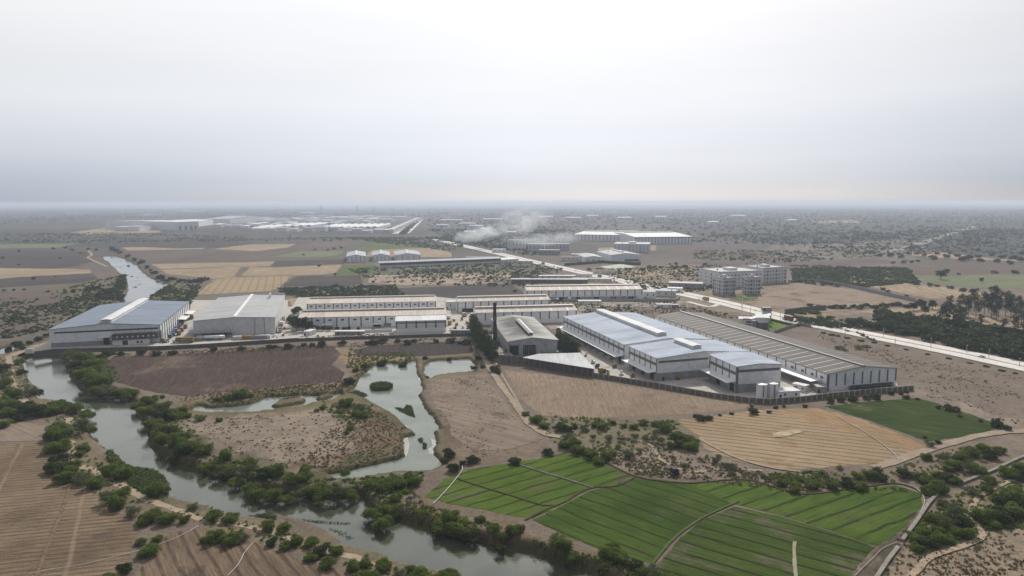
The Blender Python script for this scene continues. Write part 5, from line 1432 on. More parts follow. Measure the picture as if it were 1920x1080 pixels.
# trailer truck below the grey factory
e = truck('mustard yellow trailer truck with a white cab on the road below the grey factory', 344, 643, ang((370,642),(315,643)) , YL, CWH, 14.5, 3.9, 'trailer truck')
mb = MB(); mb.box(-3.0, .6, 1.31, 1.34, 2.0, 2.9); mb.build('lettering_panel', TK, e)
mb = MB(); mb.box(-3.0, .6, -1.34, -1.31, 2.0, 2.9); mb.build('lettering_panel', TK, e)
hd = ang((335,622),(352,592))
for i, (px, py, bd, lb) in enumerate(((336,628,BR,'brown truck nearest the gate in the row between the two factories'), (341,622,BR,'second brown truck from the gate between the two factories'), (348,615.5,OR,'orange brown truck, third in the row between the two factories'), (360,598,OR,'orange truck parked alone at the far end between the two factories'), (353,600,BR,'dark brown truck beside the lone orange one at the far end'))):
    truck(lb, px, py, hd, bd, BL, 7.5, 3.4, group='trucks between the two factories', tarp=TK if i in (2,3) else None)
for i in range(9):
    f = i / 8
    truck('blue truck in the line along the blue roofed factory, %s from the gate' % ORD[i], 319 + 24 * f + (i % 2) * 1.5, 634 - 29 * f, hd, BL, BL if i % 3 else CWH, 6.2, 2.8, group='blue trucks along the blue roofed factory')
truck('white truck with a tan load at the gate of the blue roofed factory', 310, 642, ang((300,640),(318,643)), TK, CWH, 6.5, 2.9)
hd2 = ang((524,625),(531,596))
truck('white cabbed brown truck parked against the east wall of the grey factory', 525.5, 623, hd2 + PI, BR, CWH, 8, 3.6, z=.24)
truck('white box truck behind the brown one at the east wall of the grey factory', 528, 611, hd2 + PI, CWH, CWH, 9, 3.4, z=.24)
truck('dark truck furthest along the east wall of the grey factory', 531.5, 601, hd2 + PI, STEEL, CWH, 7, 3.2, z=.24)
def tanker(label, px, py, heading, L_=14):
    g = P(px, py); e = empty('storage_tanker', (g.x, g.y, .25), heading, label, 'tanker')
    mb = MB(); mb.tube((-L_/2,0,2.2),(L_/2,0,2.2),1.25,1.25,18); mb.tube((-L_/2-.4,0,2.2),(-L_/2,0,2.2),.7,1.25,18); mb.tube((L_/2,0,2.2),(L_/2+.4,0,2.2),1.25,.7,18); mb.build('vessel', TANKW, e, True)
    mb = MB(); mb.box(-L_/2+1,L_/2-1,-.9,.9,.6,.95); mb.build('chassis', STEEL, e)
    wheelset(e, [-L_/2+2,-L_/2+3.4,L_/2-3], 1.05, .5)
tanker('long white cylindrical tanker in front of the grey factory', 402, 638, ang((380,639),(425,637.5)))
for i, (px, py, w, c, lb) in enumerate(((448,637,8,CREAMW,'cream crate sized cabin in front of the grey factory'),(466,636.5,9,OR,'orange container in front of the grey factory'),(487,636,10,BLOCKW,'long grey machine in front of the grey factory'),(365,640,12,STEEL,'dark heap of machinery at the west corner of the grey factory'),(497,635,8,WHITEP,'white container in front of the grey factory'),(375,637,4,WHITEP,'short white upright tank by the west corner of the grey factory'))):
    g = P(px, py); e = empty('container', (g.x, g.y, .22), ang((380,639),(425,637.5)), lb, 'container')
    mb = MB(); mb.box(-w/2,w/2,-1.2,1.2,.15,2.6); mb.build('body', c, e)
    mb = MB()
    for k in range(int(w)): mb.box(-w/2+.3+k,-w/2+.45+k,-1.26,-1.19,.2,2.5)
    mb.build('rib', STEEL, e)
    mb = MB(); mb.box(-w/2,-w/2+.3,-1.25,1.25,0,.148); mb.box(w/2-.3,w/2,-1.25,1.25,0,.148); mb.build('skid', STEEL, e)
# yard between warehouses
truck('tan truck standing in the dusty yard east of the white plant house', 871, 594, 1.2, TK, CWH, 7, 3.6, z=.24)
truck('mustard truck beside the white annex', 843.5, 609, 1.5, OR, CWH, 6.5, 3.6, z=.24)
truck('small pale truck behind the white annex', 841, 598, 1.5, CREAMW, CWH, 5.5, 3.0, z=.24)
truck('white truck parked by the beige warehouse with a white base', 886, 594, 1.4, CWH, CWH, 7, 3.2, z=.24)
car('silver car in the yard near the row of dark conifers', 883.5, 604.5, 1.2, CWH, .24)
e = truck('yellow forklift truck at the end of the open shed', 1129, 700, .3, OR, YL, 4.5, 3.2, 'forklift', z=.24, name='forklift')
truck('small yellow loader by the block wall of the middle warehouse section', 1270, 712, .2, YL, OR, 3.2, 1.6, 'loader', z=.24, name='loader')
# highway
rh = ang((1920,688),(1322,560))
truck('dark red truck passing the gatehouse on the highway', 1477, 601, rh, RD_, CWH, 11, 4.0, z=.31, tarp=paint('tarp_grey', (.4,.38,.36), .8))
truck('small orange brown truck on the highway opposite the grey apartment blocks', 1323, 563.5, rh, OR, RD_, 8.5, 3.6, z=.31)
truck('brown truck far up the highway beside the thin trees', 1018, 496.5, rh, BR, CWH, 9, 4, z=.31)
truck('dark truck near the pale house on the far highway', 1124, 520, rh, BR, CWH, 8, 4, z=.31)
car('white car on the highway at the edge of the dark wood', 1841, 671, rh, CWH)
car('dark car parked in front of the grey apartment blocks', 1357, 557, .2, STEEL, .25)
car('white car parked beside the dark one at the apartment blocks', 1366, 557.5, .2, CWH, .25)
car('white car beside the east grey apartment block', 1431, 551.5, .1, CWH, .25)
truck('small dark tractor cart on the scrub clearing above the green plots', 1264, 890, .3, DARK, DARK, 2.3, 1.1, 'cart', z=.02, name='tractor_cart')
# stacks and goods standing in the yards
vq = random.Random(3)
def goods(label, px, py, rz, c, n=3, group=None):
    g = P(px, py); e = empty('pallet_load', (g.x, g.y, .24), rz, label, 'pallet load', group)
    mb = MB()
    for k in range(3): mb.box(-1.2, 1.2, -.9 + k * .75, -.6 + k * .75, 0, .18)
    mb.build('pallet', RUST, e)
    mb = MB()
    for a in range(2):
        for b_ in range(2):
            for k in range(vq.randint(1, n)): mb.box(-1.15 + a * 1.18, -.05 + a * 1.18, -.85 + b_ * .88, -.03 + b_ * .88, .19 + k * .82, .97 + k * .82)
    mb.build('goods', c, e)
GC = [BR, TK, CWH, BL, STEEL, OR, CREAMW]
gl1 = [(1085,650),(1098,668),(1112,682),(1120,690),(1140,702),(1152,690),(1165,704),(1186,708)]
for i, (px, py) in enumerate(gl1):
    goods('pallet load in the yard below the long dock canopy, %s from the dark conifers' % ORD[i], px, py, vq.uniform(0, 3), GC[i % 7], group='pallet loads in the loading yard')
gl1 = [(851,603),(856,611),(868,616),(876,608),(881,615),(866,601),(853,618),(846,620)]
for i, (px, py) in enumerate(sorted(gl1, key=lambda q: (q[0]-838)**2 + (q[1]-615)**2)):
    goods('pallet load in the dusty yard beside the white annex, %s from the annex' % ORD[i], px, py, vq.uniform(0, 3), GC[(i + 2) % 7], group='pallet loads beside the annex')
gl1 = [(596,631),(606,633),(618,631),(630,634),(668,632),(682,630),(700,631),(716,629)]
for i, (px, py) in enumerate(gl1):
    goods('low pallet load along the yard road below the long warehouse, %s from the leafy trees' % ORD[i], px, py, vq.uniform(0, 3), GC[(i + 4) % 7], 1, group='pallet loads on the yard road')
gl1 = [(1030,570),(1045,568),(1068,566),(1090,564),(1110,564),(1150,563),(1170,563),(1190,562)]
for i, (px, py) in enumerate(gl1):
    truck('truck backed up to the docks of the longest warehouse, %s from its west end' % ORD[i], px, py - 1.5, ang((1090,562),(1092,570)), GC[(i * 3) % 7], GC[(i + 2) % 7], 9, 3.4, z=.24, group='trucks at the longest warehouse')
for i, (px, py) in enumerate(((529,617),(533,606),(527,630),(538,600))):
    car('small pale car beside the east wall of the grey factory, %s from the road' % ORD[(1,2,0,3)[i]], px + 4, py, hd2, CWH if i % 2 else STEEL, .24, 'cars by the grey factory')
def rider(label, px, py, heading):
    g = P(px, py); e = empty('motorbike', (g.x, g.y, .31), heading, label, 'motorbike')
    mb = MB(); mb.hexa([(-.7,-.12,.45),(.7,-.1,.5),(.7,.1,.5),(-.7,.12,.45)],[(-.8,-.12,.8),(.45,-.1,.95),(.45,.1,.95),(-.8,.12,.8)]); mb.build('frame', STEEL, e)
    wheelset(e, [.65,-.65], .02, .32)
rider('dark motorbike on the highway between the red truck and the flats', 1416, 583, rh)
rider('dark motorbike by the kerb opposite the grey apartment blocks', 1311, 562, rh)

# ------------------------------------------------------------------ poles and masts
def pole(label, px, py, h=None, pyt=None, arm=True, r=.16, name='street_pole', group='poles along the highway'):
    g = P(px, py); h = h or HT(px, py, pyt)
    e = empty(name, (g.x, g.y, 0), rh, label, 'pole', group)
    mb = MB(); mb.tube((0,0,0),(0,0,h),r*1.2,r*.8,8); mb.build('shaft', paint('pole_grey', (.3,.3,.3), .6), e)
    if arm:
        mb = MB(); mb.box(-.12,.12,-1.0,1.0,h-.7,h-.5); mb.build('crossarm', STEEL, e)
    return e
for i, (px, py, pt) in enumerate(((1505,603,588),(1523,617,603),(1574,618,602),(1584,632,617),(1656,633,614),(1678,650,635),(1745,653,633),(1812,662,646),(1854,671,653),(1911,688,670),(1463,600,585),(1446,598,582),(1407,590,576),(1390,578,566))):
    pole('thin grey pole beside the highway, %s from the flagpole' % ORD[sorted([1505,1523,1574,1584,1656,1678,1745,1812,1854,1911,1463,1446,1407,1390], key=lambda v: abs(v-1391)).index(px)], px, py, pyt=pt)
pole('thick dark mast at the corner of the grey compound wall', 1259, 560, pyt=542, r=.5, name='mast', group=None)
pole('slim mast with a white sign on the far highway', 1080, 508, pyt=493, r=.35, name='mast', group=None)
pole('slim radio mast rising beside the pale grey hall', 1140, 489, pyt=464, r=.35, name='mast', group=None)
pole('pale chimney mast behind the long thin shed', 848.5, 490, pyt=462, r=.6, name='mast', group=None, arm=False)
for i, (px, py, pt) in enumerate(((618,436,414),(541,413,402),(602,405,385),(670,407,386),(701,404,388),(738,404,390),(740,410,400),(567,415,405))):
    g = P(px, py); h = HT(px, py, pt); e = empty('pylon', (g.x, g.y, 0), .4, 'hazy lattice pylon over the far estate, %s counting from the west' % ORD[sorted([618,541,602,670,701,738,740,567]).index(px)], 'pylon', 'far pylons')
    mb = MB()
    for s_ in ((-1,-1),(1,-1),(1,1),(-1,1)): mb.tube((s_[0]*h*.08,s_[1]*h*.08,0),(s_[0]*.5,s_[1]*.5,h),h*.012,h*.008,5)
    mb.build('leg', STEEL, e)
    mb = MB()
    for z in (.7,.82,.94): mb.box(-h*.13,h*.13,-.5,.5,h*z,h*z+h*.012)
    mb.build('crossarm', STEEL, e)

# ------------------------------------------------------------------ vegetation meshes
def leaf_mesh(name, lobes, n, size, mat, seed, inner=.25, zmin=0.0):
    rg = np.random.default_rng(seed)
    lb = np.array(lobes, float)
    ar = lb[:, 3] * lb[:, 4] + lb[:, 5] * lb[:, 3]
    k = rg.choice(len(lb), n, p=ar / ar.sum())
    d = rg.normal(size=(n, 3)); d /= np.linalg.norm(d, axis=1)[:, None]
    d[:, 2] = np.where(d[:, 2] < -.35, -d[:, 2], d[:, 2])
    rad = np.where(rg.random(n) < inner, rg.uniform(.3, .8, n), rg.normal(.97, .09, n))
    c = lb[k, :3] + d * lb[k, 3:] * rad[:, None]
    c[:, 2] = np.maximum(c[:, 2], zmin + rg.random(n) * .06)
    nn = d / lb[k, 3:]; nn /= np.linalg.norm(nn, axis=1)[:, None]
    nn = nn * .9 + rg.normal(size=(n, 3)) * .75; nn[:, 2] += .25
    nn /= np.linalg.norm(nn, axis=1)[:, None]
    t1 = np.cross(nn, rg.normal(size=(n, 3))); t1 /= np.linalg.norm(t1, axis=1)[:, None]
    t2 = np.cross(nn, t1)
    s = size * rg.uniform(.55, 1.35, n)[:, None]; a = rg.uniform(.45, 1.0, n)[:, None]
    V = np.stack([c - t1 * s, c - t2 * s * a * .7 + t1 * s * .15, c + t1 * s, c + t2 * s * a], 1).reshape(-1, 3)
    me = bpy.data.meshes.new(name)
    me.vertices.add(4 * n); me.vertices.foreach_set('co', V.ravel())
    me.loops.add(4 * n); me.loops.foreach_set('vertex_index', np.arange(4 * n, dtype=np.int32))
    me.polygons.add(n); me.polygons.foreach_set('loop_start', (np.arange(n) * 4).astype(np.int32))
    me.update(); me.validate(); me.materials.append(mat)
    return me
def dome(seed, n=9, flat=.62, spread=.62):
    r = random.Random(seed); L_ = [(0, 0, .28, .62, .58, .42 * flat / .62)]
    for i in range(n):
        a = 2 * PI * i / n + r.uniform(-.4, .4); q = r.uniform(.35, 1.0) * spread
        s = r.uniform(.26, .44)
        L_.append((math.cos(a) * q, math.sin(a) * q, r.uniform(.16, .62) * flat / .62, s, s, s * r.uniform(.55, .85)))
    return L_
NEARB_ = [leaf_mesh('thorn_bush', dome(s, 9 + s % 3), 3000, .058, LEAF, s) for s in range(6)]
PALEB_ = [leaf_mesh('thorn_bush', dome(s + 20, 7, .75), 1500, .050, LEAFPALE, s + 20, inner=.5) for s in range(3)]
DARKB_ = [leaf_mesh('thorn_bush', dome(s + 40, 8), 2000, .065, LEAFDK, s + 40) for s in range(3)]
LOWB_ = [leaf_mesh('bush', dome(s + 60, 6), 420, .13, LEAFDK, s + 60) for s in range(5)]
LOWG_ = [leaf_mesh('bush', dome(s + 70, 6), 420, .13, LEAF, s + 70) for s in range(4)]
def mesh_of(name, mb, mat):
    m = bpy.data.meshes.new(name); m.from_pydata(mb.v, [], mb.f); m.materials.append(mat); return m
def trunk_mesh(seed, h, r, br=4, spread=.35, top=.8):
    rr = random.Random(seed); mb = MB()
    pts = [Vector((0, 0, -.05))]
    for i in range(4): pts.append(Vector((rr.uniform(-.04, .04), rr.uniform(-.04, .04), h * (i + 1) / 4)))
    for i in range(4): mb.tube(pts[i], pts[i + 1], r * (1 - .18 * i), r * (1 - .18 * (i + 1)), 7, cap=False)
    for k in range(br):
        a = 2 * PI * k / br + rr.uniform(-.3, .3); b0 = pts[2].lerp(pts[4], rr.random())
        mb.tube(b0, (math.cos(a) * spread, math.sin(a) * spread, min(top, b0.z + spread * 1.1)), r * .5, r * .15, 5, cap=False)
    return mesh_of('trunk', mb, BARK)
# round tree on a stem; unit width radius 1
def treeset(nm_, mat, seeds, n, size, kind):
    out_ = []
    for s in seeds:
        r = random.Random(s)
        if kind == 'round':
            L_ = [(x, y, z + .35, a, b_, c) for x, y, z, a, b_, c in dome(s, 9, .85)]; th = .5; tr = .06
        elif kind == 'gum':
            L_ = []
            for i in range(10):
                z = .9 + 2.1 * (i + .5) / 10; a = r.uniform(0, 2 * PI); q = r.uniform(.05, .42) * (1.15 - abs(z - 1.8) * .35)
                s_ = r.uniform(.26, .48); L_.append((math.cos(a) * q, math.sin(a) * q, z, s_, s_, s_ * 1.1))
            th = 2.4; tr = .045
        elif kind == 'cone':
            L_ = [(r.uniform(-.06,.06), r.uniform(-.06,.06), .25 + 2.2 * i / 8, .95 * (1 - .075 * i) * r.uniform(.85, 1.05), .95 * (1 - .075 * i), .42) for i in range(9)]; th = 1; tr = .08
        out_.append((leaf_mesh('crown', L_, n, size, mat, s, inner=.3), trunk_mesh(s, th, tr, top=th + .6)))
    return out_
T_ROUND = treeset('r', LEAFDK, (101, 102, 103), 1600, .075, 'round')
T_GUM = treeset('g', LEAFEU, (111, 112, 113, 114), 1100, .075, 'gum')
T_CONE = treeset('c', LEAFDK, (121, 122, 123), 2200, .075, 'cone')
vr = random.Random(77)
KINDCOUNT = {}
def put(name, meshes, px, py, w_px, label, cat, group, hs=1.0, z=None, tree=False, rad=None):
    dy = .18 * w_px if name == 'thorn_bush' else 0
    g = P(px, py + dy)
    if dy and water_dist(np.array([g.x]), np.array([g.y]))[1][0] < 6.0: g = P(px, py)
    r = rad or (w_px / 2) * math.hypot(g.x, g.y) / 1280 * (.95 if name == 'thorn_bush' else .92)
    zz = gz(g.x, g.y) if g.y < 1250 else 0
    if zz < -.4:      # foot of the plant stays on the bank
        zz = max(zz, -2.2)
    sc = (r * vr.uniform(.92, 1.08), r * vr.uniform(.92, 1.08), r * hs * vr.uniform(.85, 1.15))
    rz = vr.uniform(0, 2 * PI)
    if tree:
        cr, tk = vr.choice(meshes)
        e = empty(name, (g.x, g.y, zz), rz, label, cat, group)
        e.scale = sc
        c = link('crown', cr, e); t_ = link('trunk', tk, e)
        return e
    if meshes is NEARB_:
        q_ = vr.random(); meshes = PALEB_ if q_ < .13 else DARKB_ if q_ < .3 else NEARB_
    o = link(name, vr.choice(meshes))
    o.location = (g.x, g.y + r * .2, zz - .1); o.rotation_euler = (0, 0, rz); o.scale = sc
    KINDCOUNT[name] = KINDCOUNT.get(name, 0) + 1
    return tag(o, label, cat, group)
def cluster(pts, desc, place, end, ref, name='thorn_bush', meshes=None, cat='bush', hs=1.0, tree=False, group=None):
    """the plants of one place, labelled by their order from the point ref"""
    order = sorted(range(len(pts)), key=lambda i: (pts[i][0] - ref[0]) ** 2 + ((pts[i][1] - ref[1]) * 2.2) ** 2)
    for rank, i in enumerate(order):
        p = pts[i]
        put(name, meshes or NEARB_, p[0], p[1], p[2], '%s %s, %s from %s' % (desc, place, ORD[rank], end), cat, group or (desc + ' ' + place), hs, tree=tree)
G = 'green thorn bush'
cluster([(134,672,38),(156,674,38),(174,684,40),(143,692,40),(170,700,42),(158,714,42),(178,712,42),(194,722,40),(172,724,40),(192,733,40),(222,737,40),(240,741,36),(205,738,40),(182,736,36),(122,666,16)], G, 'on the bank below the blue roofed factory', 'the factory wall', (150,660))
cluster([(256,762,36),(278,757,36),(303,765,36),(272,778,40),(302,787,42),(327,780,36),(340,770,30),(285,802,42),(312,815,46),(334,828,48),(352,838,46),(302,832,40),(344,852,48),(378,853,42),(322,856,32)], G, 'on the inner bank beside the dry clearing', 'upstream', (250,755))
cluster([(420,864,38),(427,886,42),(470,870,36),(460,892,44),(491,899,44),(440,903,40),(470,915,44),(515,893,52),(508,925,50),(535,932,40),(480,925,40),(405,890,36),(380,878,34)], 'broad green thorn bush', 'on the steep bank below the clearing', 'upstream', (380,870))
cluster([(545,908,46),(585,918,48),(602,930,50),(632,928,48),(657,926,40),(572,902,36),(560,925,40),(695,915,40),(722,913,48),(750,906,48),(776,902,40),(740,898,40),(765,893,36),(700,962,60),(737,957,56),(716,978,52),(741,940,36),(572,882,28)], 'dark leafy thorn bush', 'around the pond outlet', 'the west end', (530,900))
cluster([(826,988,56),(860,994,62),(882,1002,50),(845,978,44),(901,978,28),(925,996,38),(945,1004,38),(963,1002,44),(975,995,30),(938,1022,30)], 'dark leafy thorn bush', 'between the river and the bright green plots', 'the hose', (815,950))
cluster([(1054,1030,54),(1072,1043,50),(1045,1018,36),(1142,1044,58),(1162,1056,54),(1192,1060,44),(1152,1030,40),(1228,1078,48),(1252,1083,40),(1205,1078,36)], 'dark leafy thorn bush', 'on the high bank below the green plot', 'upstream', (1040,1010))
cluster([(4,692,32),(12,704,30),(4,722,32),(20,742,42),(6,758,40),(38,766,46),(62,771,50),(86,771,44),(100,762,38),(14,775,34),(30,786,26),(4,797,30)], 'dark green thorn bush', 'west of the sandy riverside path', 'the factory end', (5,680))
cluster([(106,802,42),(95,818,40),(115,820,42),(112,838,42),(96,842,38),(108,862,44),(100,880,40),(124,880,50),(148,898,50),(118,898,40),(176,908,44),(200,938,44),(226,928,40),(216,948,44),(246,962,40),(280,968,46),(312,972,46),(270,978,36)], 'dense green thorn bush', 'between the stubble field and the path', 'upstream', (100,790))
cluster([(56,742,34),(67,736,30),(40,702,20),(36,683,22),(120,766,34),(136,776,34),(162,778,32),(152,812,42),(166,806,34),(155,842,32),(148,852,24),(204,884,46),(226,889,44),(214,875,34),(292,930,46),(300,922,36),(276,928,34)], 'leafy green thorn bush', 'between the path and the water', 'the factory end', (40,680))
cluster([(398,968,40),(430,972,42),(362,950,30),(402,1008,44),(430,1012,46),(456,1008,38),(385,1012,30),(345,975,26)], 'low green thorn bush', 'on the near bank beside the pale hose', 'upstream', (350,950))
cluster([(276,1034,46),(233,1068,36),(292,1012,26),(200,1088,46),(262,1018,24)], 'lone round thorn bush', 'at the edge of the near furrowed field', 'the path', (300,1000))
cluster([(502,988,40),(530,993,34),(556,1013,42),(582,1018,38),(508,1018,32),(536,1024,32),(600,1033,46),(630,1033,40),(582,1044,40),(612,1058,42),(660,1064,42),(684,1056,36),(718,1062,42),(700,1082,44),(748,1082,44),(676,1084,44),(770,1068,30)], 'bright green thorn bush', 'on the near bank past the path', 'upstream', (490,980))
cluster([(788,1076,56),(822,1086,50),(842,1092,50),(805,1096,50)], 'tall bright thorn bush', 'at the near water edge', 'upstream', (760,1070))
cluster([(655,720,34),(684,692,22),(715,682,30),(755,684,24),(797,674,14),(666,697,18),(842,672,14),(896,674,18),(889,694,18),(927,692,30),(800,706,14),(905,690,14),(934,698,16)], 'grey green bush', 'at the north shore of the ponds', 'the ploughed field', (640,700), meshes=DARKB_)
cluster([(648,756,36),(672,766,32),(681,778,30),(667,776,26),(638,772,16),(655,803,20),(650,812,14),(605,765,16),(593,770,12),(620,768,10)], 'green bush', 'on the dry clearing beside the pond', 'the reed clump', (700,740))
cluster([(430,750,32),(452,747,38),(408,752,20),(468,745,20),(374,784,28),(410,787,20),(352,780,18),(648,882,32),(571,878,26),(512,731,10),(304,744,14)], 'small green bush', 'scattered around the pale channel', 'the river', (300,760), meshes=LOWG_)
cluster([(842,858,34),(886,862,36),(850,878,36),(965,864,34),(834,868,24),(1028,848,30),(867,868,20)], 'round dark bush', 'on the brown slope above the green plots', 'the pond', (820,850), meshes=DARKB_)
cluster([(200,664,22),(226,664,16),(265,662,22),(292,663,22),(324,661,20),(186,668,16),(212,662,14),(400,655,20),(452,653,18),(505,650,16),(540,649,24),(516,650,14),(160,668,22)], 'dark bush', 'at the wall below the two big factories', 'the river', (100,668), meshes=DARKB_)
cluster([(570,646,16),(602,646,24),(585,647,14),(642,644,22),(700,641,28),(718,639,24),(690,643,18),(765,642,24),(776,639,16),(818,640,16),(845,638,24),(875,641,26),(862,642,16),(745,640,16)], 'dark bush', 'at the wall below the white annex', 'the west end', (560,645), meshes=DARKB_)
cluster([(986,776,22),(1003,788,30),(1020,798,28),(1050,802,34),(1066,804,28),(1095,804,28),(1078,800,20),(1130,800,28),(1117,797,20),(1150,793,18),(1170,798,20),(1190,800,26),(1207,792,28),(1228,794,24),(1241,800,36),(1250,806,30)], G, 'in the hedge below the grey stubble field', 'the dirt track', (980,770))
cluster([(1142,824,26),(1166,824,24),(1190,822,26),(1212,824,24),(1230,812,24),(1240,828,26),(1225,826,20),(1112,822,20),(1180,852,38),(1160,838,18),(1200,846,20)], 'thin pale thorn bush', 'in the middle of the scrub clearing', 'the dirt track', (1100,820), meshes=PALEB_, hs=1.15)
cluster([(1266,815,32),(1277,832,36),(1298,838,40),(1300,828,34),(1260,835,26),(1285,820,30)], 'dense dark thorn bush', 'at the corner of the tan striped field', 'the clearing', (1240,830))
cluster([(1072,832,44),(1086,842,42),(1056,834,32),(1065,820,32),(1110,852,38),(1136,857,38),(1124,864,32),(1100,848,30),(1148,850,26)], G, 'on the rise above the upper green plot', 'the dirt track', (1040,820))
cluster([(1284,872,22),(1315,862,16),(1342,864,22),(1360,873,28),(1374,876,26),(1348,856,18),(1372,889,20),(1432,893,18),(1323,893,12),(1235,842,14),(1247,843,8),(1284,880,12),(1337,870,12)], 'pale sparse bush', 'on the eastern half of the scrub clearing', 'the tractor cart', (1264,890), meshes=PALEB_)
cluster([(1315,784,24),(1331,784,20),(1305,780,16),(1350,778,10),(1372,775,12),(1414,772,26),(1442,772,14)], 'dark bush', 'between the grey stubble and tan field', 'the west end', (1290,780), meshes=DARKB_)
cluster([(1466,908,26),(1490,920,28),(1442,898,20),(1525,910,38),(1562,910,36),(1590,908,34),(1616,912,36),(1540,886,18),(1576,878,18),(1632,894,36),(1652,896,32),(1645,884,28),(1610,894,26),(1506,900,18),(1550,895,20)], G, 'between the tan field and the green plots', 'the clearing', (1430,890))
cluster([(1696,889,36),(1745,904,38),(1762,918,38),(1732,898,32),(1777,897,38),(1792,903,30),(1742,922,32),(1715,892,24),(1758,890,26)], 'dark green thorn bush', 'at the end of the green plots', 'the tan field', (1680,880))
cluster([(1790,872,38),(1816,878,38),(1836,883,36),(1802,858,36),(1826,850,34),(1860,854,36),(1846,842,28),(1773,862,30),(1780,880,24),(1738,858,24),(1746,834,24),(1760,830,16),(1875,846,24)], 'dark green thorn bush', 'south of the pale dirt road', 'the dark green field', (1740,830))
cluster([(1792,962,46),(1806,978,44),(1776,986,36),(1752,972,36),(1744,1018,42),(1766,1012,38),(1720,1012,36),(1722,1028,32),(1800,1000,34),(1816,1003,34),(1782,1016,24),(1768,945,24),(1700,1000,18),(1735,1000,28),(1760,995,26)], 'leafy green thorn bush', 'between the channel and the sandy track', 'the channel bend', (1750,930))
cluster([(1832,968,26),(1850,972,52),(1876,970,56),(1906,962,52),(1900,928,40),(1880,940,34),(1852,918,26),(1822,922,28),(1888,888,32),(1906,893,36),(1922,882,38),(1860,905,28),(1925,940,50),(1838,930,22),(1940,900,40),(1865,985,30)], 'big dense thorn bush', 'east of the sandy track', 'the channel gap', (1790,915))
cluster([(1672,738,14),(1700,745,16),(1648,748,10),(1690,738,12),(1735,820,10),(1780,766,24),(1792,768,22),(1872,796,30),(1890,804,18),(1760,764,12),(1800,780,10),(1840,790,10),(1558,752,22),(1578,750,22),(1600,748,26),(1642,744,24),(1625,746,18),(1455,764,14),(1470,762,10),(1410,762,10),(1510,762,12),(1700,735,12),(1720,748,10)], 'dark low bush', 'edging the dark green field', 'the round tanks', (1440,755), meshes=LOWB_)
print('thorn bushes', KINDCOUNT)

# trees by the halls: single dense conifers in two rows
cn = [(886,620,26),(890,630,28),(894,638,30),(899,647,32),(905,656,32),(911,664,34),(918,672,32),(926,676,26),(893,626,22),(901,652,26)]
cluster(cn, 'dark dense tree', 'in the row west of the chimney', 'the yard', (884,612), name='dense_tree', meshes=T_CONE, cat='tree', hs=1.0, tree=True)
cn = [(1047,640,24),(1051,646,26),(1056,652,28),(1062,658,30),(1068,662,30),(1074,664,28),(1080,665,24),(1051,655,24)]
cluster(cn, 'dark dense tree', 'in the row beside the silver blue warehouse', 'its far end', (1044,630), name='dense_tree', meshes=T_CONE, cat='tree', hs=.8, tree=True)
cluster([(548,614,28),(556,620,32),(568,622,34),(580,622,28),(560,608,24),(571,604,18),(560,588,20),(553,594,20)], 'leafy dark tree', 'at the west end of the long warehouses', 'the grey factory', (540,600), name='leafy_tree', meshes=T_ROUND, cat='tree', hs=1.1, tree=True)
cluster([(596,621,14),(606,621,16),(618,621,16),(632,621,12),(646,621,13),(654,621,13),(672,621,11),(700,621,8)], 'small leafy tree', 'in front of the annexed warehouse', 'the west end', (590,620), name='leafy_tree', meshes=T_ROUND, cat='tree', hs=1.0, tree=True)
cluster([(32,652,22),(55,646,14),(70,640,18),(42,656,16),(14,654,16),(86,632,14),(98,625,14),(110,617,14),(95,618,10),(122,610,16),(134,604,18),(146,598,18),(158,592,18),(170,588,16),(182,583,16),(196,580,14)], 'dark tree', 'in the line behind the blue roofed factory', 'the side pool', (0,655), name='riverside_tree', meshes=LOWB_, cat='tree', hs=1.2)
# upper river banks
rp = []
for i in range(30):
    f = i / 29
    cx, cy = ((208,470),(256,490),(300,520),(330,530),(375,530))[min(3, int(f*4))], None
    seg = min(3, int(f * 4)); tt = f * 4 - seg
    A_ = ((208,472),(258,494),(292,522),(330,530),(385,527))
    x = A_[seg][0] + (A_[seg+1][0] - A_[seg][0]) * tt; y = A_[seg][1] + (A_[seg+1][1] - A_[seg][1]) * tt
    rp.append((x + vr.uniform(2, 10), y + vr.uniform(-3, 2), vr.uniform(9, 17)))
cluster(rp, 'dark tree', 'on the east bank of the upper river', 'the far end', (205,470), name='riverside_tree', meshes=LOWB_, cat='tree', hs=1.1)
rp = [(225+vr.uniform(-8,6), 520+i*2.6, vr.uniform(12,20)) for i in range(17)] + [(190+vr.uniform(-30,20), 552+vr.uniform(-12,14), vr.uniform(10,20)) for i in range(16)]
cluster(rp, 'dark tree', 'on the west bank of the upper river', 'the blue roofed factory', (215,568), name='riverside_tree', meshes=LOWB_, cat='tree', hs=1.0)
cluster([(246,516,8),(238,514,7),(262,531,8),(256,524,6),(252,536,10),(266,530,6),(225,500,6),(258,518,6)], 'dark weedy bush', 'standing in the upper river', 'the far end', (220,490), name='river_bush', meshes=LOWB_, hs=.5)
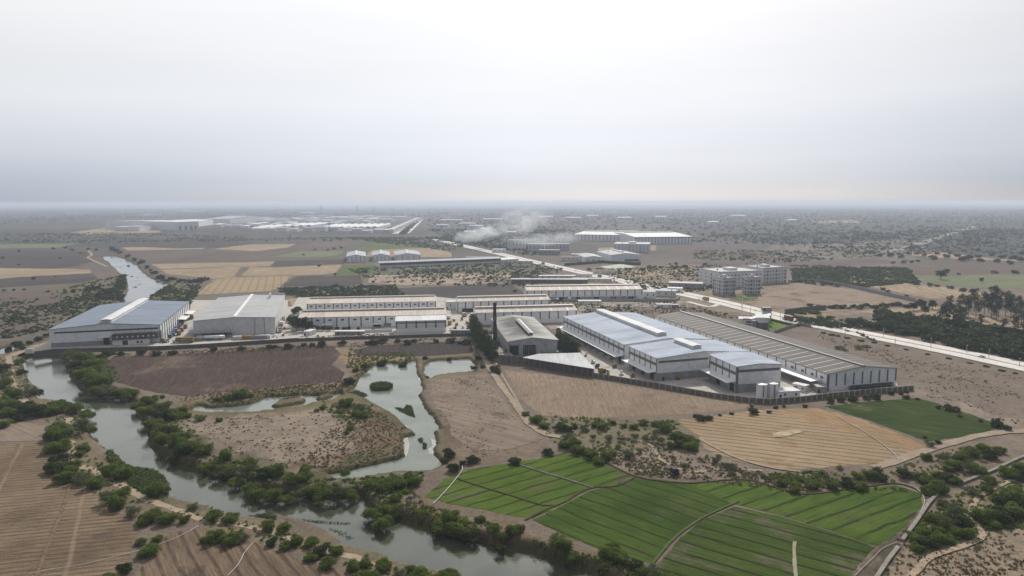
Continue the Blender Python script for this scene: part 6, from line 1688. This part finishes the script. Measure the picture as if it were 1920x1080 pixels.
# gum trees on the east side
gp = [(1765,606,22),(1775,609,24),(1786,611,26),(1797,613,24),(1806,610,24),(1770,596,20),(1780,585,20),(1800,592,28),(1815,594,26),(1830,596,28),(1845,590,26),(1858,596,26),(1872,594,28),(1885,592,26),(1895,598,24),(1853,552+34,22),(1838,618,16),(1880,629,18),(1902,632,22),(1918,634,26),(1868,600,22),(1905,604,26),(1915,610,24),(1820,586,24),(1890,580,20),(1862,575,20)]
cluster(gp, 'tall slender gum tree', 'in the grove on the tan field', 'its edge', (1755,600), name='gum_tree', meshes=T_GUM, cat='tree', hs=.95, tree=True)
cluster([(1764,524,22),(1840,530,10),(1852,621,14),(1775,515,12),(1741,604,16),(1748,580,22),(1726,581,24),(1712,583,22),(1735,590,20)], 'round lone tree', 'on the eastern fields', 'the boundary wall', (1700,575), name='round_tree', meshes=T_ROUND, cat='tree', hs=1.05, tree=True)
# wood beside the highway
wp = []
for x in range(1600, 1925, 13):
    yb = 628 + (x - 1600) * .165
    for j in range(7 if x > 1640 else 4):
        wp.append((x + vr.uniform(-4, 4), yb + 10 - j * 9 + vr.uniform(-3, 3) - (x < 1660) * 2, vr.uniform(26, 42)))
wp = [q for q in wp if q[1] < 560 + (q[0] - 1322) * .214 - 9]
KM = {}
rows_ = sorted(wp, key=lambda q: q[0])
for k0 in range(0, len(rows_), 24):
    ch_ = rows_[k0:k0 + 24]
    cluster(ch_, 'dark crowned tree', 'in the %s highway wood' % ('west', 'middle', 'east', 'far east', 'last')[k0 // 24], 'the flagpole', (1391, 600), name='roadside_tree', meshes=LOWB_, cat='tree', hs=.95)
wp = [(1500+i*9.5+vr.uniform(-3,3), 588+i*1.9+vr.uniform(-5,5), vr.uniform(12,22)) for i in range(20)]
cluster(wp, 'low green tree', 'between the brick wall and the highway', 'the brick wall', (1480,590), name='roadside_tree', meshes=LOWG_, cat='tree', hs=.8)
wp = [(1520+i*9+vr.uniform(-3,3), 578-i*.1+vr.uniform(-3,3), vr.uniform(12,20)) for i in range(21)]
cluster(wp, 'dark tree', 'in the hedge behind the brick wall', 'the brick wall', (1500,580), name='hedge_tree', meshes=LOWB_, cat='tree', hs=.9)
def scatter(px, n, wr, desc, place, end, ref, **kw):
    pa = np.array(px, float); out_ = []
    lo, hi = pa.min(0), pa.max(0)
    while len(out_) < n:
        x = vr.uniform(lo[0], hi[0]); y = vr.uniform(lo[1], hi[1])
        if sdf(np.array([x]), np.array([y]), pa)[0] < 0: out_.append((x, y, vr.uniform(*wr)))
    cluster(out_, desc, place, end, ref, **kw)
scatter([(522,555),(530,540),(600,535),(700,538),(750,556),(640,557)], 38, (10,17), 'dark green tree', 'in the belt behind the long warehouses', 'its west end', (520,550), name='belt_tree', meshes=LOWB_, cat='tree', hs=.8)
scatter([(1480,505),(1560,500),(1680,512),(1712,528),(1600,536),(1490,528)], 40, (9,16), 'green tree', 'in the thicket behind the apartment blocks', 'the flats', (1475,515), name='thicket_tree', meshes=LOWG_, cat='tree', hs=.8)
scatter([(1160,520),(1210,525),(1290,545),(1220,548),(1170,532)], 22, (6,14), 'dark bush', 'on the east side of the highway near the flats', 'the highway', (1150,520), name='roadside_bush', meshes=LOWB_, hs=.8)
scatter([(1090,503),(1180,505),(1260,495),(1360,497),(1330,505),(1200,510),(1100,510)], 26, (7,14), 'dark hedge tree', 'around the pale court', 'the highway', (1080,505), name='hedge_tree', meshes=LOWB_, cat='tree', hs=.9)
scatter([(960,505),(1040,505),(1060,520),(1020,540),(985,540),(960,520)], 24, (6,12), 'dark tree', 'around the low sheds west of the highway', 'the long thin shed', (950,500), name='roadside_tree', meshes=LOWB_, cat='tree', hs=.9)
scatter([(700,508),(960,497),(975,506),(800,513),(710,514)], 30, (6,11), 'dark tree', 'in front of the long thin shed', 'its west end', (700,510), name='belt_tree', meshes=LOWB_, cat='tree', hs=.9)
cluster([(775,535,8),(800,536,6),(822,534,11),(826,524,8),(853,534,8),(874,534,8),(900,533,10),(918,534,9),(930,535,10),(950,534,10),(740,535,7),(700,530,9),(684,512,13),(628,516,9),(598,500,9),(590,469,7),(569,479,7),(640,466,9),(614,470,8),(626,468,10),(608,452,8),(500,453,7),(544,444,6),(620,452,8),(638,450,10),(724,450,8),(1160,514,8),(1430,500,9),(1440,497,8),(1480,492,9),(1400,496,6),(1350,500,6),(1463,478,9),(1482,490,8),(1560,478,8),(1402,485,11)], 'small dark tree', 'dotted over the middle fields', 'the grey factory', (530,560), name='field_tree', meshes=LOWB_, cat='tree', hs=1.1)
cluster([(50,454,9),(35,472,7),(62,524,9),(103,520,4),(68,563,9),(120,545,7),(7,546,9),(25,545,8),(45,544,8),(160,547,10),(90,548,8),(136,549,10),(5,485,8),(35,497,6),(112,485,6),(240,497,6),(150,476,8),(165,468,9),(180,470,10),(122,466,8),(100,468,8),(135,470,9)], 'small dark tree', 'in the fields west of the river', 'the blue roofed factory', (190,570), name='field_tree', meshes=LOWB_, cat='tree', hs=1.0)
cluster([(1650,481,13),(1670,482,15),(1690,484,14),(1705,478,11),(1733,481,12),(1758,478,13),(1776,484,16),(1796,482,15),(1818,487,18),(1835,484,14),(1860,480,12),(1880,485,14),(1900,487,18),(1915,490,16),(1840,491,16),(1870,492,14),(1895,496,14),(1752,487,18),(1805,490,20),(1918,478,14),(1675,495,11),(1695,494,12),(1710,493,10),(1722,491,10)], 'dark hedgerow tree', 'beyond the lone round tree', 'the west end', (1640,480), name='hedgerow_tree', meshes=LOWB_, cat='tree', hs=1.0)
cluster([(1718,534,22),(1745,537,14),(1758,538,12),(1783,542,16),(1806,547,18),(1828,548,16),(1862,544,16),(1656,544,12),(1665,548,12),(1700,556,9),(1690,510,10),(1708,510,11),(1798,515,8),(1866,513,14),(1905,513,16)], 'dark bush', 'on the bunds of the eastern fields', 'the boundary wall', (1650,540), name='hedgerow_bush', meshes=LOWB_, hs=.9)
cluster([(1475,601,9),(1484,603,9),(1492,605,9),(1500,607,9)], 'clipped round bush', 'on the hedge of the gatehouse lawn', 'the sign tower', (1450,600), name='clipped_bush', meshes=LOWB_, hs=1.0)
cluster([(985,540+2,14),(975,530,12),(965,548,12),(1000,545,10)], 'dark tree', 'at the west end of the longest warehouse', 'the smaller warehouses', (960,560), name='leafy_tree', meshes=LOWB_, cat='tree', hs=1.0)
cluster([(1180,579,10),(1160,575,8),(1130,577,14),(1210,585,8),(1300,580,10),(1330,584,10),(1280,600,8),(1350,592,8)], 'low bush', 'in the waste ground behind the silver blue warehouse', 'the west end', (1120,575), name='waste_bush', meshes=LOWB_, hs=.6)
cluster([(1612,655,26),(1625,652,22),(1575,655,24),(1585,658,16)], 'dry brown green bush', 'on the bare land', 'the brown warehouse', (1560,660), name='waste_bush', meshes=PALEB_, hs=.6)
cluster([(1545,625,16),(1560,629,18),(1572,631,14),(1590,635,16),(1615,640,16),(1640,643,16),(1665,649,14),(1700,656,14),(1740,665,14),(1780,673,14),(1820,682,12),(1850,688,14),(1880,696,16),(1905,701,12)], 'low dark bush', 'along the near kerb of the highway', 'the gatehouse', (1500,605), name='verge_bush', meshes=LOWB_, hs=.45)

# ------------------------------------------------------------------ masses nobody could count
def mass(name, label, regions, size, mat, seed, flatz=1.0, dens=None, kindn=6, group=None):
    """clumps of leaf faces scattered over pixel outlines; regions: (outline, number of clumps, (min, max) radius in metres)"""
    rg = np.random.default_rng(seed); C = []; Rr = []
    for px, n, rr in regions:
        poly = np.array(XY(px)); lo, hi = poly.min(0), poly.max(0); got = 0; tries = 0
        while got < n and tries < 60:
            tries += 1
            x = rg.uniform(lo[0], hi[0], n * 3); y = rg.uniform(lo[1], hi[1], n * 3)
            k = (sdf(x, y, poly) < 0)
            if rr[0] < 3 or True:
                k &= fbm(x / 25 / max(1, rr[1] / 3), y / 40 / max(1, rr[1] / 3), seed) + rg.normal(size=x.shape) * .12 > .44
            x, y = x[k][:n - got], y[k][:n - got]
            if hi[1] < 1300:
                z, d = water_dist(x, y); z = np.where(d < .6, -99, z)
            else: z = np.zeros_like(x)
            ok = z > -50
            C.append(np.stack([x[ok], y[ok], z[ok]], 1)); Rr.append(rg.uniform(*rr, ok.sum())); got += len(x)
    C = np.concatenate(C); Rr = np.concatenate(Rr)
    m_ = kindn
    n = len(C) * m_
    c = np.repeat(C, m_, 0); r = np.repeat(Rr, m_)
    d = rg.normal(size=(n, 3)); d /= np.linalg.norm(d, axis=1)[:, None]; d[:, 2] = np.abs(d[:, 2]) * flatz
    c = c + d * r[:, None] * rg.uniform(.3, 1, n)[:, None]
    nn = d + rg.normal(size=(n, 3)) * .5; nn /= np.linalg.norm(nn, axis=1)[:, None]
    t1 = np.cross(nn, rg.normal(size=(n, 3))); t1 /= np.linalg.norm(t1, axis=1)[:, None]; t2 = np.cross(nn, t1)
    s = (r * size * rg.uniform(.6, 1.3, n))[:, None]
    V = np.stack([c - t1 * s, c - t2 * s * .6, c + t1 * s, c + t2 * s * .6], 1).reshape(-1, 3)
    me = bpy.data.meshes.new(name)
    me.vertices.add(4 * n); me.vertices.foreach_set('co', V.ravel())
    me.loops.add(4 * n); me.loops.foreach_set('vertex_index', np.arange(4 * n, dtype=np.int32))
    me.polygons.add(n); me.polygons.foreach_set('loop_start', (np.arange(n) * 4).astype(np.int32))
    me.update(); me.materials.append(mat)
    return tag(link(name, me), label, 'ground cover' if 'tuft' in name or 'grass' in name else 'scrub', kind='stuff')
mass('grass_tufts', 'dry tufts and small thorn plants dotted over the bare clearings', [
    ([(330,790),(480,780),(640,765),(690,780),(650,850),(600,880),(480,860),(380,840)], 420, (.3,.8)),
    ([(640,780),(700,765),(760,800),(765,860),(640,880),(560,880)], 900, (.35,.8)),
    ([(1100,840),(1250,830),(1420,885),(1600,905),(1500,925),(1300,900),(1190,890)], 900, (.4,1.1)),
    ([(1640,1070),(1700,990),(1790,930),(1920,900),(1920,1080),(1640,1080)], 600, (.35,.9)),
    ([(812,714),(902,704),(975,790),(1035,830),(890,860),(820,775)], 420, (.25,.6)),
    ([(1500,620),(1920,710),(1920,800),(1740,745),(1690,690)], 450, (.35,.9)),
    ([(770,912),(800,952),(860,982),(960,1015),(1090,1062),(1010,1045),(860,1010),(755,960)], 500, (.35,.9)),
    ([(330,745),(640,715),(760,660),(640,665),(700,690),(640,735),(480,755),(350,765)], 1600, (.4,.9)),
    ([(190,665),(560,648),(890,630),(890,642),(640,652),(330,668)], 900, (.5,1.0)),
    ], .6, DRYGRASS, 3, flatz=.6)
mass('low_scrub', 'low green scrub filling the gaps between the riverside thorn bushes', [
    ([(115,662),(200,665),(250,745),(240,760),(150,755),(118,700)], 350, (.7,1.4)),
    ([(250,755),(340,765),(390,850),(520,885),(640,900),(640,925),(560,945),(470,930),(340,880),(270,800)], 700, (.5,1.2)),
    ([(0,670),(50,690),(90,760),(150,770),(160,850),(260,900),(330,950),(480,980),(640,1025),(820,1080),(700,1080),(540,1030),(380,985),(200,940),(100,870),(90,800),(0,780)], 600, (.35,.9)),
    ([(780,945),(850,960),(980,1000),(1100,1040),(1220,1080),(1100,1080),(930,1030),(760,980)], 450, (.4,1.1)),
    ([(640,900),(800,885),(790,910),(760,930),(690,970),(680,925)], 250, (.5,1.2)),
    ([(990,780),(1270,790),(1310,840),(1200,850),(1100,870),(1040,830)], 350, (.4,1.1)),
    ([(1440,890),(1700,870),(1800,840),(1880,840),(1830,885),(1760,930),(1600,915),(1470,910)], 450, (.4,1.1)),
    ([(1700,1000),(1790,930),(1920,870),(1920,990),(1840,1000),(1720,1040)], 500, (.4,1.1)),
    ([(600,752),(700,760),(700,790),(650,800),(620,780)], 200, (.5,1.1)),
    ([(655,655),(770,660),(780,672),(700,690),(650,690)], 250, (.5,1.2)),
    ], .55, LEAF, 4, kindn=12)
mass('reeds', 'reeds and marsh plants at the inner edges of the river and ponds', [
    ([(236,870),(300,884),(332,905),(318,935),(270,930),(240,905)], 1800, (.3,.8)),
    ([(200,845),(228,853),(230,868),(206,866)], 300, (.5,1.2)),
    ([(385,945),(520,968),(520,975),(400,955)], 300, (.3,.6)),
    ([(1,1),(2,1),(2,2)], 0, (.5,.6)),
    ], .5, REEDM, 5, flatz=1.3, kindn=10)
def clump(name, label, px, n, h, z, mat, seed, cat='reeds'):
    rg = np.random.default_rng(seed); poly = np.array(XY(px, z)); lo, hi = poly.min(0), poly.max(0)
    x = rg.uniform(lo[0], hi[0], n * 4); y = rg.uniform(lo[1], hi[1], n * 4); k = sdf(x, y, poly) < 0
    x, y = x[k][:n], y[k][:n]; n = len(x)
    hh = h * rg.uniform(.5, 1.1, n); a = rg.uniform(0, PI, n); w = .25
    lean = rg.normal(size=(n, 2)) * .35
    dx, dy = np.cos(a) * w, np.sin(a) * w; zz = np.full(n, z - .3)
    V = np.stack([np.stack([x - dx, y - dy, zz], 1), np.stack([x + dx, y + dy, zz], 1), np.stack([x + dx * .3 + lean[:, 0], y + dy * .3 + lean[:, 1], zz + hh], 1), np.stack([x - dx * .3 + lean[:, 0], y - dy * .3 + lean[:, 1], zz + hh * .9], 1)], 1).reshape(-1, 3)
    me = bpy.data.meshes.new(name); me.vertices.add(4 * n); me.vertices.foreach_set('co', V.ravel())
    me.loops.add(4 * n); me.loops.foreach_set('vertex_index', np.arange(4 * n, dtype=np.int32))
    me.polygons.add(n); me.polygons.foreach_set('loop_start', (np.arange(n) * 4).astype(np.int32)); me.update(); me.materials.append(mat)
    return tag(link(name, me), label, cat, kind='stuff')
clump('reeds', 'oval clump of dark reeds standing in the pond', [(694,726),(705,722),(725,721),(737,725),(730,731),(710,733),(697,731)], 2600, 2.6, ZP, REEDM, 1)
clump('reeds', 'wedge of low weeds drifting in the pond narrows', [(741,764),(758,767),(762,760),(771,761),(778,783),(765,778),(750,771)], 2600, .8, ZP, REEDM, 2)
clump('reeds', 'small weed tuft in the pond outlet, north of another', [(785,823),(791,822),(792,830),(787,830)], 300, .9, ZP, REEDM, 3)
clump('reeds', 'small weed tuft in the pond outlet beside the white foam', [(793,831),(800,833),(798,842),(794,842)], 300, .9, ZP, REEDM, 4)
clump('reeds', 'thin line of weeds off the near riverbank', [(540,972),(600,977),(660,981),(658,984),(600,982),(540,978)], 500, .6, ZR, REEDM, 5)
clump('reeds', 'thin weeds in the shallow water by the near bank', [(620,990),(650,1000),(662,1010),(655,1012),(640,1004),(618,994)], 300, .5, ZR, REEDM, 6)
clump('reeds', 'weeds along the west edge of the pond', [(640,738),(672,733),(690,742),(672,748),(650,744)], 1500, 1.0, ZP, REEDM, 7)
clump('reeds', 'mat of weeds at the river bend below the path', [(80,748),(120,752),(170,762),(172,772),(150,764),(90,757)], 900, .7, ZR, REEDM, 8)
# white foam at the pond edges
FOAM = soil('foam', (.42,.41,.38), (.55,.54,.51), .5, 2, c3=(.3,.32,.28), c3amt=.5, c3scale=1.2)
for lb, px in (('white foam along the west shore of the pond outlet', [(757,822),(764,820),(768,835),(762,856),(758,850),(759,838)]), ('white foam along the east shore of the pond outlet', [(808,822),(817,826),(817,838),(812,852),(804,850),(803,842),(811,836)]), ('thin white foam under the grassy point', [(752,794),(762,798),(770,806),(768,811),(757,803)]), ('white foam strip beside the small sand spit', [(781,700),(786,706),(789,716),(785,712)])):
    o = link('foam', sheet_mesh('foam', XY(px, ZP + .02), ZP + .02, FOAM)); tag(o, lb, 'foam', kind='stuff')

# far scrub and woods
mass('far_scrub', 'hazy scrub and tree lines over the far plain', [
    ([(-300,392),(2200,392),(2200,440),(1640,470),(1000,440),(820,435),(760,405),(200,410),(-300,440)], 34000, (4,10)),
    ([(1300,440),(2200,425),(2200,475),(1650,478),(1440,458)], 4500, (2.5,5.5)),
    ([(800,430),(1060,430),(1060,455),(840,446)], 1200, (2.5,5)),
    ([(-200,440),(240,436),(480,446),(760,445),(740,450),(200,455),(-200,458)], 1800, (2,4.5)),
    ], .75, LEAFFAR, 8, kindn=3, flatz=.35)
mass('mid_scrub', 'thorn scrub scattered between the middle fields and the highway', [
    ([(650,505),(980,492),(1060,505),(1000,540),(700,530)], 1300, (1.2,2.6)),
    ([(1130,505),(1340,497),(1420,520),(1330,545),(1260,552),(1150,530)], 1200, (1.0,2.4)),
    ([(1480,498),(1700,503),(1725,530),(1600,541),(1490,530)], 2600, (1.3,3.0)),
    ([(1480,590),(1600,612),(1640,640),(1600,625),(1500,605)], 600, (1.0,2.2)),
    ([(100,545),(235,515),(245,565),(200,590),(120,612),(0,640),(0,560)], 1100, (1.0,2.4)),
    ([(275,545),(385,520),(365,560),(350,585),(275,570)], 800, (1.0,2.4)),
    ([(990,565),(1230,560),(1420,600),(1240,593),(1100,590)], 700, (.6,1.6)),
    ([(1300,470),(1640,470),(1660,480),(1440,495),(1300,485)], 700, (1.5,3.2)),
    ([(640,445),(860,445),(870,465),(840,470),(700,455)], 900, (1.8,4)),
    ([(520,540),(740,535),(760,556),(530,558)], 1300, (1.0,2.4)),
    ], .6, LEAFDK, 9, kindn=8, flatz=.9)
mass('far_trees', 'dark belt of trees lining the far highway', [
    ([(748,440),(760,440),(790,410),(784,408)], 800, (4,7)),
    ([(800,446),(880,440),(1060,470),(990,480),(900,462)], 700, (2.0,4.5)),
    ], .6, LEAFDK, 10, kindn=8, flatz=.9)
# rubble
m_ = mass('rubble', 'scattered pale rubble and scrap in the waste ground', [
    ([(1150,570),(1290,568),(1330,580),(1200,588)], 260, (.4,1.1)), ([(560,632),(740,625),(735,631),(570,637)], 160, (.4,1.0)), ([(330,640),(520,630),(520,634),(335,644)], 120, (.4,.9)), ([(905,655),(990,678),(985,684),(935,680)], 160, (.5,1.2)),
    ], 1.0, paint('rubble_pale', (.4,.38,.36), .9, var=.5), 12, flatz=.5)

# ------------------------------------------------------------------ smoke
def smoke(label, px, py, w, h, d, dens, seed, lean=0.0, z0=0.0):
    g = P(px, py)
    mb = MB(); mb.tube((0,0,0),(0,0,1),.5,.5,16)
    me = bpy.data.meshes.new('smoke')
    mb2 = MB(); mb2.box(-w/2,w/2,-d/2,d/2,0,h)
    m, t, b = newmat('smoke_%d' % seed)
    t.nodes.remove(b)
    tcn = N(t, 'ShaderNodeTexCoord'); p = tcn.outputs['Generated']
    mp = N(t, 'ShaderNodeMapping'); mp.inputs['Location'].default_value = (seed * 3.1, 0, 0); mp.inputs['Scale'].default_value = (w / 60, d / 60, h / 45); L(t, p, mp.inputs['Vector'])
    n = N(t, 'ShaderNodeTexNoise'); n.inputs['Scale'].default_value = 1.6; n.inputs['Detail'].default_value = 5; n.inputs['Roughness'].default_value = .62; n.inputs['Distortion'].default_value = .6
    L(t, mp.outputs[0], n.inputs['Vector'])
    sp = N(t, 'ShaderNodeSeparateXYZ'); L(t, p, sp.inputs[0])
    # plume profile in its own box: rises along x
    cx = mth(t, 'SUBTRACT', sp.outputs['X'], .5); cy = mth(t, 'SUBTRACT', sp.outputs['Y'], .5)
    zc = mth(t, 'SUBTRACT', sp.outputs['Z'], mth(t, 'ADD', mth(t, 'MULTIPLY', sp.outputs['X'], lean), .5 - lean * .5))
    rad = mth(t, 'ADD', mth(t, 'ADD', mth(t, 'MULTIPLY', cx, mth(t, 'MULTIPLY', cx, 4)), mth(t, 'MULTIPLY', cy, mth(t, 'MULTIPLY', cy, 4))), mth(t, 'MULTIPLY', zc, mth(t, 'MULTIPLY', zc, 6.5)))
    v = mth(t, 'SUBTRACT', mth(t, 'MULTIPLY', n.outputs['Fac'], 2.6), mth(t, 'ADD', rad, .75))
    dn = mth(t, 'MULTIPLY', maprange(t, v, 0, .7), dens)
    pv = N(t, 'ShaderNodeVolumePrincipled'); pv.inputs['Color'].default_value = (.90, .95, 1.0, 1); pv.inputs['Anisotropy'].default_value = .35
    L(t, dn, pv.inputs['Density']); L(t, pv.outputs[0], t.nodes['Material Output'].inputs['Volume'])
    o = mb2.build('smoke', m, None); o.location = (g.x, g.y, z0)
    return tag(o, label, 'smoke', kind='stuff')
smoke('white smoke blowing from the pale mast across the far highway', 905, 466, 190, 62, 70, .036, 1, lean=.55, z0=2)
smoke('blue grey smoke rising over the smoky towers', 985, 462, 150, 110, 80, .022, 2, lean=.2, z0=4)
smoke('thin smoke drifting over the dark town blocks', 1030, 474, 230, 46, 80, .015, 3, lean=.1, z0=4)

# ------------------------------------------------------------------ haze
mb = MB(); mb.box(-60000, 60000, -300, 72000, -8, 112)
m, t, b = newmat('haze_air'); t.nodes.remove(b)
pv = N(t, 'ShaderNodeVolumePrincipled'); pv.inputs['Color'].default_value = (.69, .765, .91, 1); pv.inputs['Density'].default_value = .00012; pv.inputs['Anisotropy'].default_value = .25
L(t, pv.outputs[0], t.nodes['Material Output'].inputs['Volume'])
o = mb.build('haze', m, None)
tag(o, 'pale blue grey haze over the whole plain', 'haze', kind='stuff')
